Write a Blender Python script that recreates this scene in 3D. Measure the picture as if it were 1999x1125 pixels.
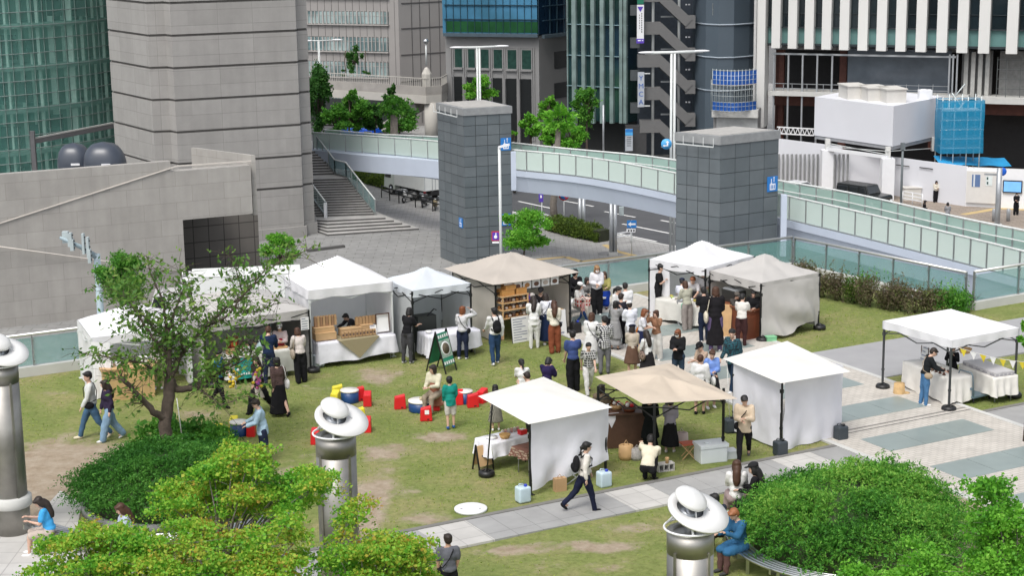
import bpy, bmesh, math, random
import numpy as np
from mathutils import Vector, Matrix, Euler, noise
for o in list(bpy.data.objects): bpy.data.objects.remove(o)
SC = bpy.context.scene
COL = SC.collection
rad = math.radians
# ------------------------------------------------------------------ camera
FPX = 3450.0
CAMLOC = Vector((0, 0, 13.0))
RC = (Matrix.Rotation(rad(90 - 12.45), 3, 'X') @ Matrix.Rotation(rad(-0.8), 3, 'Z'))
cd = bpy.data.cameras.new('camera'); cam = bpy.data.objects.new('camera', cd); COL.objects.link(cam)
cam.matrix_world = Matrix.Translation(CAMLOC) @ RC.to_4x4()
cd.sensor_width = 36; cd.lens = FPX / 1999 * 36; cd.clip_start = 0.5; cd.clip_end = 3000
SC.camera = cam
# ------------------------------------------------------------------ world, sun, exposure
SUN_EL, SUN_AZ = 58, 205      # high soft sun from behind the camera, slightly left
w = bpy.data.worlds.new('World'); SC.world = w; w.use_nodes = True
nt = w.node_tree; bgn = nt.nodes['Background']
sky = nt.nodes.new('ShaderNodeTexSky'); sky.sky_type = 'NISHITA'; sky.sun_disc = False
sky.sun_elevation = rad(SUN_EL); sky.sun_rotation = rad(SUN_AZ); sky.air_density = 1.0; sky.dust_density = 4.0; sky.ozone_density = 0.6
hs = nt.nodes.new('ShaderNodeHueSaturation'); hs.inputs['Saturation'].default_value = 0.35
nt.links.new(sky.outputs[0], hs.inputs['Color']); nt.links.new(hs.outputs[0], bgn.inputs['Color'])
bgn.inputs['Strength'].default_value = 0.15
sl = bpy.data.lights.new('sun', 'SUN'); sl.energy = 1.15; sl.angle = rad(20); sl.color = (1, 0.97, 0.92)
so = bpy.data.objects.new('sun', sl); COL.objects.link(so)
az, el = rad(SUN_AZ), rad(SUN_EL)
sdir = Vector((math.sin(az) * math.cos(el), math.cos(az) * math.cos(el), math.sin(el)))   # towards the sun
so.rotation_euler = sdir.to_track_quat('Z', 'Y').to_euler()
SC.view_settings.view_transform = 'Standard'; SC.view_settings.look = 'None'
SC.view_settings.gamma = 1; SC.view_settings.exposure = 0.48
SC.render.engine = 'CYCLES'
SC.cycles.max_bounces = 8; SC.cycles.transparent_max_bounces = 16
# ------------------------------------------------------------------ photo pixel -> world
def ray(px, py): return RC @ Vector(((px - 999.5) / FPX, -(py - 562.5) / FPX, -1))
def P(px, py, Z=0.0):
 d = ray(px, py); return CAMLOC + d * ((Z - CAMLOC.z) / d.z)
def PD(px, py, D): return CAMLOC + ray(px, py) * D
def HT(pt, py):
 """height above pt at which a vertical line through pt reaches image row py"""
 a = RC.transposed() @ (Vector(pt) - CAMLOC); b = RC.transposed() @ Vector((0, 0, 1))
 v = -(py - 562.5) / FPX      # y = v * (-z)
 return -(a.y + v * a.z) / (b.y + v * b.z)
def TOP(px, py, pytop, Z=0.0):
 p = P(px, py, Z); return HT(p, pytop)
ZS = -10.0                        # street level; the lawn is 0
# ------------------------------------------------------------------ materials
MATS = {}
def _hex(c):
 if isinstance(c, str):
  c = c.lstrip('#'); return tuple(((int(c[i:i+2], 16) / 255) ** 2.2) for i in (0, 2, 4)) + (1,)
 return tuple(c) + (1,) if len(c) == 3 else tuple(c)
def mat(name, color=None, rough=0.8, metal=0.0, var=0.12, scale=3.0, bump=0.0, bscale=20, alpha=1, coord='Object', spec=0.5, trans=0, emit=0, two=None, tscale=1.5):
 if name in MATS: return MATS[name]
 m = bpy.data.materials.new(name); m.use_nodes = True; MATS[name] = m
 N = m.node_tree.nodes; L = m.node_tree.links; b = N['Principled BSDF']
 c = _hex(color)
 b.inputs['Roughness'].default_value = rough; b.inputs['Metallic'].default_value = metal
 b.inputs['Specular IOR Level'].default_value = spec
 tc = N.new('ShaderNodeTexCoord')
 nz = N.new('ShaderNodeTexNoise'); nz.inputs['Scale'].default_value = scale; nz.inputs['Detail'].default_value = 6
 L.new(tc.outputs[coord], nz.inputs['Vector'])
 mr = N.new('ShaderNodeMapRange'); mr.inputs['From Min'].default_value = .25; mr.inputs['From Max'].default_value = .75
 mr.inputs['To Min'].default_value = 1 - var; mr.inputs['To Max'].default_value = 1 + var
 L.new(nz.outputs['Fac'], mr.inputs['Value'])
 mx = N.new('ShaderNodeMix'); mx.data_type = 'RGBA'; mx.blend_type = 'MULTIPLY'; mx.inputs[0].default_value = 1
 mx.inputs[6].default_value = c; L.new(mr.outputs[0], mx.inputs[7])
 if two is not None:
  n2 = N.new('ShaderNodeTexNoise'); n2.inputs['Scale'].default_value = tscale; n2.inputs['Detail'].default_value = 4
  L.new(tc.outputs[coord], n2.inputs['Vector'])
  r2 = N.new('ShaderNodeValToRGB'); r2.color_ramp.elements[0].position = .42; r2.color_ramp.elements[1].position = .6
  r2.color_ramp.elements[0].color = c; r2.color_ramp.elements[1].color = _hex(two)
  L.new(n2.outputs['Fac'], r2.inputs[0]); L.new(r2.outputs[0], mx.inputs[6])
 L.new(mx.outputs[2], b.inputs['Base Color'])
 if bump:
  n3 = N.new('ShaderNodeTexNoise'); n3.inputs['Scale'].default_value = bscale; n3.inputs['Detail'].default_value = 4
  L.new(tc.outputs[coord], n3.inputs['Vector'])
  bp = N.new('ShaderNodeBump'); bp.inputs['Strength'].default_value = bump; bp.inputs['Distance'].default_value = .05
  L.new(n3.outputs['Fac'], bp.inputs['Height']); L.new(bp.outputs[0], b.inputs['Normal'])
 if alpha < 1: b.inputs['Alpha'].default_value = alpha
 if trans: b.inputs['Transmission Weight'].default_value = trans
 if emit: b.inputs['Emission Color'].default_value = c; b.inputs['Emission Strength'].default_value = emit
 return m
def tile(name, c1, c2, mortar, bw, bh, ms=.02, rough=.75, offset=.5, squash=1, var=.06, vscale=.8, bump=.3, spec=.4, metal=0, freq=2):
 """masonry / panel material laid out in metres on the UVs of the builder"""
 if name in MATS: return MATS[name]
 m = bpy.data.materials.new(name); m.use_nodes = True; MATS[name] = m
 N = m.node_tree.nodes; L = m.node_tree.links; b = N['Principled BSDF']
 b.inputs['Roughness'].default_value = rough; b.inputs['Specular IOR Level'].default_value = spec; b.inputs['Metallic'].default_value = metal
 tc = N.new('ShaderNodeTexCoord'); br = N.new('ShaderNodeTexBrick')
 br.offset = offset; br.offset_frequency = freq; br.squash = squash
 br.inputs['Color1'].default_value = _hex(c1); br.inputs['Color2'].default_value = _hex(c2); br.inputs['Mortar'].default_value = _hex(mortar)
 br.inputs['Scale'].default_value = 1; br.inputs['Mortar Size'].default_value = ms; br.inputs['Mortar Smooth'].default_value = .1
 br.inputs['Brick Width'].default_value = bw; br.inputs['Row Height'].default_value = bh
 L.new(tc.outputs['UV'], br.inputs['Vector'])
 nz = N.new('ShaderNodeTexNoise'); nz.inputs['Scale'].default_value = vscale; nz.inputs['Detail'].default_value = 8; nz.inputs['Roughness'].default_value = .65
 L.new(tc.outputs['Object'], nz.inputs['Vector'])
 mr = N.new('ShaderNodeMapRange'); mr.inputs['From Min'].default_value = .25; mr.inputs['From Max'].default_value = .75
 mr.inputs['To Min'].default_value = 1 - var; mr.inputs['To Max'].default_value = 1 + var
 L.new(nz.outputs['Fac'], mr.inputs['Value'])
 mx = N.new('ShaderNodeMix'); mx.data_type = 'RGBA'; mx.blend_type = 'MULTIPLY'; mx.inputs[0].default_value = 1
 mp = N.new('ShaderNodeMapping'); mp.inputs['Scale'].default_value = (1.6, 1.6, .10); L.new(tc.outputs['Object'], mp.inputs['Vector'])
 ns = N.new('ShaderNodeTexNoise'); ns.inputs['Scale'].default_value = 1.0; ns.inputs['Detail'].default_value = 5; L.new(mp.outputs[0], ns.inputs['Vector'])
 ms_ = N.new('ShaderNodeMapRange'); ms_.inputs['From Min'].default_value = .3; ms_.inputs['From Max'].default_value = .7; ms_.inputs['To Min'].default_value = 1 - var * .8; ms_.inputs['To Max'].default_value = 1 + var * .8; L.new(ns.outputs['Fac'], ms_.inputs['Value'])
 mu = N.new('ShaderNodeMath'); mu.operation = 'MULTIPLY'; L.new(mr.outputs[0], mu.inputs[0]); L.new(ms_.outputs[0], mu.inputs[1])
 L.new(br.outputs['Color'], mx.inputs[6]); L.new(mu.outputs[0], mx.inputs[7]); L.new(mx.outputs[2], b.inputs['Base Color'])
 if bump:
  bp = N.new('ShaderNodeBump'); bp.inputs['Strength'].default_value = bump; bp.inputs['Distance'].default_value = .02; bp.invert = True
  L.new(br.outputs['Fac'], bp.inputs['Height']); L.new(bp.outputs[0], b.inputs['Normal'])
 return m
def leafmat(name, cols, rough=.6, trans=.38, nsc=1.6, nw=.5):
 if name in MATS: return MATS[name]
 m = bpy.data.materials.new(name); m.use_nodes = True; MATS[name] = m
 N = m.node_tree.nodes; L = m.node_tree.links; b = N['Principled BSDF']; out = N['Material Output']
 b.inputs['Roughness'].default_value = rough; b.inputs['Specular IOR Level'].default_value = .3
 g = N.new('ShaderNodeNewGeometry'); tc = N.new('ShaderNodeTexCoord')
 nz = N.new('ShaderNodeTexNoise'); nz.inputs['Scale'].default_value = 1.6; nz.inputs['Detail'].default_value = 3
 L.new(tc.outputs['Object'], nz.inputs['Vector'])
 ad = N.new('ShaderNodeMath'); ad.operation = 'MULTIPLY_ADD'; ad.inputs[1].default_value = .5
 m2 = N.new('ShaderNodeMapRange'); m2.inputs['From Min'].default_value = .3; m2.inputs['From Max'].default_value = .7; m2.inputs['To Min'].default_value = 0; m2.inputs['To Max'].default_value = .5
 L.new(nz.outputs['Fac'], m2.inputs['Value'])
 L.new(g.outputs['Random Per Island'], ad.inputs[0]); L.new(m2.outputs[0], ad.inputs[2])
 nz.inputs['Scale'].default_value = nsc; m2.inputs['To Max'].default_value = nw; ad.inputs[1].default_value = 1 - nw
 r = N.new('ShaderNodeValToRGB'); e = r.color_ramp.elements
 while len(e) < len(cols): e.new(.5)
 for i, c in enumerate(cols): e[i].position = i / (len(cols) - 1); e[i].color = _hex(c)
 L.new(ad.outputs[0], r.inputs[0]); L.new(r.outputs[0], b.inputs['Base Color'])
 t = N.new('ShaderNodeBsdfTranslucent'); L.new(r.outputs[0], t.inputs['Color'])
 mx = N.new('ShaderNodeMixShader'); mx.inputs[0].default_value = trans
 L.new(b.outputs[0], mx.inputs[1]); L.new(t.outputs[0], mx.inputs[2]); L.new(mx.outputs[0], out.inputs['Surface'])
 return m
def glassmat(name, color, alpha, rough=.08, spec=.6):
 if name in MATS: return MATS[name]
 m = bpy.data.materials.new(name); m.use_nodes = True; MATS[name] = m
 N = m.node_tree.nodes; L = m.node_tree.links; b = N['Principled BSDF']
 b.inputs['Base Color'].default_value = _hex(color); b.inputs['Alpha'].default_value = alpha
 b.inputs['Roughness'].default_value = rough; b.inputs['Specular IOR Level'].default_value = spec
 return m
def clothmat(name, color, var=.075, trans=.25, rough=.85, bump=.45, bscale=3.0):
 if name in MATS: return MATS[name]
 m = mat(name, color, rough, var=var, scale=1.2, bump=bump, bscale=bscale, spec=.2)
 N = m.node_tree.nodes; L = m.node_tree.links; out = N['Material Output']; b = N['Principled BSDF']
 t = N.new('ShaderNodeBsdfTranslucent'); t.inputs['Color'].default_value = _hex(color)
 mx = N.new('ShaderNodeMixShader'); mx.inputs[0].default_value = trans
 L.new(b.outputs[0], mx.inputs[1]); L.new(t.outputs[0], mx.inputs[2]); L.new(mx.outputs[0], out.inputs['Surface'])
 return m
def plaid(name, c1, c2, s=9.0):
 if name in MATS: return MATS[name]
 m = mat(name, c1, .9, var=.06, scale=6)
 N = m.node_tree.nodes; L = m.node_tree.links; b = N['Principled BSDF']
 tc = N.new('ShaderNodeTexCoord'); sx = N.new('ShaderNodeSeparateXYZ'); L.new(tc.outputs['Object'], sx.inputs[0])
 ad = N.new('ShaderNodeMath'); ad.operation = 'ADD'; L.new(sx.outputs[0], ad.inputs[0]); L.new(sx.outputs[1], ad.inputs[1])
 res = []
 for src in (ad.outputs[0], sx.outputs[2]):
  mu = N.new('ShaderNodeMath'); mu.operation = 'MULTIPLY'; mu.inputs[1].default_value = s; L.new(src, mu.inputs[0])
  fr = N.new('ShaderNodeMath'); fr.operation = 'FRACT'; L.new(mu.outputs[0], fr.inputs[0])
  gt = N.new('ShaderNodeMath'); gt.operation = 'GREATER_THAN'; gt.inputs[1].default_value = .62; L.new(fr.outputs[0], gt.inputs[0]); res.append(gt)
 mxx = N.new('ShaderNodeMath'); mxx.operation = 'MAXIMUM'; L.new(res[0].outputs[0], mxx.inputs[0]); L.new(res[1].outputs[0], mxx.inputs[1])
 mx = N.new('ShaderNodeMix'); mx.data_type = 'RGBA'; mx.inputs[6].default_value = _hex(c1); mx.inputs[7].default_value = _hex(c2)
 L.new(mxx.outputs[0], mx.inputs[0]); L.new(mx.outputs[2], b.inputs['Base Color'])
 return m
# ------------------------------------------------------------------ mesh builder
class MB:
 def __init__(s): s.v = []; s.f = []; s.m = []; s.sm = []
 def add(s, vs, fs, mi=0, smooth=False):
  o = len(s.v); s.v.extend([tuple(v) for v in vs])
  for f in fs: s.f.append(tuple(i + o for i in f)); s.m.append(mi); s.sm.append(smooth)
  return s
 def quad(s, a, b, c, d, mi=0): return s.add([a, b, c, d], [(0, 1, 2, 3)], mi)
 def box(s, c, size, rz=0, mi=0, M=None):
  hx, hy, hz = size[0] / 2, size[1] / 2, size[2] / 2
  R = Matrix.Rotation(rz, 3, 'Z') if M is None else M
  vs = [Vector(c) + R @ Vector((x * hx, y * hy, z * hz)) for z in (-1, 1) for y in (-1, 1) for x in (-1, 1)]
  return s.add(vs, [(0, 2, 3, 1), (4, 5, 7, 6), (0, 1, 5, 4), (2, 6, 7, 3), (0, 4, 6, 2), (1, 3, 7, 5)], mi)
 def bar(s, p, q, w, h=None, mi=0, up=(0, 0, 1)):
  p, q = Vector(p), Vector(q); h = w if h is None else h; d = (q - p)
  L = d.length
  if L < 1e-6: return s
  d /= L; u = Vector(up)
  if abs(d.dot(u)) > .98: u = Vector((0, 1, 0))
  x = d.cross(u).normalized(); y = x.cross(d)
  M = Matrix((d, x, y)).transposed()
  return s.box((p + q) / 2, (L, w, h), M=M, mi=mi)
 def tube(s, pts, r, seg=8, mi=0, caps=True):
  pts = [Vector(p) for p in pts]; n = len(pts); rr = r if isinstance(r, (list, tuple)) else [r] * n
  vs = []; ref = None
  for i, p in enumerate(pts):
   d = (pts[min(i + 1, n - 1)] - pts[max(i - 1, 0)]).normalized()
   if ref is None:
    ref = Vector((0, 0, 1)) if abs(d.z) < .9 else Vector((1, 0, 0))
   x = d.cross(ref)
   if x.length < 1e-4: x = d.orthogonal()
   x.normalize(); y = x.cross(d).normalized(); ref = -y if False else y * -1 if False else ref
   for k in range(seg):
    a = 2 * math.pi * k / seg; vs.append(p + (x * math.cos(a) + y * math.sin(a)) * rr[i])
  fs = [(i * seg + k, i * seg + (k + 1) % seg, (i + 1) * seg + (k + 1) % seg, (i + 1) * seg + k) for i in range(n - 1) for k in range(seg)]
  if caps: fs += [tuple(range(seg))[::-1], tuple((n - 1) * seg + k for k in range(seg))]
  return s.add(vs, fs, mi, True)
 def lathe(s, c, prof, seg=24, mi=0, M=None, smooth=True):
  c = Vector(c); vs = []
  for (r, z) in prof:
   for k in range(seg):
    a = 2 * math.pi * k / seg; v = Vector((r * math.cos(a), r * math.sin(a), z))
    vs.append(c + (M @ v if M is not None else v))
  n = len(prof)
  fs = [(i * seg + k, i * seg + (k + 1) % seg, (i + 1) * seg + (k + 1) % seg, (i + 1) * seg + k) for i in range(n - 1) for k in range(seg)]
  if prof[0][0] > 1e-4: fs.append(tuple(range(seg))[::-1])
  if prof[-1][0] > 1e-4: fs.append(tuple((n - 1) * seg + k for k in range(seg)))
  return s.add(vs, fs, mi, smooth)
 def cyl(s, c, r, h, seg=16, mi=0, smooth=True): return s.lathe(c, [(r, 0), (r, h)], seg, mi, smooth=smooth)
 def prism(s, poly, z0, z1, mi=0, topmi=None):
  n = len(poly); vs = [(p[0], p[1], z0) for p in poly] + [(p[0], p[1], z1) for p in poly]
  ar = sum(poly[i][0] * poly[(i + 1) % n][1] - poly[(i + 1) % n][0] * poly[i][1] for i in range(n))
  fs = [(i, (i + 1) % n, n + (i + 1) % n, n + i) for i in range(n)]
  top = tuple(range(n, 2 * n)); bot = tuple(range(n))[::-1]
  if ar < 0: fs = [f[::-1] for f in fs]; top = top[::-1]; bot = bot[::-1]
  s.add(vs, fs + [bot], mi); o = len(s.v) - 2 * n
  s.f.append(tuple(i + o for i in top)); s.m.append(mi if topmi is None else topmi); s.sm.append(False)
  return s
 def ell(s, c, r, M=None, seg=12, rings=8, mi=0):
  c = Vector(c); vs = []; fs = []
  for i in range(rings + 1):
   t = math.pi * i / rings
   for k in range(seg):
    a = 2 * math.pi * k / seg
    v = Vector((math.sin(t) * math.cos(a) * r[0], math.sin(t) * math.sin(a) * r[1], math.cos(t) * r[2]))
    vs.append(c + (M @ v if M is not None else v))
  for i in range(rings):
   for k in range(seg):
    fs.append((i * seg + k, (i + 1) * seg + k, (i + 1) * seg + (k + 1) % seg, i * seg + (k + 1) % seg))
  return s.add(vs, fs, mi, True)
 def grid(s, fn, nu, nv, mi=0, smooth=True):
  vs = [fn(i / nu, j / nv) for j in range(nv + 1) for i in range(nu + 1)]
  fs = [(j * (nu + 1) + i, j * (nu + 1) + i + 1, (j + 1) * (nu + 1) + i + 1, (j + 1) * (nu + 1) + i) for j in range(nv) for i in range(nu)]
  return s.add(vs, fs, mi, smooth)
 def build(s, name, mats, parent=None, uv=False, shift=None):
  me = bpy.data.meshes.new(name)
  me.from_pydata(s.v if shift is None else [(a[0] - shift[0], a[1] - shift[1], a[2] - shift[2]) for a in s.v], [], s.f)
  if not isinstance(mats, (list, tuple)): mats = [mats]
  for m in mats: me.materials.append(m)
  me.polygons.foreach_set('material_index', s.m); me.polygons.foreach_set('use_smooth', s.sm)
  if uv:
   ul = me.uv_layers.new(name='UVMap'); me.update()
   for p in me.polygons:
    n = p.normal
    if abs(n.z) > .75: ax = Vector((1, 0, 0)); ay = Vector((0, 1, 0))
    else:
     ax = Vector((-n.y, n.x, 0)).normalized(); ay = Vector((0, 0, 1))
     if abs(ax.x) > .02 and ax.x < 0: ax = -ax
    for li in p.loop_indices:
     co = me.vertices[me.loops[li].vertex_index].co
     ul.data[li].uv = (co.dot(ax), co.dot(ay))
  me.update()
  o = bpy.data.objects.new(name, me); COL.objects.link(o)
  if parent is not None: setp(o, parent)
  return o
WM = {}
def setp(o, parent):
 o.parent = parent
 W = WM.get(parent.name, Matrix.Identity(4))
 o.matrix_parent_inverse = W.inverted()
def thing(name, loc, label, cat, group=None, kind=None):
 o = bpy.data.objects.new(name, None); COL.objects.link(o); o.empty_display_size = .2
 o.location = loc; WM[o.name] = Matrix.Translation(Vector(loc))
 return tag(o, label, cat, group, kind)
def tag(o, label, cat, group=None, kind=None):
 o['label'] = label; o['category'] = cat
 if group: o['group'] = group
 if kind: o['kind'] = kind
 return o
def struct(o): o['kind'] = 'structure'; return o
def dup(root, loc, rz=0, label=None, group=None):
 r = root.copy(); COL.objects.link(r); r.location = loc; r.rotation_euler = (0, 0, rz)
 if label: r['label'] = label
 if group: r['group'] = group
 for ch in list(root.children):
  c = ch.copy(); COL.objects.link(c); c.parent = r
  for g in list(ch.children):
   d = g.copy(); COL.objects.link(d); d.parent = c
 return r
def text(name, body, size, loc, M, material, parent=None, align='CENTER', depth=.01):
 cu = bpy.data.curves.new(name, 'FONT'); cu.body = body; cu.size = size; cu.align_x = align; cu.align_y = 'CENTER'; cu.extrude = depth
 cu.materials.append(material); cu.resolution_u = 3
 o = bpy.data.objects.new(name, cu); COL.objects.link(o)
 Mw = Matrix.Translation(Vector(loc)) @ M.to_4x4()
 if parent is not None:
  o.parent = parent; o.matrix_parent_inverse = WM.get(parent.name, Matrix.Identity(4)).inverted()
 o.matrix_basis = Mw
 return o
def facing(n):
 """rotation whose +Z is the outward normal n and +Y is up, for text on a wall"""
 n = Vector(n).normalized(); up = Vector((0, 0, 1)); x = up.cross(n).normalized(); y = n.cross(x)
 return Matrix((x, y, n)).transposed()
STEEL = mat('brushed steel', (.55, .56, .56), .28, 1.0, var=.08, scale=2)
POLE = mat('pale painted pole', '#c9cdcc', .45, 0, var=.05)
DKPOLE = mat('black metal', (.015, .016, .017), .45, .3)
WHITE = mat('white paint', (.75, .76, .78), .5, var=.03)
BLACK = mat('black plastic', (.012, .012, .013), .45)
WOOD = mat('light wood', (.52, .33, .16), .6, var=.15, scale=5)
DKWOOD = mat('dark wood', (.09, .045, .028), .6, var=.2, scale=6)
KRAFT = mat('kraft paper', (.42, .27, .14), .8, var=.1)
TAC = mat('yellow tactile paving', (.50, .37, .17), .8, var=.12, scale=2)
# GROUND, LAWN, PATHS
F0, FC, FE = P(30, 738), P(1545, 528), P(1884, 604)
nh = (FC - F0).normalized(); uh = Vector((-nh.y, nh.x, 0))       # along the fence / away from the camera
def G(a, b, z=0): q = F0 + nh * a + uh * b; return Vector((q.x, q.y, z))
def AB(p): d = Vector(p) - F0; return d.dot(nh), d.dot(uh)
LFC = (FC - F0).length
DIRT = [(735, 735, 60, 20, .8), (870, 852, 85, 14, .8), (755, 885, 75, 22, .8), (830, 1015, 70, 16, .9), (725, 985, 45, 80, 1.1), (800, 960, 60, 14, .6), (620, 760, 80, 10, .5), (1050, 880, 50, 12, .5), (560, 700, 120, 12, .5), (930, 700, 60, 14, .4),
  (1000, 1075, 110, 12, .9), (1160, 1070, 120, 16, .9), (1235, 1030, 90, 14, .7), (165, 935, 190, 62, 1.9), (60, 950, 110, 90, 1.8), (640, 900, 60, 30, .6), (1060, 905, 60, 14, .4),
  (1760, 935, 90, 26, 1.2), (1850, 985, 110, 30, 1.4), (1920, 1060, 90, 60, 1.3), (1270, 590, 45, 18, 1.1), (300, 880, 130, 14, .6), (1880, 745, 60, 22, .6), (540, 940, 120, 40, .8), (1000, 820, 50, 10, .45), (470, 760, 90, 14, .45),
  (1660, 915, 60, 14, .7), (1150, 1110, 200, 14, .5), (380, 810, 80, 20, .5), (1245, 860, 80, 10, .35), (100, 770, 60, 14, .4)]
DW = []
for (x, y, rx, ry, s) in DIRT:
 c = P(x, y); ex = (P(x + rx, y) - c).length; ey = (P(x, y - ry) - P(x, y + ry)).length / 2; DW.append((c.x, c.y, ex, ey, s))
def lawn():
 bm = bmesh.new(); st = .3
 na, nb = int(62 / st), int(52 / st)
 vs = [[bm.verts.new(G(-26 + i * st, -50 + 50 * j / nb)) for i in range(na + 1)] for j in range(nb + 1)]
 for j in range(nb):
  for i in range(na): bm.faces.new((vs[j][i], vs[j][i + 1], vs[j + 1][i + 1], vs[j + 1][i]))
 d2 = (FE - FC).normalized(); n2 = Vector((-d2.y, d2.x, 0)); n2 = n2 if n2.y > 0 else -n2
 dead = []
 ae, be = AB(FE)
 for f in bm.faces:
  c = f.calc_center_median(); a, b = AB(c)
  if (c - FC).dot(n2) > 0.12 and b > be: dead.append(f)
 bmesh.ops.delete(bm, geom=dead, context='FACES')
 for v in bm.verts:
  v.co.z += .03 * noise.noise(v.co * .35)
 me = bpy.data.meshes.new('lawn'); bm.to_mesh(me); bm.free()
 at = me.attributes.new('dirt', 'FLOAT', 'POINT'); n = len(me.vertices)
 co = np.empty(n * 3); me.vertices.foreach_get('co', co); co = co.reshape(-1, 3); val = np.zeros(n)
 for (x, y, ex, ey, s) in DW:
  val = np.maximum(val, s * np.exp(-(((co[:, 0] - x) / ex) ** 2 + ((co[:, 1] - y) / ey) ** 2)))
 at.data.foreach_set('value', val.astype(np.float32))
 for p in me.polygons: p.use_smooth = True
 o = bpy.data.objects.new('lawn', me); COL.objects.link(o); return o
m = bpy.data.materials.new('lawn'); m.use_nodes = True; MATS['lawn'] = m
N = m.node_tree.nodes; L = m.node_tree.links; b = N['Principled BSDF']; b.inputs['Roughness'].default_value = .95; b.inputs['Specular IOR Level'].default_value = .1
tc = N.new('ShaderNodeTexCoord')
def nz_(s, d=6, r=.6):
 q = N.new('ShaderNodeTexNoise'); q.inputs['Scale'].default_value = s; q.inputs['Detail'].default_value = d; q.inputs['Roughness'].default_value = r
 L.new(tc.outputs['Object'], q.inputs['Vector']); return q
def ramp_(src, stops):
 q = N.new('ShaderNodeValToRGB'); e = q.color_ramp.elements
 while len(e) < len(stops): e.new(.5)
 for i, (p_, c_) in enumerate(stops): e[i].position = p_; e[i].color = _hex(c_)
 L.new(src, q.inputs[0]); return q
n1 = nz_(.55, 8, .7); r1 = ramp_(n1.outputs['Fac'], [(.34, (.145, .19, .055)), (.5, (.19, .22, .075)), (.64, (.26, .245, .115))])
n2 = nz_(7, 8, .75); r2 = ramp_(n2.outputs['Fac'], [(.3, (.62, .62, .5)), (.5, (1, 1, 1)), (.7, (1.4, 1.28, 1.3))])
mx = N.new('ShaderNodeMix'); mx.data_type = 'RGBA'; mx.blend_type = 'MULTIPLY'; mx.inputs[0].default_value = .85; L.new(r1.outputs[0], mx.inputs[6]); L.new(r2.outputs[0], mx.inputs[7])
at = N.new('ShaderNodeAttribute'); at.attribute_name = 'dirt'
n3 = nz_(1.3, 9, .75)
a1 = N.new('ShaderNodeMath'); a1.operation = 'MULTIPLY_ADD'; a1.inputs[1].default_value = 1.9; a1.inputs[2].default_value = -.95; L.new(n3.outputs['Fac'], a1.inputs[0])
a2 = N.new('ShaderNodeMath'); a2.operation = 'ADD'; L.new(a1.outputs[0], a2.inputs[0]); L.new(at.outputs['Fac'], a2.inputs[1])
rr = N.new('ShaderNodeMapRange'); rr.inputs['From Min'].default_value = .38; rr.inputs['From Max'].default_value = .75; L.new(a2.outputs[0], rr.inputs['Value'])
n4 = nz_(3, 8, .7); r4 = ramp_(n4.outputs['Fac'], [(.3, (.25, .19, .13)), (.7, (.41, .35, .275))])
m2 = N.new('ShaderNodeMix'); m2.data_type = 'RGBA'; L.new(rr.outputs[0], m2.inputs[0]); L.new(mx.outputs[2], m2.inputs[6]); L.new(r4.outputs[0], m2.inputs[7]); L.new(m2.outputs[2], b.inputs['Base Color'])
bp = N.new('ShaderNodeBump'); bp.inputs['Strength'].default_value = .7; bp.inputs['Distance'].default_value = .05; L.new(n2.outputs['Fac'], bp.inputs['Height']); L.new(bp.outputs[0], b.inputs['Normal'])
LAWN = lawn(); LAWN.data.materials.append(m); struct(LAWN)
CONC = mat('pale concrete', (.50, .50, .48), .85, var=.08, scale=1.5)
DKCONC = mat('dark concrete', (.22, .22, .22), .85, var=.12, scale=1)
mb = MB(); mb.prism([G(-26, -50)[:2], G(-26, .28)[:2], G(LFC + .1, .28)[:2], (FE.x + .35, FE.y + .3), G(60, AB(FE)[1] + .3)[:2], G(60, -50)[:2]], ZS, -.05); struct(mb.build('lawn_deck', DKCONC))
# ---- paths on the lawn
PAV = tile('grey path slabs', '#999998', '#919190', '#828281', 1.2, 1.2, .012, .85, offset=0, var=.08)
PAVL = tile('light path slabs', '#b8b6b2', '#b0aeaa', '#9c9a97', .6, .6, .012, .85, offset=0, var=.07)
LAT = tile('beige walkway pavers', '#bcb7af', '#b4afa7', '#a09b93', .24, .12, .012, .85, offset=.5, var=.08, bump=.1)
KERB = mat('dark kerb stone', (.17, .165, .155), .85, var=.12, scale=5)
ASPH2 = mat('grey resin path', (.31, .31, .315), .9, var=.08, scale=1.2, bump=.1, bscale=60)
DSLAB = mat('glazed slate floor panel', (.22, .265, .255), .35, var=.10, scale=1.4)
aA, bA = AB(P(1700, 895)); WA0, WA1 = aA, aA + 4.7
def slab(name, a0, a1, b0, b1, z, material, t=.05):
 mb = MB(); M = Matrix((nh, uh, Vector((0, 0, 1)))).transposed()
 mb.box(G((a0 + a1) / 2, (b0 + b1) / 2, z - t / 2), (a1 - a0, b1 - b0, t), M=M);
 o = mb.build(name, material, uv=False)
 me = o.data; ul = me.uv_layers.new(name='UVMap')
 for p in me.polygons:
  for li in p.loop_indices:
   co = me.vertices[me.loops[li].vertex_index].co; ul.data[li].uv = ((co - F0).dot(nh), (co - F0).dot(uh))
 return struct(o)
slab('walkway', WA0, WA1, -50, -.35, .045, LAT)
slab('walkway_edge', WA0 - .16, WA0 - .002, -50, -.35, .05, CONC); slab('walkway_edge', WA1 + .002, WA1 + .16, -50, -.35, .05, CONC)
for k in range(-7, 4):
 b0 = -17.45 - 2.45 * k
 if b0 > -.8: continue
 for q in range(3): slab('floor_panel', WA0 + .65 + 1.1 * q, WA0 + .65 + 1.1 * q + 1.085, b0 - .55, b0 + .55, .052, DSLAB)
for b0 in (-16.15, -16.35): slab('drain', WA0, WA1, b0 - .02, b0 + .02, .054, KERB)
bl = AB(P(1200, 959))[1]
x0 = AB(P(700, 1083))[0] - 3
k = 0; a = x0
while a < WA0 - .2:
 a1 = min(a + 1.15, WA0 - .17); slab('path_slab', a, a1 - .008, bl - 1.42, bl - .09, .04, PAVL if k % 4 == 0 else PAV); a = a1; k += 1
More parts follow.
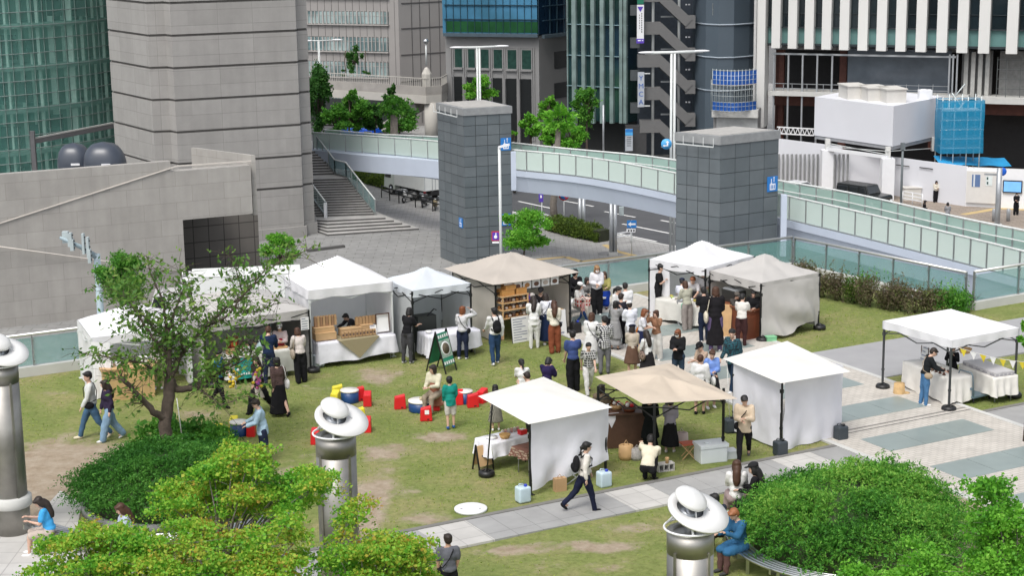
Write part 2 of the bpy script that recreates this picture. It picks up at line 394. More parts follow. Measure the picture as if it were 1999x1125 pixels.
slab('path_kerb', x0, WA0 - .17, bl - .085, bl + .05, .055, KERB)
slab('path', WA1 + .17, 60, bl - 1.2, bl + .2, .04, PAV); slab('path_kerb', WA1 + .17, 60, bl + .205, bl + .34, .055, KERB)
bU = AB(P(1712, 741))[1]
slab('side_path', WA1 + .17, 60, bU - .05, bU + 3.1, .04, ASPH2)
B1C, B2C = P(335, 984), P(1668, 1088)
for cc in ():
 mb = MB(); n = 48; ri, ro = 2.3, 4.1
 for k in range(n):
  a0, a1 = 2 * math.pi * k / n, 2 * math.pi * (k + 1) / n
  mb.quad(*[cc + Vector((r * math.cos(a), r * math.sin(a), .012 + .03)) for r, a in ((ri, a0), (ro, a0), (ro, a1), (ri, a1))])
 struct(mb.build('paving', PAVL, uv=True))
mb = MB(); q = P(-120, 1180)
mb.prism([P(-200, 1078)[:2], P(5, 1046)[:2], P(70, 1014)[:2], P(118, 962)[:2], P(160, 985)[:2], P(150, 1040)[:2], P(330, 1110)[:2], P(380, 1260)[:2], P(-200, 1260)[:2]], -.02, .040)
struct(mb.build('paving', PAVL, uv=True))
# STREET LEVEL
GRD = mat('city ground', (.13, .13, .13), .9)
mb = MB(); mb.box((0, 600, ZS - .35), (3000, 1700, .3)); struct(mb.build('ground', GRD))
RP0, RP1 = P(767, 366, ZS), P(1232, 462.5, ZS)
rh = (RP1 - RP0).normalized(); rn = Vector((-rh.y, rh.x, 0)); rn = rn if rn.y > 0 else -rn
def RD(a, b, z=ZS): q = RP1 + rh * a + rn * b; return Vector((q.x, q.y, z))
ROADM = mat('asphalt', (.078, .08, .086), .9, var=.12, scale=.5, bump=.1, bscale=80)
PLAZA = tile('plaza stone slabs', '#8c8c8a', '#838382', '#747371', 1.3, .65, .03, .85, var=.14, vscale=.22)
WALKG = tile('pavement blocks', '#9c9b99', '#8f8e8c', '#7d7b79', .6, .3, .02, .85, var=.10, vscale=.3)
WALKB = tile('brown far pavement', '#93887d', '#877c71', '#6f665e', .8, .4, .02, .85, var=.1, vscale=.3)
RW = 21
mb = MB(); mb.quad(RD(-120, -.1, ZS - .12), RD(120, -.1, ZS - .12), RD(120, RW, ZS - .12), RD(-120, RW, ZS - .12)); struct(mb.build('road', ROADM))
mb = MB(); mb.prism([RD(-120, -.1)[:2], RD(120, -.1)[:2], RD(120, -160)[:2], RD(-120, -160)[:2]], ZS - .2, ZS); struct(mb.build('plaza', PLAZA, uv=True))
mb = MB(); mb.prism([RD(-120, -.1)[:2], RD(120, -.1)[:2], RD(120, -.35)[:2], RD(-120, -.35)[:2]], ZS - .2, ZS + .01); struct(mb.build('kerb', CONC))
mb = MB(); mb.prism([RD(-22, -.36)[:2], RD(60, -.36)[:2], RD(60, -9)[:2], RD(-22, -9)[:2]], ZS - .1, ZS + .005); struct(mb.build('pavement', WALKG, uv=True))
mb = MB(); mb.prism([RD(-12, RW)[:2], RD(120, RW)[:2], RD(120, RW + 60)[:2], RD(-12, RW + 60)[:2]], ZS - .2, ZS); struct(mb.build('far_pavement', WALKB, uv=True))
mb = MB(); mb.prism([RD(-120, RW)[:2], RD(-12.1, RW)[:2], RD(-12.1, RW + 60)[:2], RD(-120, RW + 60)[:2]], ZS - .2, ZS - .004); struct(mb.build('far_pavement', WALKG, uv=True))
ROADP = mat('road paint', (.72, .72, .70), .8, var=.12, scale=6)
def stripe(p, q, wd, material=ROADP, z=ZS - .116, name='road_marking'):
 p, q = Vector(p), Vector(q); d = (q - p).normalized(); s_ = Vector((-d.y, d.x, 0)) * wd / 2
 mb = MB(); mb.quad(*[(v.x, v.y, z) for v in (p - s_, q - s_, q + s_, p + s_)]); return struct(mb.build(name, material))
for (a, b_, c, d, wd) in [(1215, 434, 1315, 454, .22), (1012, 390, 1077, 404, .22), (1100, 389, 1159, 400, .2), (1290, 427, 1345, 437, .22), (723, 329, 759, 337, .2), (845, 356, 862, 360, .2), (829, 372, 860, 380, .2), (960, 372, 990, 379, .2), (1180, 410, 1240, 421, .2)]:
 stripe(P(a, b_, ZS), P(c, d, ZS), wd)
stripe(RD(-45, .55), RD(2, .55), .2)
for (a, b_, c, d) in [(1249, 489, 1287, 496), (1270, 485, 1308, 492), (1291, 481, 1330, 488), (1312, 477, 1350, 484), (1232, 493, 1262, 499)]:
 stripe(P(a, b_, ZS), P(c, d, ZS), .5)
for (a, b_, c, d) in [(1040, 508, 1104, 502), (1104, 502, 1134, 511), (1134, 511, 1236, 500), (1204, 491, 1240, 500), (1204, 491, 1180, 478)]:
 stripe(P(a, b_, ZS), P(c, d, ZS), .45, TAC, ZS + .012, 'tactile_strip')
stripe(P(1880, 419, ZS), P(1950, 407, ZS), .6, TAC, ZS + .006, 'tactile_strip'); stripe(P(1950, 407, ZS), P(2040, 412, ZS), .6, TAC, ZS + .010, 'tactile_strip')
mb = MB(); mb.prism([RD(-13, RW - 1.5)[:2], RD(30, RW - 1.5)[:2], RD(30, RW)[:2], RD(-13, RW)[:2]], ZS - .3, ZS - .05); struct(mb.build('kerb', CONC))
mb = MB(); c = P(1183, 495.5, ZS + .012); mb.lathe(c, [(.55, 0), (.55, .01), (0, .01)], 20)
o = mb.build('manhole_cover', DKCONC); tag(o, 'dark round manhole cover in the grey pavement beside the crosswalk', 'manhole cover')
mb = MB(); c = P(919, 994, .03); mb.lathe(c, [(.36, -.03), (.36, .02), (.33, .028), (0, .03)], 32)
for s_ in (-.2, .2): mb.box(c + Vector((s_, -.08, .034)), (.05, .02, .01), mi=1)
o = mb.build('manhole_cover', [WHITE, DKCONC]); tag(o, 'white round lawn cover plate lying in the grass near the path', 'manhole cover')
# GLASS BALUSTRADES ROUND THE LAWN
GL = glassmat('teal balustrade glass', (.20, .42, .41), .42, .05, .8)
GLB = glassmat('frosted bridge glass', (.62, .73, .68), .78, .25, .5)
GLF = glassmat('green bridge glass', (.34, .49, .44), .7, .2, .5)
def balustrade(A, B, h, label, npan, base=.28, rail_r=.045, glass=GL, extra=0):
 A, B = Vector(A), Vector(B); d = (B - A).normalized()
 t = thing('glass_balustrade', A, label, 'balustrade')
 s_ = Vector((-d.y, d.x, 0)); M = Matrix((d, s_, Vector((0, 0, 1)))).transposed(); Ln = (B - A).length
 mb = MB(); mb.box((A + B) / 2 + Vector((0, 0, base / 2)), (Ln, .22, base), M=M); mb.build('plinth', CONC, t)
 mb = MB(); mb.tube([A + Vector((0, 0, h)), B + Vector((0, 0, h))], rail_r, 10); mb.build('handrail', mat('satin steel rail', (.62, .62, .60), .35, .7, var=.05), t)
 for k in range(npan + 1):
  p = A + d * (Ln * k / npan)
  mb = MB(); mb.box(p + Vector((0, 0, (h + base) / 2)), (.02, .09, h - base), M=M)
  for zz in (base + .15, h - .15): mb.box(p + Vector((0, 0, zz)) - s_ * .06, (.05, .06, .04), M=M)
  mb.build('post', mat('grey post steel', (.30, .32, .32), .4, .6), t)
 for k in range(npan):
  p = A + d * (Ln * (k + .5) / npan)
  mb = MB(); mb.box(p + Vector((0, 0, (h - .1 + base + .03) / 2)), (Ln / npan - .05, .014, h - base - .13), M=M); mb.build('glass_panel', glass, t)
 return t
balustrade(F0 - nh * 9, FC, 1.2, 'long teal glass balustrade running behind the row of market tents', 19)
balustrade(FC + (FE - FC).normalized() * .15, FE, 1.2, 'teal glass balustrade behind the reddish hedge, from the corner to the right', 5)
g3 = P(1899, 606)
balustrade(g3, g3 + (P(2150, 562) - g3), 1.25, 'short steel railed glass balustrade at the right edge beyond the hedge', 3)
for k in range(2): pass
# FOOTBRIDGE WITH GLASS SIDES
def resamp(pts, n):
 xs = [p[0] for p in pts]; out = []
 for k in range(n + 1):
  x = xs[0] + (xs[-1] - xs[0]) * k / n
  for i in range(len(pts) - 1):
   if xs[i] <= x <= xs[i + 1] + 1e-6:
    t = (x - xs[i]) / (xs[i + 1] - xs[i]); out.append(tuple(pts[i][j] + (pts[i + 1][j] - pts[i][j]) * t for j in range(3))); break
 return out
def smooth_line(ps, it=3):
 ps = [Vector(p) for p in ps]
 for _ in range(it):
  ps = [ps[0]] + [(ps[i - 1] + ps[i] * 2 + ps[i + 1]) / 4 for i in range(1, len(ps) - 1)] + [ps[-1]]
 return ps
BH = 1.35
near = [(612, 292, -6.0), (643, 295, -5.9), (748, 303, -5.1), (853, 313, -4.4), (1008, 335, -3.9), (1120, 344, -3.9), (1245, 366, -3.9), (1320, 384, -3.9), (1428, 404, -3.9), (1535, 431, -3.9), (1671, 464, -3.9), (1827, 504, -3.9), (1953, 537, -3.9), (2150, 592, -3.9)]
far = [(634, 253, -5.9 + BH), (652, 252, -5.8 + BH), (701, 260, -5.5 + BH), (748, 263, -5.1 + BH), (853, 266, -4.4 + BH), (1000, 278, -3.9 + BH), (1092, 289, -3.9 + BH), (1246, 302, -3.9 + BH), (1320, 311, -3.9 + BH), (1428, 334, -3.9 + BH), (1521, 353, -3.9 + BH), (1643, 372, -3.9 + BH), (1780, 403, -3.9 + BH), (1900, 431, -3.9 + BH), (1999, 449, -3.9 + BH), (2170, 486, -3.9 + BH)]
NB = 48
nl = smooth_line([P(*q) for q in resamp(near, NB)]); fl_ = smooth_line([P(*q) - Vector((0, 0, BH)) for q in resamp(far, NB)])
bridge = thing('footbridge', nl[0], 'long curved pedestrian bridge with frosted glass sides and pale blue girder over the road', 'footbridge')
BLUEP = mat('pale blue bridge paint', (.50, .56, .66), .5, var=.04, scale=.6)
mb = MB()
for i in range(NB):
 a, b_, c, d = nl[i], nl[i + 1], fl_[i + 1], fl_[i]; mb.quad(a, b_, c, d)
mb.build('deck', mat('bridge deck', (.42, .42, .41), .85, var=.08), bridge)
def strip(line, profile, other):
 """sweep a profile (out, z) along line; out is measured away from the other edge"""
 mb = MB(); vs = []; k = len(profile); n = len(line)
 for i, p in enumerate(line):
  d = (line[min(i + 1, n - 1)] - line[max(i - 1, 0)]); s_ = Vector((d.y, -d.x, 0)).normalized()
  if s_.dot(p - other[i]) < 0: s_ = -s_
  for (o_, z_) in profile: vs.append(p + s_ * o_ + Vector((0, 0, z_)))
 fs = [(i * k + j, i * k + (j + 1) % k, (i + 1) * k + (j + 1) % k, (i + 1) * k + j) for i in range(n - 1) for j in range(k)]
 fs += [tuple(range(k))[::-1], tuple((n - 1) * k + j for j in range(k))]
 return mb.add(vs, fs)
strip(nl, [(-.3, -.02), (.12, .06), (.12, -.32), (0.02, -.36), (-.25, -1.35), (-1.5, -1.35), (-1.5, -.1)], fl_).build('girder', BLUEP, bridge)
strip(fl_, [(-.3, -.02), (.12, .06), (.12, -.32), (0.02, -.36), (-.25, -1.3), (-1.5, -1.3), (-1.5, -.1)], nl).build('girder', BLUEP, bridge)
RAILM = mat('satin steel rail', None)
for line, gm, oth, st in ((nl, GLB, fl_, 1), (fl_, GLF, nl, 1)):
 mb = MB(); mb.tube([p + Vector((0, 0, BH)) for p in line], .05, 8); mb.build('handrail', mat('white rail', (.72, .74, .72), .4, .2), bridge)
 mb = MB(); mb.tube([p + (q - p).normalized() * .18 + Vector((0, 0, .85)) for p, q in zip(line, oth)], .03, 6); mb.build('inner_rail', MATS['white rail'], bridge)
 for i in range(0, NB + 1):
  p = line[i]; mb = MB(); mb.box(p + Vector((0, 0, BH / 2)), (.07, .12, BH)); mb.build('post', MATS['grey post steel'], bridge)
  if i < NB:
   q = line[i + 1]; mb = MB(); mb.bar(p + (q - p) * .03 + Vector((0, 0, BH / 2 + .03)), q - (q - p) * .03 + Vector((0, 0, BH / 2 + .03)), .02, BH - .2)
   mb.build('glass_panel', gm, bridge)
mb = MB()
for (x, y) in ((1150, 352), (1187, 360)):
 pass
for (px, py) in ((1187, 476),):
 p = P(px, py, ZS);
for x in (1470, 1780):
 i = min(range(NB + 1), key=lambda k: abs(nl[k].x / nl[k].y * FPX + 1000 - x)); p = (nl[i] + fl_[i]) / 2
 mb = MB(); mb.cyl((p.x, p.y, ZS), .5, p.z - 1.2 - ZS, 20); mb.build('pier', BLUEP, bridge)
for (px, pb, pt) in ((1003, 371, 296), (1528, 500, 380)):
 p = PD(px, pb, nl[16].y - 3 if px < 1100 else 92.5); mb = MB(); mb.bar(p, Vector((p.x, p.y, p.z + HT(p, pt))), .3, .3); mb.build('gate_post', BLUEP, bridge)
# LIFT TOWERS
TILE = tile('slate cladding panels', '#62696b', '#565d5f', '#2b2f31', 1.02, 1.0, .035, .4, offset=0, var=.06, vscale=.5, spec=.5)
SLATE = mat('slate panel', (.115, .135, .147), .38, var=.10, scale=1.2); SLATE2 = mat('slate panel lighter', (.13, .15, .162), .42, var=.1, scale=1.2); JOINT = mat('panel joint', (.03, .032, .035), .8)
SIGNB = mat('sign blue', (.02, .19, .55), .5, var=.02); SIGNW = mat('sign white', (.85, .86, .88), .5, var=.02)
def lift_sign(parent, c, n, s_=1.0):
 """blue plate with up/down arrows over a lift car with three figures"""
 M = facing(n); n = Vector(n).normalized()
 mb = MB(); mb.box(c, (.62 * s_, .72 * s_, .04), M=M); o = mb.build('sign_plate', SIGNB, parent)
 mb = MB(); f = n * .026
 def w_(x, y, a, b_): mb.box(c + f + M @ Vector((x * s_, y * s_, 0)), (a * s_, b_ * s_, .01), M=M)
 w_(0, -.13, .34, .30)
 for x, sg in ((-.08, -1), (.08, 1)):
  w_(x, .18, .03, .16)
  p = c + f + M @ Vector((x * s_, (.18 + sg * .10) * s_, 0)); X = M @ Vector((.06 * s_, 0, 0)); Y = M @ Vector((0, .07 * s_ * sg, 0))
  mb.add([p - X, p + X, p + Y], [(0, 1, 2)])
 mb.build('pictogram', SIGNW, o)
 mb = MB(); f = n * .034
 for x in (-.1, 0, .1): w_(x, -.15, .05, .14); w_(x, -.055, .04, .04)
 mb.build('pictogram', SIGNB, o)
def tower(px, ztop, label, signs):
 c = [P(x, y, ztop) for (x, y) in px]    # left, front, right, back
 c[3] = c[0] + c[2] - c[1]
 t = thing('lift_tower', (c[1].x, c[1].y, ZS), label, 'tower')
 ctr = sum((v for v in c), Vector()) / 4
 mb = MB(); mb.prism([(ctr + (v - ctr) * .985)[:2] for v in c], ZS, ztop - .44, 1)
 rw = .655 if ztop < .5 else .78; nr = round((ztop - .45 - ZS) / rw); rh_ = (ztop - .45 - ZS) / nr; rnd = random.Random(3)
 for i in range(4):
  a, b_ = c[i], c[(i + 1) % 4]; d = (b_ - a) / 4; un = d.normalized(); nn = Vector((un.y, -un.x, 0)); nn = nn if nn.dot(a - ctr) > 0 else -nn
  for k in range(4):
   for r in range(nr):
    p = a + d * (k + .5) - nn * (.03 + rnd.random() * .004); mb.box((p.x, p.y, ZS + (r + .5) * rh_), (d.length - .03, .06, rh_ - .03), M=Matrix((un, nn, Vector((0, 0, 1)))).transposed(), mi=rnd.choice((0, 0, 2)))
 mb.build('wall', [SLATE, JOINT, SLATE2], t)
 ctr = sum((v for v in c), Vector()) / 4
 big = [ctr + (v - ctr) * 1.03 for v in c]; mb = MB(); mb.prism([v[:2] for v in big], ztop - .45, ztop); mb.prism([(ctr + (v - ctr) * .9)[:2] for v in c], ztop, ztop + .03, 1); mb.build('parapet', [mat('grey parapet metal', (.30, .31, .315), .45, .2), mat('pale roof slab', (.36, .35, .33), .9, var=.15)], t)
 mb = MB(); nrm = (c[0] - c[1]); s_ = Vector((nrm.y, -nrm.x, 0)).normalized(); s_ = -s_ if s_.y > 0 else s_
 a0, b0 = c[0] + s_ * .25, c[1] + (c[0] - c[1]) * .1 + s_ * .25
 for k in range(5):
  q = a0 + (b0 - a0) * k / 4; mb.bar(q + Vector((0, 0, -.55)), q + Vector((0, 0, -.1)), .03)
 mb.bar(a0 + Vector((0, 0, -.55)), b0 + Vector((0, 0, -.55)), .05); mb.build('snow_guard', POLE, t)
 fn = Vector(((c[2] - c[1]).y, -(c[2] - c[1]).x, 0)).normalized(); ln = s_
 for (fx, px_, py_, sc) in signs:
  A, nn = (c[1], fn) if fx == 'R' else (c[1], ln)
  d = ray(px_, py_); tt = (A - CAMLOC).dot(nn) / d.dot(nn); q = CAMLOC + d * tt + nn * .03
  lift_sign(t, q, nn, sc)
 return t, c
tower([(853, 200), (904, 212), (997.6, 206.7), (939, 193)], .2, 'slate tiled lift tower with three blue lift signs behind the small white tent', [('L', 900.5, 435, .85), ('R', 987, 281, 1.1), ('R', 987, 429, 1.05)])
tower([(1320, 258), (1407, 266), (1521, 254), (1428, 242)], 1.0, 'slate tiled lift tower with one blue sign beside the right part of the bridge', [('R', 1507, 359, 1.1)])
# STAIRS
STONE = tile('grey granite', '#999794', '#92908d', '#7c7a77', 2.4, 1.0, .012, .75, offset=0, var=.07, vscale=1.2)
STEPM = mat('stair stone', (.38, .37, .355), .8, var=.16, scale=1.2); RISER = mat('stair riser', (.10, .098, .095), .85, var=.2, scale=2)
st = thing('staircase', P(640, 461, ZS), 'wide grey stone staircase climbing left to the glass sided bridge', 'staircase')
def flight(RB, RT, LB, n, name='flight'):
 mb = MB(); d = RT - RB
 for k in range(n):
  z0 = RB.z + d.z * k / n; z1 = RB.z + d.z * (k + 1) / n
  a, b_ = RB + d * k / n, RB + d * (k + 1) / n; o = LB - RB; a.z = b_.z = 0
  A, B_, C_, D_ = a, a + Vector((o.x, o.y, 0)), b_ + Vector((o.x, o.y, 0)), b_
  Z = lambda v, z: (v.x, v.y, z)
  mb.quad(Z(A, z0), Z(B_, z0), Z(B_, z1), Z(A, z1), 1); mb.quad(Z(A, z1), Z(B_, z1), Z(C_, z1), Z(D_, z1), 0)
  mb.quad(Z(A, ZS), Z(A, z1), Z(D_, z1), Z(D_, ZS), 0)
 return mb.build(name, [STEPM, RISER], st)
RB, RT, LB = P(733, 420, -9.4), P(676, 347, -7.3), P(636, 423, -9.4)
LB = LB + (LB - RB) * .35
flight(RB, RT, LB, 15)
RB2, RT2 = P(654, 341, -7.3), P(619, 294, -6.0)
flight(RB2, RT2, RB2 + (LB - RB), 9)
off = LB - RB
mb = MB(); mb.prism([RT[:2], (RT + off)[:2], (RB2 + off)[:2], RB2[:2]], ZS, -7.3); mb.build('landing', STEPM, st)
mb = MB(); mb.prism([RT2[:2], (RT2 + off)[:2], (RT2 + off + Vector((0, 6, 0)))[:2], (RT2 + Vector((0, 6, 0)))[:2]], -7, -6.0); mb.build('landing', STEPM, st)
lo = [P(x, y, ZS) for x, y in ((600, 447), (640, 461), (818, 449), (738, 418), (600, 418))]; hi = [P(x, y, -9.4) for x, y in ((612, 428), (638, 427), (737, 423), (736, 416), (600, 416))]
for k in range(5):
 t_ = k / 5; pl = [lo[i] + (hi[i] - lo[i]) * t_ for i in range(5)]
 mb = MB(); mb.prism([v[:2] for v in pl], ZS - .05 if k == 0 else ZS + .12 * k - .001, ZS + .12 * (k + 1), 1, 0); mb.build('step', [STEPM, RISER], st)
def stair_rail(pts, h, npost):
 mb = MB(); mb.tube([p + Vector((0, 0, h)) for p in pts], .05, 8); mb.build('handrail', MATS['white rail'], st)
 for i in range(len(pts) - 1):
  a, b_ = pts[i], pts[i + 1]; z = Vector((0, 0, 1))
  mb = MB(); mb.quad(a + z * .12, b_ + z * .12, b_ + z * (h - .08), a + z * (h - .08)); mb.build('glass_panel', GL, st)
  for k in range(npost[i] + 1):
   q = a + (b_ - a) * k / npost[i]; mb = MB(); mb.box(q + z * h / 2, (.08, .08, h)); mb.build('post', MATS['grey post steel'], st)
  mb = MB(); mb.bar(a, b_, .12, .3); mb.build('stringer', MATS['grey post steel'], st)
stair_rail([RB, RT, RB2, RT2], 1.15, [5, 1, 3])
LBr = P(636, 424, -9.4); stair_rail([LBr, LBr + (RT - RB) * .8], 1.15, [3])
mb = MB(); mb.box(LBr + Vector((0, 0, .45)), (.2, .5, 1.2)); mb.build('newel', WHITE, st)
# FACADE HELPERS
def plane(A, B):
 A, B = Vector(A), Vector(B); d = Vector((B.x - A.x, B.y - A.y, 0)).normalized(); n = Vector((d.y, -d.x, 0)); n = -n if n.y > 0 else n
 return A, d, n
def onp(pl, px, py):
 A, d, n = pl; r = ray(px, py); return CAMLOC + r * ((A - CAMLOC).dot(n) / r.dot(n))
def fbox(mb, pl, x0, y0, x1, y1, o0, o1, mi=0, ym=None):
 A, d, n = pl; xm = (x0 + x1) / 2; yy = (y0 + y1) / 2
 u0, u1 = (onp(pl, x0, yy) - A).dot(d), (onp(pl, x1, yy) - A).dot(d); z0, z1 = onp(pl, xm, y1).z, onp(pl, xm, y0).z
 c = A + d * (u0 + u1) / 2 + n * (o0 + o1) / 2; c = Vector((c.x, c.y, (z0 + z1) / 2))
 M = Matrix((d, -n, Vector((0, 0, 1)))).transposed()
 mb.box(c, (abs(u1 - u0), abs(o1 - o0), abs(z1 - z0)), M=M, mi=mi); return mb
def fpart(name, pl, x0, y0, x1, y1, o0, o1, m_, parent, uv=False):
 return fbox(MB(), pl, x0, y0, x1, y1, o0, o1).build(name, m_, parent, uv=uv)
def xy(p, z=0): return (p[0], p[1])
# STONE TOWER BUILDING + LOW BLOCK (left)
GZ = -2.2
fp = [(222, 240), (300, 260), (333, 258.5), (345, 261), (378, 259), (557, 247.5), (586, 245.5), (588, 243), (607, 241)]
poly = [P(x, y, GZ) for x, y in fp]; poly.append(poly[-1] + Vector((-2.4, 16, 0))); poly.append(poly[0] + Vector((-2, 16, 0)))
tb = thing('stone_building', (poly[5].x, poly[5].y, ZS), 'tall windowless granite block with dark horizontal joints left of the stairs', 'building')
ctr = sum((v for v in poly), Vector()) / len(poly)
core = [(ctr + (v - ctr) * .985) for v in poly]
mb = MB()
for k in range(-3, 9):
 z0 = GZ + 2.16 * k + .16; z1 = z0 + 2.0
 if k == -3: z0 = ZS
 mb.prism([v[:2] for v in poly], z0, z1)
mb.build('wall', STONE, tb, uv=True)
mb = MB(); mb.prism([v[:2] for v in core], ZS, GZ + 18); mb.build('joint', mat('joint shadow stone', (.10, .095, .09), .9), tb)
mb = MB()
big = [ctr + (v - ctr) * 1.03 for v in poly]; mb.prism([v[:2] for v in big], ZS, ZS + .75); mb.build('plinth', STONE, tb, uv=True)
mb = MB(); mb.bar(P(600, 492, ZS) + Vector((0, 0, .08)), P(672, 483, ZS) + Vector((0, 0, .08)), .3, .18); o = mb.build('kerb', RISER); struct(o)
WALLM = tile('pale granite wall', '#9f9c97', '#989590', '#86827d', 1.9, .95, .010, .8, offset=.5, var=.09, vscale=1.0)
A0, A1 = P(-80, 651, ZS), P(366, 600, ZS); pl1 = plane(A0, A1)
lb = thing('stone_building', (A1.x, A1.y, ZS), 'low pale granite block in front of the tall granite building, with a dark recess', 'building')
A2 = A1 + pl1[1] * ((onp(pl1, 495, 450) - A1).dot(pl1[1])); A2.z = ZS
bk = -pl1[2]
ztopL = onp(pl1, 150, 329).z; ztopR = onp(pl1, 420, 318.5).z; zlin = onp(pl1, 430, 423).z
A15 = onp(pl1, 333, 330)
mb = MB(); mb.prism([A0[:2], A1[:2], (A1 + bk * .8)[:2], (A0 + bk * .8)[:2]], ZS, ztopL - .62); mb.prism([(A0 + bk * .8)[:2], (A1 + bk * .8)[:2], (A1 + bk * 12)[:2], (A0 + bk * 12)[:2]], ZS, ztopL - 3.2); mb.build('wall', WALLM, lb, uv=True)
mb = MB(); mb.prism([A0[:2], A15[:2], (A15 + bk * .5)[:2], (A0 + bk * .5)[:2]], ztopL - .62, ztopL); mb.build('parapet', WALLM, lb, uv=True)
zr = min(ztopR, ztopL - .6)
mb = MB(); mb.prism([A1[:2], A2[:2], (A2 + bk * .8)[:2], (A1 + bk * .8)[:2]], zlin, ztopL - .62); mb.prism([(A1 + bk * .8)[:2], (A2 + bk * .8)[:2], (A2 + bk * 12)[:2], (A1 + bk * 12)[:2]], zlin, ztopL - 3.2); mb.build('lintel', WALLM, lb, uv=True)
mb = MB(); q0 = A1 + bk * 9; q1 = onp((q0, pl1[1], pl1[2]), 506, 480); mb.prism([q0[:2], q1[:2], (q1 + bk * 2)[:2], (q0 + bk * 2)[:2]], ZS, zlin - .004); mb.build('recess_wall', TILE and tile('recess stone', '#6e6a65', '#66625e', '#45423f', 1.0, 1.0, .03, .8, offset=0), lb, uv=True)
pz = ztopL - .62
pa, pb_ = P(373, 288, pz + .55), P(490, 313, pz + .25)
mb = MB(); s_ = Vector((.25, .05, 0)); mb.prism([pa[:2], pb_[:2], (pb_ + s_)[:2], (pa + s_)[:2]], pz - 3, pz + .55); mb.build('parapet', WALLM, lb, uv=True)
COP = mat('light coping', (.58, .54, .49), .8, var=.05)
mb = MB(); mb.bar(onp(pl1, -60, 455) + pl1[2] * .05, onp(pl1, 345, 324) + pl1[2] * .05, .06, .06); mb.bar(onp(pl1, 345, 324) + pl1[2] * .05, onp(pl1, 490, 314) + pl1[2] * .05, .06, .08); mb.build('coping', COP, lb)
mb = MB(); mb.tube([onp(pl1, -60, 472) + pl1[2] * .3, onp(pl1, 100, 494) + pl1[2] * .25, onp(pl1, 240, 514) + pl1[2] * .2, onp(pl1, 366, 531) + pl1[2] * .1], .035, 6); tag(mb.build('cable', COP), 'pale cable stretched across the low granite wall', 'cable')
DOME = mat('dark blue grey shell', (.045, .055, .075), .35, var=.08, spec=.6)
for (px, wpx, hpx, D, lb_) in ((149, 66, 44, 103.5, 'dark rounded vent cowl on the granite roof, the smaller left one'), (208, 80, 46, 101.5, 'dark rounded vent cowl on the granite roof, the larger right one')):
 c = PD(px, 328, D); r = wpx / 2 * D / FPX; h = (hpx + 6) * D / FPX
 t = thing('vent_cowl', (c.x, c.y, c.z), lb_, 'vent cowl')
 def sup(u, v, c=c, r=r, h=h):
  a = 2 * math.pi * u; e = .6; ca, sa = math.cos(a), math.sin(a); k = (abs(ca) ** 3 + abs(sa) ** 3) ** (-1 / 3)
  t_ = v; rr_ = (1 - t_ ** 3.2) ** (1 / 2.4); lean = .12 * t_ * r
  return c + Vector((ca * k * r * rr_ + lean * (1 if c.x > -23 else -1), sa * k * r * rr_, -.5 + (h + .5) * t_))
 mb = MB(); mb.grid(sup, 28, 14); mb.build('shell', DOME, t); mb = MB(); mb.prism([(c.x + x_ * r * .9, c.y + y_ * r * .8) for x_, y_ in ((-1, -1), (1, -1), (1, 1), (-1, 1))], ztopL - 3.2, c.z - .4); mb.build('plinth', CONC, t)
 mb = MB(); mb.box(c + Vector((.2 * r, -r * .99, .35)), (.5, .05, .12)); mb.build('name_plate', WHITE, t)
# CURVED GREEN GLASS BUILDING (far left)
gb = thing('glass_building', P(100, 200, -.6) * 1, 'curved green glass curtain wall building at the far left', 'building')
gp = smooth_line([P(*q) for q in resamp([(-160, 196, -.6), (-60, 192.5, -.6), (0, 188, -.6), (62, 183.5, -.6), (124, 177, -.6), (171, 172, -.6), (232, 161, -.6), (262, 154, -.6)], 20)], 2)
GG = glassmat('green curtain glass', (.14, .38, .33), .40, .05, .9); MUL = mat('grey green mullion', (.16, .24, .22), .5, .3)
z0g, z1g = -9.9, 11
mb = MB()
for i in range(len(gp) - 1): a, b_ = gp[i], gp[i + 1]; mb.quad((a.x, a.y, z0g), (b_.x, b_.y, z0g), (b_.x, b_.y, z1g), (a.x, a.y, z1g))
mb.build('glazing', GG, gb)
mb = MB()
for i, p in enumerate(gp): mb.bar((p.x, p.y - .06, z0g), (p.x, p.y - .06, z1g), .05, .08)
mb.build('mullion', MUL, gb)
mb = MB()
for k in range(22):
 z = -.6 + (k - 10) * 1.0
 mb.tube([(p.x, p.y - .14, z) for p in gp], .035, 6)
mb.build('transom', mat('steel transom', (.28, .34, .33), .4, .5), gb)
inn = [p + Vector((-.3, 4.5, 0)) for p in gp]
TEAL = mat('pale green interior', (.60, .82, .74), .8, var=.1); DKI = mat('dark green interior', (.03, .07, .06), .8, var=.3, scale=.3); DKI2 = mat('black green interior', (.03, .08, .07), .7)
mb = MB()
for i in range(len(inn) - 1): a, b_ = inn[i], inn[i + 1]; mb.quad((a.x, a.y, z0g), (b_.x, b_.y, z0g), (b_.x, b_.y, z1g), (a.x, a.y, z1g))
mb.build('inner_wall', mat('inner green wall', (.28, .47, .41), .8, var=.35, scale=.15), gb)
mb = MB(); rnd = random.Random(4)
for i in range(0, len(gp), 1):
 p = gp[i] + Vector((0, 1.2 + rnd.random() * 1.4, 0)); wd = rnd.choice((.16, .22, .4))
 mb.box((p.x, p.y, .5), (wd, .3, 21))
mb.build('column', TEAL, gb)
mb = MB()
for k in range(7):
 z = -8.2 + 3.1 * k
 for i in range(len(gp) - 1):
  a, b_ = gp[i] + Vector((0, .4, 0)), gp[i + 1] + Vector((0, .4, 0)); c_, d_ = inn[i + 1], inn[i]
  mb.prism([a[:2], b_[:2], c_[:2], d_[:2]], z, z + .3)
mb.build('floor_slab', mat('slab green', (.20, .34, .30), .8), gb)
mb = MB()
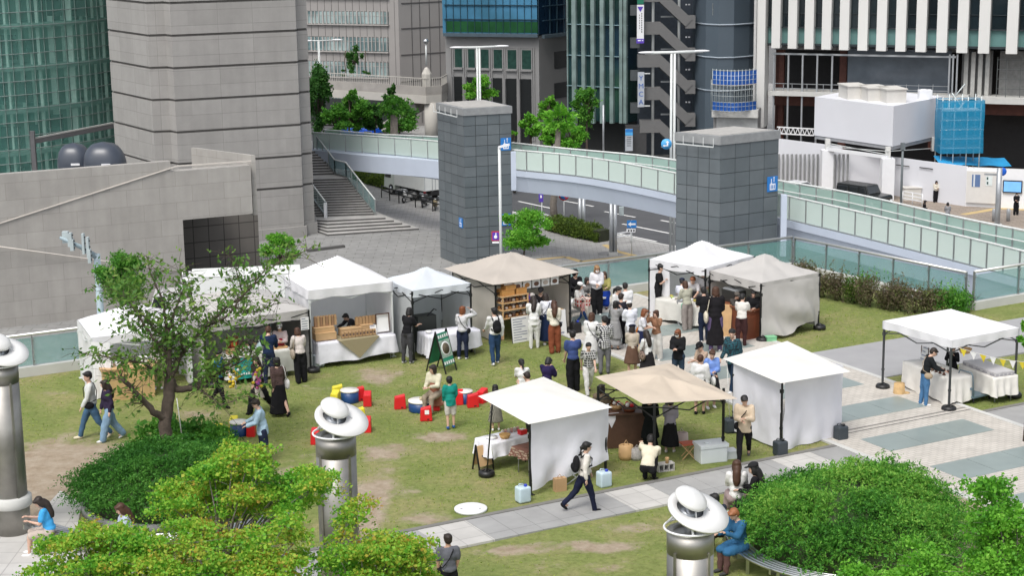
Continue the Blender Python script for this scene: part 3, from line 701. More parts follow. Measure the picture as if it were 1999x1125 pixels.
for k in range(26):
 i = rnd.randrange(3, len(gp) - 2); p = gp[i] + Vector((rnd.uniform(-.3, .5), 2.0, 0)); z = rnd.choice((-8, -4.9, -1.8, 1.3, 4.4)) + rnd.uniform(.3, .9)
 mb.box((p.x, p.y, z + .7), (rnd.uniform(.7, 1.5), .2, rnd.uniform(.9, 2.0)))
mb.build('dark_window', DKI2, gb)
qa, qb = PD(64, 276, 123.5), PD(222, 245, 129.0)
mb = MB(); mb.bar(qa, qb, .5, .28); mb.bar(qa + Vector((0, -.2, .22)), qb + Vector((0, -.2, .22)), .2, .1, 1); mb.build('canopy_beam', [mat('dark grey beam', (.10, .10, .105), .5), mat('beam top light', (.33, .33, .32), .5)], gb)
mb = MB(); p = PD(66, 300, 123.5); mb.box((p.x, p.y, p.z - 1), (.3, .3, 5.2)); mb.build('column', mat('dark grey beam', None), gb)
# FAR BUILDINGS
def vplane(x0, D0, x1, D1): return plane(PD(x0, 200, D0), PD(x1, 200, D1))
GRST = mat('grey brown stone panels', (.30, .285, .275), .7, var=.06, scale=.4)
SEAM = mat('panel seam', (.09, .085, .085), .8)
def body(t, pl, x0, x1, ytop, depth, m_, name='wall', zb=ZS, off=0):
 A, d, n = pl; a, b_ = onp(pl, x0, 200), onp(pl, x1, 200); zt = onp(pl, (x0 + x1) / 2, ytop).z
 a += n * off; b_ += n * off
 mb = MB(); mb.prism([a[:2], b_[:2], (b_ - n * depth)[:2], (a - n * depth)[:2]], zb, zt); return mb.build(name, m_, t)
# --- grey office with ribbon windows
t = thing('office_building', (PD(783, 240, 182).x, 182, ZS), 'grey brown office block with ribbon windows behind the concrete walkway', 'building')
pa = vplane(560, 187, 783, 182); pb = vplane(783, 182, 900, 186)
body(t, pa, 560, 782.5, -160, 14, GRST);
A, d, n = pb; a, b_ = onp(pa, 782.5, 200), onp(pb, 905, 200); zt = 34
mb = MB(); mb.prism([a[:2], b_[:2], (b_ + Vector((-2, 12, 0)))[:2], (a + Vector((-4, 12, 0)))[:2]], ZS, zt); mb.build('wall', GRST, t)
WG = mat('pale office window', (.33, .42, .42), .15, var=.3, scale=.5, spec=.9, two=(.10, .16, .17), tscale=.35)
for r, (y0, y1) in enumerate(((-81, -57), (-30, -6), (21, 46), (71, 99), (119, 149), (170, 200))):
 f = fpart('window', pa, 560, y0, 759, y1, -.2, .012, SEAM, t)
 fpart('pane', pa, 561, y0 + 1, 758, y1 - 1, .013, .03, WG, f)
 mb = MB();
 for k in range(27): x = 563 + k * 7.4; fbox(mb, pa, x, y0, x + (1.6 if k % 3 else 2.6), y1, .03, .12)
 fbox(mb, pa, 560, y1, 760, y1 + 2.2, .0, .25); fbox(mb, pa, 560, y0 + 8, 759, y0 + 8.7, .03, .07); mb.build('frame', mat('window frame stone', (.36, .345, .33), .6), f)
mb = MB()
for k in range(16): x = 566 + k * 13.6; fbox(mb, pa, x, -160, x + .7, 240, .001, .014)
for y in (3, 52, 103, 155): fbox(mb, pb, 783, y - .6, 900, y + 1.4, .001, .03)
for x in (803, 819, 838, 857, 871): fbox(mb, pb, x, -160, x + 1, 240, .001, .02)
mb.build('panel_joint', SEAM, t)
mb = MB(); fbox(mb, pa, 585, 192, 782, 236, .0, .4); mb.build('ground_floor', mat('dark glazing', (.03, .035, .035), .3), t)
# --- stone and blue glass office
t = thing('office_building', (PD(1053, 270, 166).x, 166, ZS), 'office with mirrored blue glass above grey stone piers and tall dark openings', 'building')
p1_ = vplane(873, 169, 1053, 166); p2_ = vplane(1053, 166, 1115, 170)
GST = mat('cool grey stone', (.235, .235, .235), .65, var=.07, scale=.5); GST2 = mat('cool grey stone darker', (.19, .19, .19), .7, var=.07, scale=.5)
DK = mat('dark opening', (.012, .014, .015), .4)
body(t, p1_, 872, 1053, 70, 12, GST)
a, b_ = onp(p1_, 1053, 200), onp(p2_, 1120, 200); mb = MB(); mb.prism([a[:2], b_[:2], (b_ + Vector((0, 9, 0)))[:2], (a + Vector((0, 9, 0)))[:2]], ZS, onp(p1_, 1053, 70).z); mb.build('wall', GST2, t)
BG = mat('mirrored blue glass', (.11, .34, .56), .08, .4, var=.25, scale=.12, spec=1, two=(.03, .10, .10), tscale=.09)  # blue sky reflection is put into the base colour of the glass
BG2 = mat('deep blue glass', (.012, .035, .075), .06, .3, var=.3, scale=.2, spec=1)
body(t, p1_, 870, 1052.5, -150, 12, BG, 'glazing', onp(p1_, 960, 66).z, .35)
a, b_ = onp(p1_, 1052.5, 200) + p1_[2] * .35, onp(p2_, 1120, 200) + p2_[2] * .3; zz = onp(p1_, 960, 66).z
mb = MB(); mb.prism([a[:2], b_[:2], (b_ + Vector((0, 9, 0)))[:2], (a + Vector((-1, 9, 0)))[:2]], zz, 32); mb.build('glazing', BG2, t)
mb = MB(); fbox(mb, p1_, 870, 64, 1053.5, 70.5, .3, .7); fbox(mb, p2_, 1053, 64, 1116, 70.5, .28, .6); mb.build('cornice', mat('blue grey metal', (.10, .14, .17), .4, .4), t)
mb = MB()
for k in range(14): x = 872 + k * 13.9; fbox(mb, p1_, x, -150, x + .9, 65, .36, .44)
for y in (-48, -16, 8, 36): fbox(mb, p1_, 870, y, 1053, y + 1.5, .36, .5); fbox(mb, p2_, 1053, y, 1116, y + 1.5, .3, .45)
for x in (1066, 1080, 1095, 1108): fbox(mb, p2_, x, -150, x + 1, 65, .3, .42)
mb.build('mullion', mat('dark blue mullion', (.03, .07, .10), .4, .4), t)
GRN = mat('mirrored hedge green', (.02, .09, .035), .15, .2, var=.5, scale=.7)  # reflection of a hedge, painted as a green band on the glass
mb = MB(); fbox(mb, p1_, 873, 41, 1052, 62, .36, .39); mb.build('hedge_reflection', GRN, t)
xs = [(888, 902), (914, 927), (939, 954), (964, 980), (991, 1008), (1019, 1037)]
for i, (x0, x1) in enumerate(xs):
 f = fpart('window', p1_, x0, 95 + i * .5, x1, 131 + i * .8, -.2, .02, mat('dark green pane', (.02, .055, .045), .12, spec=.9, var=.3), t)
 fpart('sill', p1_, x0 - 2, 131 + i * .8, x1 + 2, 135 + i * .8, .02, .22, GST, f)
 fpart('opening', p1_, x0 - 2, 149 + i, x1 + 1, 245 + 9 * i, .001, .02, DK, t)
 fpart('reveal', p1_, x0 - 5, 149 + i, x0 - 2.1, 245 + 9 * i, .001, .3, GST2, t)
mb = MB()
for x in (884, 909, 934, 959.5, 985.5, 1013.5, 1041.5): fbox(mb, p1_, x - 3, 93, x - 1, 275, .001, .12); fbox(mb, p1_, x + 1, 93, x + 3, 275, .001, .12); fbox(mb, p1_, x - .4, 72, x + .4, 92, .001, .015)
fbox(mb, p1_, 873, 92, 1053, 93, .001, .03); mb.build('pier', GST, t)
for (y0, y1) in ((99, 132), (160, 190), (218, 250)): fpart('opening', p2_, 1082, y0, 1112, y1, .001, .03, DK, t)
# --- blue dark tower with glass fins, fire stair and vertical banners
t = thing('tower_building', (PD(1226, 290, 158).x, 158, ZS), 'dark blue tower with glass fins and a grey zigzag fire stair', 'building')
p1_ = vplane(1108, 161, 1226, 158); p2_ = vplane(1226, 158, 1358, 158.5);
SLB = mat('blue grey cladding', (.075, .10, .125), .45, var=.10, scale=.3)
CUR = mat('dark tinted curtain glass', (.012, .035, .055), .05, .2, var=.6, scale=.18, spec=1, two=(.02, .06, .04), tscale=.13)
body(t, p1_, 1108, 1226, -150, 10, CUR, 'glazing', onp(p1_, 1160, 236).z)
body(t, p1_, 1112, 1226, 236, 10, DK, 'ground_floor', ZS, -1.5)
body(t, p2_, 1224, 1358, -150, 8, mat('dark recess wall', (.045, .058, .078), .5, var=.2), 'wall', ZS, -1.6)
FIN = mat('pale glass fin', (.20, .27, .26), .2, .1, var=.35, scale=.8)
for i, (x0, x1) in enumerate(((1108, 1110), (1119, 1127), (1138, 1144.5), (1156, 1163), (1174, 1181.5), (1193, 1200), (1212, 1218), (1220, 1226))):
 fpart('fin', p1_, x0, -150, x1, 240, .02, .35 if x1 - x0 > 3 else .2, FIN, t)
mb = MB()
for y in (-110, -78, -14, 47, 108, 168): fbox(mb, p1_, 1108, y, 1226, y + 1.4, .01, .2)
mb.build('transom', mat('teal transom', (.25, .38, .42), .4, .3), t)
cw = [PD(1356, 250, 158), PD(1376, 250, 156.2), PD(1400, 250, 155.2), PD(1430, 250, 155.2), PD(1460, 250, 156.2), PD(1490, 250, 158)]
mb = MB(); mb.prism([q[:2] for q in cw] + [(cw[-1] + Vector((0, 9, 0)))[:2], (cw[0] + Vector((0, 9, 0)))[:2]], ZS, 34); mb.build('wall', SLB, t)
pw = vplane(1376, 155.3, 1455, 155.2)
mb = MB()
for y in (-76, -14, 47, 111, 176):
 z = onp(pw, 1420, y).z; mb.tube([(q.x, q.y - .06, z) for q in cw], .07, 4)
mb.build('band', mat('pale joint band', (.30, .35, .40), .5), t)
for y in (-50, 6, 69):
 for x in (1391, 1429):
  f = fpart('window', pw, x, y, x + 7.5, y + 23, .0, .12, mat('cream frame', (.5, .5, .45), .6), t); fpart('pane', pw, x + .3, y + 1.5, x + 5, y + 10, .121, .14, DK, f); fpart('pane', pw, x + .3, y + 12.5, x + 5, y + 21.5, .121, .14, DK, f)
for y in (-2, 57, 121):
 for x in (1402, 1420, 1427.5): fpart('lamp', pw, x, y, x + 4, y + 2.8, 0, .3, WHITE, t)
stm = mat('grey stair parapet', (.135, .135, .135), .6, var=.05)
pp = vplane(1226, 156.5, 1358, 156.5)
for k in range(-2, 4):
 y = 45 + 64 * k     # top of the left landing parapet
 fpart('landing', pp, 1245 if k < 3 else 1249, y - 2, 1290, y + 22, -1.0, .05, stm, t)
 fpart('landing', pp, 1338, y + 49, 1357.5, y + 74, -1.0, .0, stm, t)
 a = onp(pp, 1285, y + 6); b_ = onp(pp, 1345, y + 63); mb = MB(); mb.bar(a, b_, .12, .86, up=(0, 0, 1)); mb.build('flight', stm, t)
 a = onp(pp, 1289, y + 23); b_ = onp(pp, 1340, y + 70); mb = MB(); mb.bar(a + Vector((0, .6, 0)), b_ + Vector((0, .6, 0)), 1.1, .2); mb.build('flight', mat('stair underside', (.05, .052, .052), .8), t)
 fpart('lamp', pp, 1340.5, y + 27.5, 1343.5, y + 30, -1.2, -1, WHITE, t); fpart('lamp', pp, 1346, y + 27.5, 1349.5, y + 30, -1.2, -1, WHITE, t)
 fpart('beam', pp, 1292, y + 51, 1330, y + 54, -1.2, -1, mat('pale beam', (.3, .32, .33), .5), t)
 fpart('balcony', pp, 1232, y + 30, 1250, y + 50, -1.4, -.9, mat('smoked balcony', (.075, .085, .09), .4), t)
for x in (1275, 1325):
 q = onp(pp, x, 290); mb = MB(); mb.cyl((q.x, q.y + .55, ZS), .13, 44, 10); mb.build('column', POLE, t)
fpart('ground_wall', pp, 1222, 246, 1262, 300, -1.2, 0, mat('dark tiled base', (.04, .04, .042), .6), t)
b1 = onp(pp, 1249, 45); t2 = thing('banner_sign', b1, 'tall white vertical banner with a purple triangle on the dark tower', 'sign')
fpart('sign_plate', pp, 1242.5, 8, 1256, 74, .5, .62, WHITE, t2); fpart('sign_foot', pp, 1241.5, 74, 1256.5, 83, .5, .63, mat('sign violet', (.10, .05, .42), .5), t2); fpart('sign_head', pp, 1243, -14, 1255.5, 6.5, .5, .64, mat('sign green', (.01, .15, .09), .5), t2)
M_ = facing(pp[2]); VIO = mat('sign violet', None); INK = mat('dark ink', (.03, .03, .035), .7)
q = onp(pp, 1249, 16) + pp[2] * .66; mb = MB(); mb.add([q + Vector((-.26, 0, .2)), q + Vector((.26, 0, .2)), q + Vector((0, 0, -.25))], [(0, 1, 2)]); mb.build('emblem', VIO, t2)
mb = MB()
for k in range(9): fbox(mb, pp, 1251, 24 + k * 4.4, 1252.6, 26.8 + k * 4.4, .63, .64);
for k in range(6): fbox(mb, pp, 1247, 27 + k * 5, 1248, 30 + k * 5, .63, .64)
mb.build('lettering', INK, t2)
mb = MB(); fbox(mb, pp, 1244, 76.5, 1250, 78.5, .635, .645); fbox(mb, pp, 1252, 76.5, 1254.5, 78.5, .635, .645); mb.build('lettering', SIGNW, t2)
b1 = onp(pp, 1250, 170); t2 = thing('letter_sign', b1, 'vertical grey sign with blue letters YMCA on the dark tower', 'sign')
fpart('sign_plate', pp, 1244, 139, 1256.5, 207, .5, .7, mat('sign pale grey', (.42, .45, .49), .5), t2)
for k, ch in enumerate('YMCA'): text('lettering', ch, .62, onp(pp, 1250.3, 151 + 15.5 * k) + pp[2] * .72, M_, mat('letter blue', (.05, .13, .42), .5), t2)
for y in (141, 204): fpart('bracket', pp, 1256.5, y, 1268, y + 2, .5, .6, POLE, t2)
q = onp(vplane(1200, 156, 1260, 156), 1227.5, 270)
t2 = thing('street_board', (q.x, q.y, ZS), 'tall blue and grey information board at the foot of the dark tower', 'sign')
pz_ = vplane(1200, 156, 1260, 156)
fpart('sign_plate', pz_, 1220.5, 251, 1235, 294, 0, .2, mat('sign pale grey', None), t2); fpart('sign_head', pz_, 1220.5, 251, 1235, 257, .2, .23, SIGNB, t2); fpart('sign_band', pz_, 1220.5, 257.5, 1235, 263.5, .2, .23, mat('sky blue', (.08, .38, .75), .5), t2)
mb = MB()
for k in range(5): fbox(mb, pz_, 1223, 267 + 4 * k, 1232, 268.3 + 4 * k, .2, .21)
mb.build('lettering', INK, t2)
# --- white finned building under renovation at the right
t = thing('office_building', (PD(1500, 290, 150).x, 150, ZS), 'white finned building being renovated with open floors below at the right', 'building')
p1_ = vplane(1480, 152, 2060, 143)
DKF = mat('dark facade glass', (.012, .022, .028), .08, .2, var=.5, scale=.25, spec=.9); FINW = mat('white fin panels', (.62, .62, .60), .5, var=.03, scale=.3)
SPAN = mat('teal spandrel glass', (.13, .25, .24), .15, .1, var=.15, scale=.3)
body(t, p1_, 1497, 2200, -160, 10, DKF, 'glazing', onp(p1_, 1700, 92).z)
body(t, p1_, 1500, 2200, 94, 9, mat('open floor darkness', (.024, .024, .026), .9), 'inner_wall', ZS, -5)
fpart('spandrel', p1_, 1500, 57, 2090, 89, .01, .05, SPAN, t)
for i, x0 in enumerate([1512.5, 1544.5, 1577, 1610.5, 1645, 1681, 1717.5, 1755, 1794.5, 1835, 1875, 1917, 1971.5, 2012, 2052]):
 wd = 16.5 + i * .45; yb = 92 + i * .95; fpart('fin', p1_, x0, -160, x0 + wd, yb, .02, .85, FINW, t)
mb = MB(); fbox(mb, p1_, 1500, 55, 2090, 57, .02, .3); fbox(mb, p1_, 1500, 88, 2090, 92, .0, .3); fbox(mb, p1_, 1500, 27, 2090, 28, .02, .1); mb.build('transom', mat('dark beam', (.02, .03, .035), .5), t)
fpart('column', p1_, 1478.5, -160, 1483, 246, .2, 1.2, mat('pale grey pipe', (.45, .45, .44), .5), t); fpart('column', p1_, 1483.5, -160, 1499.5, 246, -.5, 1.0, FINW, t)
RED = mat('red brown steel', (.10, .035, .025), .7, var=.2); GAL = mat('galvanised steel', (.40, .42, .44), .4, .5, var=.08)
for (x0, x1) in ((1500, 1516), (1626, 1640), (1806, 1826), (1500, 1507)): fpart('steel_column', p1_, x0, 96, x1, 300, -3, -2.5, RED, t)
fpart('steel_beam', p1_, 1500, 192, 1640, 212, -2.4, -2, RED, t); fpart('steel_beam', p1_, 1915, 205, 2100, 232, -2.4, -2, RED, t); fpart('slab_edge', p1_, 1500, 182, 1890, 191, -2.4, .2, CONC, t); fpart('slab_edge', p1_, 1905, 192, 2100, 204, -2.4, .2, CONC, t)
fpart('ceiling_edge', p1_, 1500, 94, 1905, 104, -2.4, -2.2, mat('broken concrete edge', (.25, .25, .25), .9, var=.6, scale=3), t)
fpart('inner_glazing', p1_, 1646, 100, 1850, 184, -2.0, -1.9, mat('dusty curtain glass', (.10, .12, .145), .2, var=.35, scale=.5), t)
mb = MB(); fbox(mb, p1_, 1507, 106, 1866, 109.5, -.2, 0); fbox(mb, p1_, 1507, 164, 1660, 165, -.2, -.1); fbox(mb, p1_, 1507, 173, 1660, 174, -.2, -.1)
for x in (1508, 1536, 1563.5, 1592, 1621, 1849, 1856, 1864): fbox(mb, p1_, x, 106, x + 3, 290, -.2, 0)
for x in (1528, 1545, 1574, 1606, 1652, 1672, 1696, 1720, 1744, 1768, 1792, 1820): fbox(mb, p1_, x, 165, x + .9, 188, -.2, -.1)
fbox(mb, p1_, 1640, 175, 1850, 176, -.2, -.1); fbox(mb, p1_, 1640, 166, 1850, 166.8, -.2, -.1)
mb.build('scaffold_frame', GAL, t)
mb = MB()
for k in range(4): fbox(mb, p1_, 1878 + k * 14, 103, 1886 + k * 14, 196, -1.5, -1.0)
mb.build('cladding_strip', mat('pale ribbed cladding', (.42, .42, .40), .6), t)
fpart('cladding_panel', p1_, 1872, 101, 1932, 197, -1.9, -1.6, mat('grey cladding', (.18, .18, .18), .6), t)
mb = MB()
for y in (118, 137, 156, 175): fbox(mb, p1_, 1945, y, 2060, y + 1, -.6, -.5)
for x in (1944, 1962, 1990, 2020): fbox(mb, p1_, x, 112, x + 1.2, 200, -.6, -.5)
mb.build('scaffold_frame', mat('dark scaffold', (.12, .13, .13), .5, .4), t)
fpart('back_panel', p1_, 1945, 104, 2100, 196, -2.2, -2.0, mat('dim board', (.22, .22, .215), .8, var=.2), t)
mb = MB(); a, b_ = onp(p1_, 1520, 246) + p1_[2] * .6, onp(p1_, 1592, 250) + p1_[2] * .6
mb.bar(a, b_, .1); mb.bar(a + Vector((0, 0, -.0)) + Vector((0, 0, -.55)), b_ + Vector((0, 0, -.55)), .1)
for k in range(8):
 u0 = a + (b_ - a) * k / 8; u1 = a + (b_ - a) * (k + .5) / 8; u2 = a + (b_ - a) * (k + 1) / 8; mb.bar(u0 + Vector((0, 0, -.55)), u1, .06); mb.bar(u1, u2 + Vector((0, 0, -.55)), .06)
mb.build('truss', WHITE, t)
HO = mat('white hoarding', (.66, .67, .71), .55, var=.03, scale=.4)
h0, h1, h2, h3 = P(1500, 351, ZS), P(1741, 381, ZS), P(1884, 402.7, ZS), P(2100, 413, ZS)
hh = HT(h2, 325)
t = thing('hoarding', h1, 'long white site hoarding wall round the renovated building', 'hoarding')
mb = MB(); pts = [h0, P(1640, 372, ZS), h1, P(1790, 389, ZS), h2]
for i in range(len(pts) - 1): a, b_ = pts[i], pts[i + 1]; mb.prism([a[:2], b_[:2], (b_ + rn * .15)[:2], (a + rn * .15)[:2]], ZS, ZS + hh + (0.5 if i < 1 else 0))
mb.build('panel', HO, t)
mb = MB(); mb.prism([h2[:2], h3[:2], (h3 + rn * .15)[:2], (h2 + rn * .15)[:2]], ZS, ZS + hh - .05); mb.build('panel', WHITE, t)
ph = plane(h1, h2); ph2 = plane(h2, h3)
f = fpart('window_bay', ph2, 1887, 334, 1952, 396, .01, .2, mat('bay cream', (.60, .59, .57), .6, var=.04), t)
for (x0, y0, x1, y1, c_) in ((1898, 340, 1914, 364, (.10, .17, .33)), (1925, 343, 1938, 362, (.62, .68, .68)), (1901, 340, 1904, 364, (.6, .65, .7)), (1927, 345, 1930, 350, (.01, .05, .05)), (1927, 354, 1930, 359, (.01, .05, .05))):
 fpart('poster', ph2, x0, y0, x1, y1, .201 + .01 * (x1 - x0 < 8), .22 + .01 * (x1 - x0 < 8), mat('poster %s' % str(c_), c_, .5), f)
f = fpart('screen', ph2, 1958, 352, 1996, 376, .01, .15, BLACK, t); fpart('display', ph2, 1960, 354, 1994, 374, .15, .16, mat('pale blue display', (.17, .42, .85), .4, emit=.25), f)
mb = MB()
for (x, y) in ((1702, 316), (1752, 322), (1798, 327)): fbox(mb, ph, x, y, x + 26, y + 1.6, .16, .2)
mb.build('slot', DK, t)
mb = MB()
for k in range(17): x = 1524 + k * 8.4; pq = plane(h0, pts[1]); fbox(mb, pq, x, 300, x + 1.6, 362 + .07 * (x - 1524), .2, .4)
mb.build('picket', mat('grey picket', (.30, .31, .31), .5), t)
bx = thing('site_office', P(1718, 400, ZS), 'large white site office box standing on columns over the pavement', 'site office')
q0, q1, q2 = PD(1589, 267, 142), PD(1742, 286, 135), PD(1837, 277, 141)
zb = q1.z; zt = q1.z + HT(q1, 207)
mb = MB(); q3 = q0 + q2 - q1; mb.prism([v[:2] for v in (q0, q1, q2, q3)], zb, zt); mb.build('wall', HO, bx)
ctr = (q0 + q2) / 2; mb = MB(); mb.prism([(ctr + (v - ctr) * .985)[:2] for v in (q0, q1, q2, q3)], zb - .28, zb - .002); mb.build('base_frame', mat('grey base frame', (.30, .31, .33), .6), bx)
for (px, py, D) in ((1615, 385, 140), (1733, 392, 135), (1822, 376, 140)):
 a = PD(px, 300, D); mb = MB(); mb.box((a.x, a.y, (ZS + 3 + zb) / 2), (.36, .36, zb - ZS - 3)); mb.build('column', FINW, bx)
 if px < 1800: mb = MB(); mb.box((a.x, a.y, ZS + 1.6), (.95, .95, 3.2)); mb.build('column_base', WHITE, bx)
a, b_ = PD(1615, 300, 139.7), PD(1733, 300, 134.7); a.z = b_.z = ZS + 3.3
mb = MB(); mb.bar(a, b_, .2, .25); mb.build('beam', WHITE, bx)
mb = MB(); mb.bar(a + Vector((0, 0, .2)), Vector((b_.x, b_.y, zb - .3)), .05); mb.bar(b_ + Vector((0, 0, .2)), Vector((a.x, a.y, zb - .3)), .05); c_ = PD(1822, 300, 140); mb.bar(Vector((c_.x, c_.y, ZS + 3.2)), Vector((b_.x, b_.y, zb - .3)), .05); mb.build('brace', POLE, bx)
ACU = mat('beige air unit', (.55, .535, .50), .6, var=.05)
proto = None
for k, (px, D, lb_) in enumerate(((1668, 139.5, 'leftmost beige air handling unit on the white box'), (1708, 138, 'middle beige air handling unit on the white box'), (1744, 136.7, 'rightmost beige air handling unit on the white box'))):
 a = PD(px, 200, D); loc = (a.x, a.y + .8, zt)
 if proto is None:
  proto = thing('air_unit', (0, 0, 0), lb_, 'air unit', 'air handling units on the white box')
  mb = MB(); mb.box((0, 0, .5), (1.6, 2.2, 1.0), .15); mb.build('casing', ACU, proto); mb = MB(); mb.box((0, 0, 1.04), (1.75, 2.4, .09), .15); mb.build('lid', ACU, proto)
  proto.location = loc; o = proto
 else: o = dup(proto, loc, 0, lb_)
a = PD(1805, 200, 139); mb = MB(); mb.box((a.x, a.y, zt + .35), (1.0, .7, .7)); mb.cyl((a.x - .1, a.y, zt + .7), .25, .05); tag(mb.build('air_unit', WHITE), 'small pale outdoor unit right of the three beige units', 'air unit')
NET = glassmat('blue netting', (.02, .27, .48), .66, .7, .2); NET2 = mat('blue tarpaulin', (.02, .28, .56), .6, var=.15, scale=1)
sc = PD(1876, 320, 137); t = thing('scaffold', (sc.x, sc.y, ZS), 'scaffold tower wrapped in bright blue netting beside the white box', 'scaffold')
wS = 84 * 137 / FPX; zt2 = HT(PD(1876, 320, 137), 196) + PD(1876, 320, 137).z; z0_ = ZS + 3.2
mb = MB(); cx, cy = sc.x, sc.y + 1
def wav(u, v):
 a = u * 4; i = int(a) % 4; f_ = a - int(a); cs = [(-1, -1), (1, -1), (1, 1), (-1, 1)]; p, q = cs[i], cs[(i + 1) % 4]
 x = p[0] + (q[0] - p[0]) * f_; y = p[1] + (q[1] - p[1]) * f_; k = 1 + .012 * math.sin(f_ * math.pi * 12) + .01 * math.sin(v * 9 + i)
 return (cx + x * wS / 2 * k, cy + y * 1.0 * k, z0_ + (zt2 - z0_) * v)
mb.grid(wav, 64, 14); mb.build('netting', NET, t)
mb = MB()
for x in (-1, -.4, .25, .9):
 for y in (-1, 1): mb.tube([(cx + x * wS / 2 * .94, cy + y * .9, ZS), (cx + x * wS / 2 * .94, cy + y * .9, zt2 + .3)], .05, 6)
for k in range(6):
 z = z0_ + .4 + k * (zt2 - z0_ - .5) / 5
 for y in (-.95, .95): mb.tube([(cx - wS / 2, cy + y, z), (cx + wS / 2, cy + y, z)], .04, 6)
 if k < 5: mb.box((cx, cy, z), (wS * .9, 1.6, .06))
 mb.tube([(cx + (-.4 if k % 2 else .2) * wS / 2, cy, z), (cx + (.2 if k % 2 else -.4) * wS / 2, cy, z + 1.3)], .05, 6)
mb.build('frame', mat('pale scaffold tube', (.5, .55, .55), .4, .3), t)
a, b_ = PD(1835, 321, 136), PD(1975, 325, 139); mb = MB(); mb.grid(lambda u, v: (a + (b_ - a) * u + Vector((0, 2.2 * v, .35 * v + .03 * math.sin(u * 20)))), 30, 5); o = mb.build('tarpaulin', NET2); tag(o, 'blue tarpaulin sheet lying over the hoarding below the netted scaffold', 'tarpaulin')
pr = vplane(1390, 150, 1478, 149)
t = thing('scaffold', onp(pr, 1434, 214), 'round scaffold with royal blue screens on the low grey annex', 'scaffold')
RB_ = mat('royal blue sheet', (.015, .10, .40), .55, var=.12)
def arc(u, r=1.0): return 1391 + 86 * u, 149 - 1.2 * math.sin(math.pi * u) * r
for (y0, y1) in ((136, 162), (196, 213)):
 mb = MB(); zA, zB = onp(pr, 1434, y1).z, onp(pr, 1434, y0).z
 mb.grid(lambda u, v: (PD(arc(u)[0], 180, arc(u)[1]).x, PD(arc(u)[0], 180, arc(u)[1]).y + .02 * math.sin(u * 60), zA + (zB - zA) * v), 40, 4); mb.build('sheet', RB_, t)
mb = MB(); zA, zB = onp(pr, 1434, 216).z, onp(pr, 1434, 132).z
for k in range(13):
 q = PD(arc(k / 12)[0], 180, arc(k / 12)[1] - .15); mb.tube([(q.x, q.y, zA), (q.x, q.y, zB)], .02, 5); mb.tube([(q.x, q.y + 1, zA), (q.x, q.y + 1, zB - 1)], .02, 5)
for y in (134, 144, 153, 163, 172, 184, 196, 204, 213):
 z = onp(pr, 1434, y).z; mb.tube([(PD(arc(k / 12)[0], 180, arc(k / 12)[1] - .15).x, PD(arc(k / 12)[0], 180, arc(k / 12)[1] - .15).y, z) for k in range(13)], .018, 5)
mb.build('frame', mat('pale scaffold tube', None), t)
mb = MB(); z = onp(pr, 1434, 164).z; mb.grid(lambda u, v: (PD(arc(u)[0], 180, arc(u)[1]).x, PD(arc(u)[0], 180, arc(u)[1]).y + v, z), 12, 1); mb.build('platform', mat('scaffold board', (.36, .27, .22), .8), t)
t = thing('annex', onp(pr, 1434, 245), 'low pale grey annex under the blue screened scaffold', 'building'); body(t, pr, 1392, 1480, 214, 6, GST, 'wall', ZS, -.3)
fpart('cornice', pr, 1391, 213, 1481, 228, -.29, .5, mat('pale cornice', (.5, .5, .48), .6), t); fpart('wall_panel', pr, 1399, 229, 1479, 262, -.2, .1, mat('mid grey panel', (.34, .35, .35), .6), t)
# CONCRETE WALKWAY WITH ROUND COLUMN (behind left trees)
t = thing('concrete_walkway', PD(840, 260, 165), 'raised cream concrete walkway on a round column in front of the grey office', 'walkway')
CR = mat('cream concrete', (.46, .44, .40), .8, var=.12, scale=.6); CR2 = mat('weathered concrete', (.33, .31, .285), .85, var=.2, scale=.8)
wl = [PD(640, 190, 172), PD(700, 189, 170), PD(780, 187, 167), PD(832, 187, 165), PD(862, 195, 166), PD(878, 203, 170)]
zD = wl[3].z; wl = [Vector((v.x, v.y, zD)) for v in wl]
bk_ = [v + Vector((1.0, 5 if i < 3 else 4.5, 0)) for i, v in enumerate(wl)]
mb = MB(); mb.prism([v[:2] for v in wl] + [v[:2] for v in bk_[::-1]], zD - .75, zD); mb.build('deck', CR, t)
mb = MB()
for i in range(5): mb.bar(wl[i] + Vector((0, .15, .42)), wl[i + 1] + Vector((0, .15, .42)), .15, .84);
mb.build('parapet', CR2, t)
mb = MB()
for i in range(5):
 n_ = int((wl[i + 1] - wl[i]).length / .22)
 for k in range(n_): q = wl[i] + (wl[i + 1] - wl[i]) * k / n_ + Vector((0, .15, 0)); mb.box((q.x, q.y, zD + 1.2), (.05, .05, .75))
 mb.bar(wl[i] + Vector((0, .15, 1.6)), wl[i + 1] + Vector((0, .15, 1.6)), .07)
mb.build('railing', CR, t)
q = PD(842, 250, 166.5); mb = MB(); mb.cyl((q.x, q.y, ZS), .62, zD - .7 - ZS, 20); mb.build('column', CR, t)
a, b_ = PD(822, 205, 168), PD(738, 258, 172); mb = MB(); mb.bar(a, b_, 1.6, .7); mb.build('stair_flight', CR, t)
mb = MB(); q = PD(833, 150, 165.3); mb.lathe((q.x, q.y, zD + .8), [(.48, 0), (.48, 1.2), (.2, 1.7), (.1, 1.8)], 8, smooth=False); mb.build('lamp_base', CR, t)
lt = thing('globe_lamp', (q.x, q.y, zD + 2.8), 'small globe lamp on a thin post on the cream concrete walkway', 'lamp')
mb = MB(); mb.cyl((q.x, q.y, zD + 2.8), .08, 1.9, 8); mb.build('post', POLE, lt); mb = MB(); mb.ell((q.x, q.y, zD + 5.0), (.26, .26, .26)); mb.build('globe', STEEL, lt)
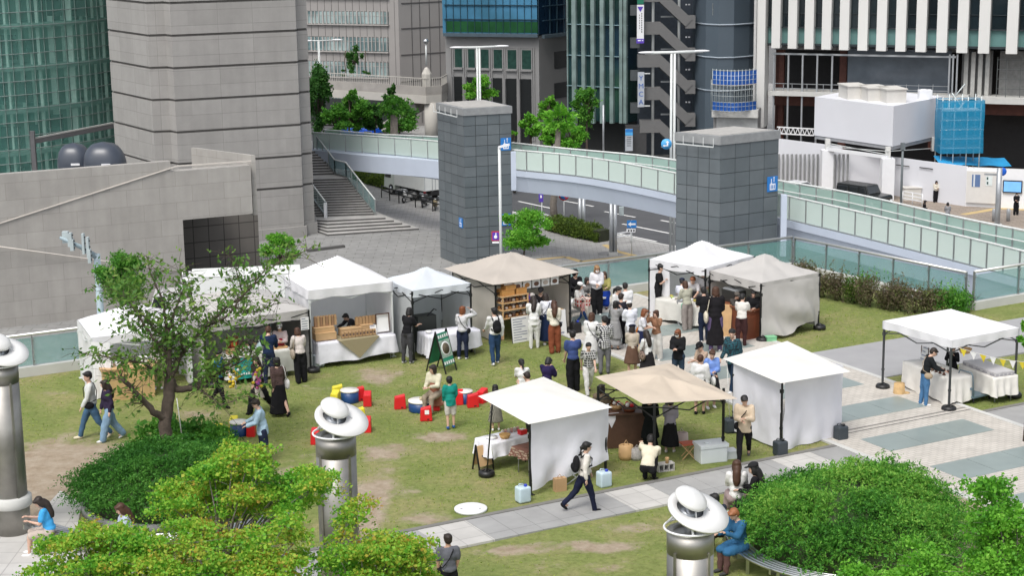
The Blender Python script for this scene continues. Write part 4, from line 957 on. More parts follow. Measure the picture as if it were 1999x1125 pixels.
# STREET LAMPS, POLES, SIGNS
def double_lamp(px, py, ytop, x0, x1, D, label, r=.12):
 b_ = PD(px, py, D); g = Vector((b_.x, b_.y, ZS)); z = b_.z + HT(b_, ytop);
 t = thing('street_lamp', g, label, 'street lamp')
 mb = MB(); mb.cyl((g.x - r * .8, g.y, ZS), r * .62, z - ZS, 10); mb.cyl((g.x + r * .8, g.y, ZS), r * .62, z - ZS, 10); mb.build('pole', POLE, t)
 a, c_ = PD(x0, ytop, D), PD(x1, ytop, D); a = Vector((a.x, g.y, z)); c_ = Vector((c_.x, g.y, z + .05)); mb = MB(); mb.tube([a, Vector((g.x, g.y, z)), c_], r * .75, 8); mb.build('arm', POLE, t)
 for e, s_ in ((a, 1), (c_, -1)):
  mb = MB(); mb.ell(e + Vector((s_ * .1, 0, .02)), (.55, .16, .075), seg=12, rings=6); mb.build('lamp_head', WHITE, t)
 return t
double_lamp(1313, 290, 102, 1256, 1368, 112, 'tall double armed street lamp beside the right lift tower', .13)
double_lamp(935, 190, 92, 890, 982, 128, 'tall double armed street lamp behind the left lift tower', .11)
double_lamp(624, 140, 79, 600, 662, 173, 'pale double armed street lamp at the edge of the tall granite building', .07)
def sign_pole(px, pyf, ptop, label, cat='road sign', r=.04, Z=ZS, m_=None):
 g = P(px, pyf, Z); t = thing('road_sign', g, label, cat); h = HT(g, ptop); mb = MB(); mb.cyl(g, r, h, 8); mb.build('pole', m_ or POLE, t); return t, g, h
def arrow(parent, c, w_, ang, m_=SIGNW):
 M = facing((0, -1, 0)) @ Matrix.Rotation(rad(ang), 3, 'Z'); mb = MB()
 pts = [(-.5, 0), (-.1, .32), (-.1, .12), (.5, .12), (.5, -.12), (-.1, -.12), (-.1, -.32)]
 mb.add([Vector(c) + M @ Vector((x * w_, y * w_, 0)) for x, y in pts], [(0, 1, 3, 4) if 0 else (2, 5, 4, 3), (0, 6, 1)]); mb.build('arrow', m_, parent)
t, g, h = sign_pole(1233, 497, 430, 'one way sign, white arrow on blue, on a thin pole by the crosswalk')
mb = MB(); mb.box(g + Vector((0, -.06, h - .25)), (.62, .03, .5)); pl_ = mb.build('sign_plate', SIGNB, t); arrow(pl_, g + Vector((0, -.08, h - .25)), .5, 0)
mb = MB(); mb.box(g + Vector((-.05, -.06, h - .68)), (.58, .03, .24)); pl_ = mb.build('sub_plate', SIGNW, t); mb = MB()
for k in range(3): mb.box(g + Vector((-.2 + .17 * k, -.08, h - .68)), (.09, .01, .12))
mb.build('lettering', INK, pl_)
t, g, h = sign_pole(1058, 437, 378, 'small violet parking sign on a thin white pole by the hedge')
mb = MB(); mb.box(g + Vector((-.05, -.06, h - .3)), (.32, .03, .6)); pl_ = mb.build('sign_plate', mat('sign violet', None), t); mb = MB(); mb.box(g + Vector((-.05, -.08, h - .2)), (.12, .01, .2)); mb.build('lettering', SIGNW, pl_)
RDS = mat('sign red', (.55, .02, .03), .5)
t, g, h = sign_pole(1101, 438, 379, 'round blue and red no parking sign beside the street tree trunk')
M_ = facing((0, -1, 0)); mb = MB(); mb.lathe(g + Vector((0, -.05, h - .1)), [(.36, 0), (.36, .02), (0, .02)], 24, M=M_); pl_ = mb.build('sign_plate', RDS, t); mb = MB(); mb.lathe(g + Vector((0, -.075, h - .1)), [(.27, 0), (.27, .005), (0, .005)], 24, M=M_); mb.build('disc', SIGNB, pl_)
mb = MB(); mb.bar(g + Vector((-.19, -.09, h + .09)), g + Vector((.19, -.09, h - .29)), .01, .07); mb.build('stripe', RDS, pl_)
q = PD(1301, 281, 111.4); t = thing('road_sign', q, 'round blue direction sign with white arrows on the tall lamp post', 'road sign')
mb = MB(); mb.lathe(q, [(.34, 0), (.34, .03), (0, .03)], 28, M=M_); pl_ = mb.build('disc', mat('sky blue', None), t); arrow(pl_, q + Vector((0.06, -.045, .05)), .36, -90); arrow(pl_, q + Vector((-.1, -.045, -.1)), .26, 0)
g = P(978, 520, ZS); D = g.y; b_ = PD(978, 500, 104); g = Vector((b_.x, b_.y, ZS)); t = thing('street_pole', g, 'slim pale pole with short arm and violet sign in front of the left tower', 'pole')
z = b_.z + HT(b_, 287); mb = MB(); mb.cyl(g, .085, z - ZS, 10); mb.build('pole', POLE, t)
mb = MB(); mb.bar((g.x - .05, g.y - .05, z), (g.x + .6, g.y - .05, z + .15), .16, .12); mb.build('arm', WHITE, t)
q = PD(967.5, 461, 103.8); mb = MB(); mb.box(q, (.46, .04, .56)); pl_ = mb.build('sign_plate', RDS, t); mb = MB(); mb.box(q + Vector((0, -.025, 0)), (.38, .01, .46)); mb.build('disc', mat('sign violet', None), pl_)
mb = MB(); mb.lathe(q + Vector((.0, -.04, -.05)), [(.1, 0), (.1, .01), (.07, .01)], 16, M=M_); mb.box(q + Vector((.02, -.04, .1)), (.05, .01, .2)); mb.build('pictogram', SIGNW, pl_); mb = MB(); mb.box(q + Vector((0, 0, -.38)), (.4, .03, .1)); mb.build('sub_plate', SIGNW, t)
b_ = PD(193, 560, 78); g = Vector((b_.x, b_.y, ZS)); z = b_.z + HT(b_, 496)
t = thing('signal_mast', g, 'pale blue traffic signal mast with a slanted arm before the granite wall', 'traffic light')
BP = mat('pale blue mast', (.34, .43, .47), .5, var=.05)
mb = MB(); mb.lathe(g, [(.17, 0), (.15, z - ZS), (0, z - ZS)], 14); mb.build('pole', BP, t)
e = PD(117, 464, 76.5); mb = MB(); mb.tube([(g.x, g.y, z - .15), e + (Vector((g.x, g.y, z)) - e) * .55, e], [.14, .10, .06], 8); mb.build('arm', BP, t)
SG = mat('pale signal box', (.40, .46, .47), .5)
for (px, py, wd, hh_) in ((128, 463, .5, .5), (137, 468, .36, .6), (141, 478, .3, .5), (163, 476, .2, .9), (172, 483, .22, .9), (175, 500, .26, .6)):
 q = PD(px, py, 76.8); mb = MB(); mb.box(q, (wd * .5, .25, hh_)); f = mb.build('signal_head', SG, t); mb = MB()
 for k in (-1, 0, 1): mb.cyl(q + Vector((wd * .25, .0, k * hh_ * .3)), .05, .04, 8)
 mb.build('visor', BLACK, f)
for (px, pyf, pt, D, lb_) in ((1178, 295, 205, 158, 'thin grey street pole in front of the blue glass fins'), (1136, 470, 386, 124, 'grey double post under the bridge by the hedge'), (1197, 487, 398, 116, 'thick grey lamp post standing by the crosswalk'), (1759, 390, 280, 130, 'dark grey pole in front of the white hoarding'), (1947, 428, 328, 124, 'silver pole with a blue disc near the hoarding display')):
 b_ = PD(px, pyf, D); g = Vector((b_.x, b_.y, ZS)); t = thing('street_pole', g, lb_, 'pole'); zt_ = b_.z + HT(b_, pt)
 mb = MB(); w_ = .2 if px in (1136, 1197) else .09
 if w_ > .1: mb.cyl((g.x - .13, g.y, ZS), .13, zt_ - ZS, 8); mb.cyl((g.x + .13, g.y, ZS), .13, zt_ - ZS, 8)
 else: mb.cyl(g, w_ if px != 1947 else .2, zt_ - ZS, 10)
 mb.build('pole', GAL if px != 1759 else mat('dark grey pole', (.13, .15, .16), .5), t); mb = MB(); mb.box(g + Vector((0, 0, .1)), (.6, .4, .2)); mb.build('foot', CONC, t)
 if px == 1947:
  q = PD(1957, 335, D); mb = MB(); mb.ell(q, (.3, .1, .3)); mb.build('disc', mat('bright blue', (.01, .12, .6), .4), t); mb = MB(); mb.bar(PD(1922, 340, D), PD(1947, 341, D), .12); mb.build('arm', GAL, t)
 if px == 1759: mb = MB(); mb.box(Vector((g.x, g.y, zt_ - .2)), (.3, .3, .5)); mb.build('lamp_head', mat('dark grey pole', None), t)
 if px == 1197: q = PD(1213, 412, D); mb = MB(); mb.box(q, (.3, .3, .55)); mb.build('signal_box', mat('pale signal box', None), t)
for (x, lb_) in ((1940, 'short grey bollard left of the silver pole'), (1968, 'short grey bollard right of the silver pole')):
 g = P(x, 432, ZS); mb = MB(); mb.lathe(g, [(.14, 0), (.14, .85), (.1, .9), (0, .9)], 12); tag(mb.build('bollard', GAL), lb_, 'bollard', 'bollards by the silver pole')
def guard(ptsp, h, label, m_, Z=ZS, step=1.0, rails=3):
 pts = [P(x, y, Z) for x, y in ptsp]; t = thing('guard_rail', pts[0], label, 'guard rail')
 mb = MB(); mp = MB()
 for i in range(len(pts) - 1):
  a, b_ = pts[i], pts[i + 1]
  for r in range(rails): z = Vector((0, 0, h * (1 - r * .3))); mb.bar(a + z, b_ + z, .05, .08)
  n_ = max(1, int((b_ - a).length / step))
  for k in range(n_ + 1): q = a + (b_ - a) * k / n_; mp.cyl(q, .04, h, 8)
 mb.build('rail', m_, t); mp.build('post', m_, t)
guard([(1055, 440), (1075, 446)], .9, 'short white guard rail beside the hedge under the bridge', WHITE)
guard([(1190, 466), (1200, 480), (1232, 474)], .8, 'white guard rail corner by the crosswalk pole', WHITE, rails=2)
guard([(1762, 396), (1800, 403)], .9, 'short white guard rail in front of the hoarding', WHITE)
guard([(745, 386), (761, 392), (779, 397), (811, 405), (845, 413), (862, 417)], .95, 'black hoop railing beside the parked scooters', DKPOLE, step=3, rails=2)
# VEHICLES
RUB = mat('rubber', (.015, .015, .015), .8); WIN = mat('vehicle glass', (.015, .018, .02), .08, spec=1)
CHR = mat('chrome', (.6, .6, .6), .2, 1)
def wheel(t, c, r=.32, w_=.2, ax='Y', R=None):
 M = (R or Matrix.Identity(3)) @ Matrix.Rotation(rad(90), 3, 'X')
 o_ = M @ Vector((0, 0, -w_ / 2)); mb = MB(); mb.lathe(Vector(c) + o_, [(r * .6, 0), (r, .02), (r, w_ - .02), (r * .6, w_)], 20, M=M); o = mb.build('wheel', RUB, t)
 mb = MB(); mb.lathe(Vector(c) + o_ + M @ Vector((0, 0, -.005)), [(0, 0), (r * .58, .0), (r * .58, w_ + .01), (0, w_ + .01)], 14, M=M); mb.build('rim', CHR, o)
def vehicle(loc, rz, label, cat, prof, wid, color, wins, L_, name='parked_car', wr=.32, group=None, extra=None):
 """prof: side outline (x,z) along the length; built round the origin then moved"""
 t = thing(name, (0, 0, 0), label, cat, group)
 def ext(pf, w_, m_, nm, par, inset=0):
  n = len(pf); mb = MB(); vs = []
  for s_ in (-1, 1):
   for (x, z) in pf: k = 1 - max(0, z - .95) * .16 if z > .95 else 1; vs.append((x, s_ * w_ / 2 * k, z))
  fs = [tuple(range(n))[::-1], tuple(range(n, 2 * n))] + [(i, (i + 1) % n, n + (i + 1) % n, n + i) for i in range(n)]
  mb.add(vs, fs); o = mb.build(nm, m_, par)
  bv = o.modifiers.new('b', 'BEVEL'); bv.width = .06; bv.segments = 2; bv.limit_method = 'ANGLE'; return o
 cm = mat('car paint %s' % str(color), color, .25, .1, var=.02, spec=.6)
 bd = ext(prof, wid, cm, 'body', t)
 for (pf, sx) in wins: ext(pf, wid * sx, WIN, 'window', t)
 for x in (-L_ * .31, L_ * .31):
  for s_ in (-1, 1): wheel(t, (x, s_ * (wid / 2 - .1), wr), wr)
 for s_ in (-1, 1):
  mb = MB(); mb.box((L_ / 2 - .02, s_ * wid * .36, .65), (.08, .3, .16)); mb.build('headlight', SIGNW, t)
  mb = MB(); mb.box((-L_ / 2 + .02, s_ * wid * .38, .75), (.08, .2, .22)); mb.build('tail_light', RDS, t)
 if extra: extra(t)
 t.location = loc; t.rotation_euler = (0, 0, rz); return t
JP = [(-2, .35), (2, .35), (2, .95), (1.85, 1.05), (.95, 1.1), (.7, 1.72), (-1.95, 1.75), (-2, 1.0)]
rang = math.atan2(rh.y, rh.x)
g = P(1686, 404, ZS); vehicle((g.x, g.y, ZS), rang + .1, 'black boxy off road car parked by the white column', 'car', JP, 1.7, (.012, .014, .014), [([(.78, 1.12), (.62, 1.62), (.1, 1.64), (.1, 1.12)], 1.01), ([(0, 1.12), (0, 1.64), (-.8, 1.64), (-.8, 1.12)], 1.01), ([(-.9, 1.12), (-.9, 1.64), (-1.85, 1.64), (-1.85, 1.12)], 1.01), ([(.98, 1.14), (.76, 1.66), (.70, 1.66), (.9, 1.14)], .9)], 4.0, wr=.38)
SD = [(-2.2, .3), (2.2, .3), (2.25, .75), (2.05, .92), (1.05, 1.02), (.35, 1.45), (-.9, 1.47), (-1.7, 1.05), (-2.2, 1.0)]
SW = [([(.95, 1.03), (.32, 1.40), (-.15, 1.42), (-.15, 1.03)], 1.01), ([(-.25, 1.03), (-.25, 1.42), (-.9, 1.41), (-1.45, 1.05)], 1.01), ([(1.15, 1.02), (.42, 1.455), (.3, 1.40), (.95, 1.0)], .9), ([(-1.0, 1.42), (-1.7, 1.07), (-1.5, 1.07), (-.85, 1.45)], .9)]
for (px, py, D, c_, lb_) in ((968, 262, 160, (.62, .63, .62), 'white car parked behind the bridge beside the left tower'), (738, 256, 166, (.6, .61, .6), 'white car parked under the trees, left of the round column'), (800, 258, 164, (.08, .08, .085), 'dark grey car parked between the trees and the white car'), (1545, 376, 136, (.60, .61, .62), 'white car roof just showing beside the right tower')):
 q = PD(px, py, D); vehicle((q.x, q.y, ZS), rang + math.pi + .05, lb_, 'car', SD, 1.75, c_, SW, 4.4)
q = PD(702, 252, 167); BX = [(-2.2, .4), (2.2, .4), (2.2, 1.2), (1.9, 2.0), (-2.2, 2.0)]
vehicle((q.x, q.y, ZS), rang + .4, 'bright blue van parked under the trees behind the bridge', 'van', BX, 1.8, (.01, .08, .50), [([(2.1, 1.22), (1.85, 1.85), (1.0, 1.85), (1.0, 1.22)], 1.01), ([(2.22, 1.22), (1.92, 1.9), (1.8, 1.9), (2.05, 1.22)], .9)], 4.4, 'parked_van')
def truckx(t):
 mb = MB(); mb.box((-1.1, 0, 1.95), (4.4, 2.1, 2.1)); o = mb.build('cargo_box', mat('white truck box', (.70, .72, .70), .5, var=.04), t)
 mb = MB(); mb.box((-3.31, 0, 1.95), (.02, .04, 2.0));
 for s_ in (-1, 1):
  mb.box((-3.31, s_ * .98, 1.95), (.02, .04, 2.0)); mb.box((-3.33, s_ * .3, 1.8), (.03, .03, 1.9))
 mb.build('rear_door', GAL, o); mb = MB(); mb.box((-1, 0, .7), (4.6, .9, .25)); mb.box((-3.2, 0, .55), (.1, 2.0, .15)); mb.build('chassis', BLACK, t)
g = P(795, 388, ZS)
vehicle((g.x + .4, g.y + 1.2, ZS), rang + math.pi - .05, 'white box truck parked behind the tree trunk under the bridge', 'truck', [(1.3, .45), (2.9, .45), (2.9, 1.3), (2.6, 2.1), (1.3, 2.1)], 1.9, (.55, .60, .55), [([(2.85, 1.32), (2.6, 2.0), (1.9, 2.0), (1.9, 1.32)], 1.01)], 5.8, 'box_truck', .42, None, truckx)
def reefer(t):
 mb = MB(); mb.box((0, 0, 1.95), (5.9, 2.2, 2.3)); mb.box((0, 0, 3.11), (5.95, 2.26, .05)); o = mb.build('cargo_box', mat('white truck box', None), t); bv = o.modifiers.new('b', 'BEVEL'); bv.width = .05
 mb = MB(); mb.box((-3.25, 0, 2.65), (.6, 1.9, .85)); o = mb.build('cooling_unit', WHITE, t); bv = o.modifiers.new('b', 'BEVEL'); bv.width = .14; bv.segments = 3
 mb = MB()
 for s_ in (-.6, 0, .6):
  mb.box((-3.56, s_, 2.65), (.02, .35, .4)); mb.box((-3.3, s_, 3.085), (.25, .3, .02))
 mb.build('grille', BLACK, o)
 mb = MB(); mb.box((0, 0, .65), (5.8, .9, .3)); mb.build('chassis', BLACK, t)
q = PD(482, 560, 97.6); vehicle((q.x, q.y, ZS + .0), .14, 'white refrigerated truck box standing behind the beige stall', 'truck', [(-5.3, .45), (-3.6, .45), (-3.6, 2.2), (-5.0, 2.2), (-5.3, 1.3)], 2.0, (.6, .6, .6), [([(-5.28, 1.35), (-5.0, 2.1), (-4.4, 2.1), (-4.4, 1.35)], 1.01)], 5.4, 'refrigerated_truck', .42, None, reefer)
def scooter(col):
 t = thing('scooter', (0, 0, 0), '', 'scooter', 'scooters parked beside the black railing'); cm = mat('scooter paint %s' % str(col), col, .3, .2)
 wheel(t, (.62, 0, .25), .25, .1); wheel(t, (-.55, 0, .25), .25, .12)
 mb = MB(); mb.ell((-.5, 0, .52), (.42, .17, .2)); mb.tube([(-.3, 0, .38), (.15, 0, .3), (.38, 0, .4)], [.15, .14, .12], 8); mb.tube([(.38, 0, .35), (.48, 0, .85)], [.2, .13], 8); mb.build('body', cm, t)
 mb = MB(); mb.ell((-.42, 0, .72), (.38, .15, .08)); mb.build('seat', BLACK, t)
 mb = MB(); mb.tube([(.6, 0, .25), (.48, 0, .95)], .04, 6); mb.tube([(.44, -.3, 1.0), (.48, 0, .97), (.44, .3, 1.0)], .025, 6); mb.build('handlebar', DKPOLE, t)
 mb = MB(); mb.ell((.55, 0, .85), (.06, .09, .08)); mb.build('headlight', SIGNW, t)
 for s_ in (-1, 1): mb = MB(); mb.tube([(.46, s_ * .15, 1.0), (.46, s_ * .25, 1.15)], .012, 5); mb.ell((.46, s_ * .27, 1.17), (.01, .06, .04)); mb.build('mirror', BLACK, t)
 return t
for (px, py, col, lb_) in ((797, 394, (.45, .45, .44), 'silver scooter nearest the tree trunk, leftmost of the row'), (829, 403, (.05, .05, .055), 'dark scooter in the middle of the row by the railing'), (850, 409, (.25, .2, .12), 'brownish scooter beside the left lift tower')):
 t = scooter(col); g = P(px, py, ZS); t.location = g; t.rotation_euler = (0, 0, 2.5 + px * .01); t['label'] = lb_
mb = MB(); g = P(1779, 389, ZS); mb.box(g + Vector((0, 0, .45)), (1.3, .9, .9)); mb.box(g + Vector((0, 0, .93)), (1.4, 1.0, .06)); tag(mb.build('cabinet', ACU), 'low beige cabinet in front of the white hoarding', 'cabinet')
# PEOPLE
SKINS = [mat('skin light', (.56, .36, .27), .6, var=.04), mat('skin warm', (.48, .29, .20), .6, var=.04)]
HAIRC = {'black': (.012, .011, .011), 'brown': (.06, .026, .014), 'dark': (.022, .015, .012), 'red': (.17, .055, .02), 'blond': (.26, .15, .07), 'orange': (.26, .10, .04)}
EYE = mat('eye dark', (.02, .015, .012), .4); LIP = mat('lip', (.35, .13, .11), .6)
FTEX = bpy.data.textures.new('folds', 'CLOUDS'); FTEX.noise_scale = .13; FTEX.noise_depth = 1
FABC = {}
def fab(c):
 if isinstance(c, bpy.types.Material): return c
 k = tuple(c);
 if k not in FABC: FABC[k] = mat('fabric %d' % len(FABC), c, .9, var=.10, scale=5, spec=.15)
 return FABC[k]
APPLY = []       # objects whose modifiers are turned into plain meshes at the end
def soft(o, voxel, smooth=4, folds=0.0, extra=None):
 r = o.modifiers.new('r', 'REMESH'); r.mode = 'VOXEL'; r.voxel_size = voxel; r.use_smooth_shade = True
 s_ = o.modifiers.new('s', 'SMOOTH'); s_.iterations = smooth; s_.factor = .5
 if folds:
  d = o.modifiers.new('d', 'DISPLACE'); d.texture = FTEX; d.strength = folds; d.mid_level = .5; d.texture_coords = 'GLOBAL'
 APPLY.append((o, extra)); return o
def rx(v, a, o=(0, 0, 0)):      # pitch forward: turns +Z towards -Y (forward)
 return Matrix.Rotation(rad(a), 3, 'X') @ Vector(v)
def limb(mb, pts, rs, fl=1.0):
 """tapered limb through the joints, as overlapping closed frusta and balls (merged later)"""
 for i in range(len(pts) - 1):
  a, b_ = Vector(pts[i]), Vector(pts[i + 1]); mb.tube([a, a + (b_ - a) * .5, b_], [rs[i], (rs[i] * .55 + rs[i + 1] * .55) if i == 0 else (rs[i] + rs[i + 1]) / 2, rs[i + 1]], 10)
 for p, r in zip(pts, rs): mb.ell(p, (r, r, r), seg=10, rings=6)
POSES = dict(
 stand=dict(), walk=dict(legR=(24, 8), legL=(-20, 22), armR=(-18, 6, 15, 0), armL=(20, 6, 20, 0)),
 walk2=dict(legR=(-16, 20), legL=(18, 6), armR=(16, 6, 20, 0), armL=(-14, 6, 15, 0)),
 hold=dict(armR=(8, 4, 78, 38), armL=(12, 4, 82, 38), head=18), eat=dict(armR=(38, 10, 128, 22), armL=(34, 10, 118, 22)),
 reach=dict(armR=(25, 6, 50, 10), armL=(20, 6, 58, 14), lean=8, head=22), cross=dict(armR=(22, 2, 95, 62), armL=(25, 2, 98, 62)),
 headR=dict(armR=(95, 45, 120, 35), armL=(15, 6, 40, 10)), bend=dict(lean=48, armR=(38, 5, 30, 5), armL=(28, 5, 35, 5)),
 sit=dict(legR=(84, 82), legL=(84, 80), armR=(25, 4, 70, 20), armL=(25, 4, 75, 20), lean=8),
 crouch=dict(legR=(112, 135), legL=(104, 130), lean=34, armR=(55, 6, 35, 5), armL=(58, 6, 30, 5)),
 lookdown=dict(armR=(28, 5, 75, 25), armL=(28, 5, 78, 25), head=28), drink=dict(armR=(75, 15, 105, 15), armL=(70, 20, 100, 15)))
NP = [0]
def person(px, pyf, pyh, face, label, top=('tee', (.7, .7, .7)), bot=('pants', (.03, .03, .035)), hair=('short', 'black'), pose='stand', h=None, shoes=(.7, .7, .7), Z=0.0, mask=False, hat=None, skin=0, apron=None, glasses=False, loc=None, lift=0.0, **kw):
 NP[0] += 1
 g = P(px, pyf, Z) if loc is None else Vector(loc)
 if h is None: h = HT(g, pyh) / 1.0
 s = h / 1.72; ps = dict(POSES[pose]); ps.update(kw)
 rj = random.Random(NP[0] * 7 + 1); jt = lambda a, k=1: tuple(v + rj.uniform(-w_, w_) * k for v, w_ in zip(a, (9, 5, 12, 8)))
 ps['twist'] = ps.get('twist', 0) + rj.uniform(-9, 9); ps['turn'] = ps.get('turn', 0) + rj.uniform(-22, 22)
 lean = ps.get('lean', 0) + rj.uniform(0, 4); hd = ps.get('head', 8); aR = jt(ps.get('armR', (4, 7, 12, 4))); aL = jt(ps.get('armL', (6, 7, 14, 4))); lR = ps.get('legR', (2, 3)); lL = ps.get('legL', (-3, 4)); twist = ps.get('twist', 0)
 fem = ps.get('fem', hair[0] in ('long', 'bob', 'pony', 'bun')); kid = h < 1.36
 sw = (.172 if not fem else .155); hw = (.092 if not fem else .098)
 J = {}; J['pelvis'] = Vector((0, 0, .92))
 for sd, l in (('R', lR), ('L', lL)):
  sg = -1 if sd == 'R' else 1
  hip = Vector((sg * hw, 0, .88)); th, kn = l
  knee = hip + rx((sg * .015, 0, -.42), -th) if False else hip + Vector((sg * .012, -math.sin(rad(th)) * .42, -math.cos(rad(th)) * .42))
  a2 = th - kn; ank = knee + Vector((0, -math.sin(rad(a2)) * .40, -math.cos(rad(a2)) * .40))
  J['hip' + sd], J['knee' + sd], J['ank' + sd] = hip, knee, ank; J['fa' + sd] = a2 if a2 < 0 and pose.startswith('walk') else 0
 low = min(J['ankR'].z, J['ankL'].z) - .075
 T = Matrix.Rotation(rad(lean), 3, 'X') @ Matrix.Rotation(rad(twist), 3, 'Z')
 def up(v): return J['pelvis'] + T @ Vector(v)
 waist, chest, neck = up((0, 0, .14)), up((0, -.005, .36)), up((0, .0, .53))
 for sd, a in (('R', aR), ('L', aL)):
  sg = -1 if sd == 'R' else 1; swg, ab, el, inn = a
  sh = up((sg * sw, 0, .475)); ua = Vector((sg * math.sin(rad(ab)), -math.sin(rad(swg)) * math.cos(rad(ab)), -math.cos(rad(swg)) * math.cos(rad(ab))))
  ua = T @ ua if lean > 30 and False else Matrix.Rotation(rad(twist), 3, 'Z') @ ua
  elb = sh + ua * .285; f_ = Matrix.Rotation(rad(twist), 3, 'Z') @ Vector((-sg * math.sin(rad(inn)), -math.sin(rad(swg + el)) * math.cos(rad(inn)), -math.cos(rad(swg + el)) * math.cos(rad(inn))))
  wr = elb + f_.normalized() * .245; J['sh' + sd], J['el' + sd], J['wr' + sd], J['fd' + sd] = sh, elb, wr, f_.normalized()
 HR = Matrix.Rotation(rad(lean * .55 + hd), 3, 'X') @ Matrix.Rotation(rad(ps.get('turn', 0)), 3, 'Z')
 hc = neck + T @ Vector((0, -.012, .03)) + HR @ Vector((0, -.01, .105))
 hk = 1.14 if kid else 1.0
 def fin(mb, name, m_, parent=None, **k2):
  return mb
 R = Matrix.Rotation(rad(face), 3, 'Z')
 def W(v): return g + R @ (Vector((v[0], v[1], v[2] - low + lift / s)) * s)
 def build(mb, name, m_, parent, voxel=.024, smooth=3, folds=0.0, extra=None):
  mb.v = [tuple(W(v)) for v in mb.v]
  if extra: extra.v = [tuple(W(v)) for v in extra.v]
  o = mb.build(name, m_, parent)
  if voxel: soft(o, voxel * s, smooth, folds, extra)
  return o
 t = thing('person', g, label, 'person'); sk = SKINS[skin]
 # --- body: one continuous surface
 mb = MB(); E = T
 mb.ell(up((0, .01, .02)), (.15, .105, .12), E); mb.ell(up((0, .0, .16)), (.125, .09, .16), E); mb.ell(up((0, -.005, .34)), (sw - .01, .105, .19), E)
 mb.tube([up((-sw + .02, 0, .465)), up((sw - .02, 0, .465))], .06, 8)
 mb.tube([up((0, 0, .44)), neck + T @ Vector((0, 0, -.02)), hc], [.085, .056, .05], 10)
 mb.ell(hc + HR @ Vector((0, .012, .035)), (.078 * hk, .095 * hk, .088 * hk), HR); mb.ell(hc + HR @ Vector((0, -.022, -.035)), (.062 * hk, .07 * hk, .082 * hk), HR)
 mb.ell(hc + HR @ Vector((0, -.1 * hk, -.01)), (.014, .02, .024), HR)
 for sg in (-1, 1): mb.ell(hc + HR @ Vector((sg * .08 * hk, .01, -.005)), (.012, .02, .03), HR)
 for sd in 'RL':
  limb(mb, [J['sh' + sd], J['el' + sd], J['wr' + sd]], [.052, .04, .028])
  limb(mb, [J['hip' + sd], J['knee' + sd], J['ank' + sd]], [.088, .056, .038])
  mb.tube([J['ank' + sd], J['ank' + sd] + Vector((0, -.05, -.045)), J['ank' + sd] + Vector((0, -.13, -.05))], [.036, .034, .026], 8)
  w_, d = J['wr' + sd], J['fd' + sd]; x = d.cross(Vector((0, 0, 1))); x = x.normalized() if x.length > .1 else Vector((1, 0, 0)); n = x.cross(d)
  mb.ell(w_ + d * .055, (.05, .036, .02), Matrix((d, x, n)).transposed())
 ex = MB()
 for sd in 'RL':
  sg = -1 if sd == 'R' else 1; w_, d = J['wr' + sd], J['fd' + sd]; x = d.cross(Vector((0, 0, 1))); x = x.normalized() if x.length > .1 else Vector((1, 0, 0)); n = x.cross(d).normalized()
  for k, ln in enumerate((.060, .072, .078, .070)):
   b0 = w_ + d * .082 + x * (k - 1.5) * .017; m1 = b0 + d * ln * .5 - n * ln * .12; e1 = m1 + d * ln * .38 - n * ln * .35
   ex.tube([b0, m1, e1], [.0095, .009, .007], 6)
  b0 = w_ + d * .035 - x * sg * .032; ex.tube([b0, b0 + d * .03 - x * sg * .022, b0 + d * .055 - x * sg * .024 - n * .01], [.012, .010, .008], 6)
 for sg in (-1, 1): ex.ell(hc + HR @ Vector((sg * .030 * hk, -.088 * hk, .018)), (.012, .008, .006), HR, 8, 4, mi=1); ex.ell(hc + HR @ Vector((sg * .031 * hk, -.090 * hk, .038)), (.017, .007, .004), HR, 8, 4, mi=1)
 if not mask: ex.ell(hc + HR @ Vector((0, -.088 * hk, -.062)), (.022, .010, .006), HR, 8, 4, mi=2)
 build(mb, 'body', [sk, EYE, LIP], t, .021, 2, 0, ex)
 # --- legs and hips clothing
 bt, bc_ = bot; m_ = fab(bc_)
 if bt in ('pants', 'wide', 'shorts'):
  mb = MB(); mb.ell(up((0, .01, .02)), (.172, .13, .13), E); mb.ell(up((0, .005, .10)), (.15, .112, .09), E); k = 1.5 if bt == 'wide' else 1
  for sd in 'RL':
   kn_ = J['knee' + sd]; an = J['ank' + sd]
   if bt == 'shorts': limb(mb, [J['hip' + sd], kn_ + (J['hip' + sd] - kn_) * .08], [.105, .09])
   else: limb(mb, [J['hip' + sd], kn_, an + Vector((0, 0, .0))], [.105, .078 * (k * .9 if k > 1 else 1), .06 * k])
  build(mb, 'trousers' if bt != 'shorts' else 'shorts', m_, t, .024, 3, .034)
 elif bt == 'skirt':
  ln = ps.get('skirtlen', .62); mb = MB(); kk = [];
  if pose in ('sit', 'crouch'):
   mb.ell(up((0, .01, .02)), (.17, .13, .13), E)
   for sd in 'RL': limb(mb, [J['hip' + sd], J['knee' + sd], J['knee' + sd] + (J['ank' + sd] - J['knee' + sd]) * .6], [.12, .11, .12])
   limb(mb, [(J['hipR'] + J['hipL']) / 2, (J['kneeR'] + J['kneeL']) / 2, (J['kneeR'] + J['kneeL']) / 2 + (J['ankR'] - J['kneeR']) * .6], [.12, .10, .11])
  else:
   prof = []
   for i in range(9):
    u = i / 8; prof.append((.15 + .13 * u ** .8, -ln * u))
   cz = J['pelvis'] + Vector((0, 0, .13)); mb.lathe(cz, [(0, .01)] + prof + [(0, -ln)], 28);
   mb.v = [(v[0] * (1 + .06 * math.sin(9 * math.atan2(v[1], v[0] + 1e-6)) * (cz.z - v[2])), v[1] * .82 * (1 + .06 * math.sin(9 * math.atan2(v[1], v[0] + 1e-6)) * (cz.z - v[2])), v[2]) for v in mb.v]
  build(mb, 'skirt', m_, t, .026, 2, .018)
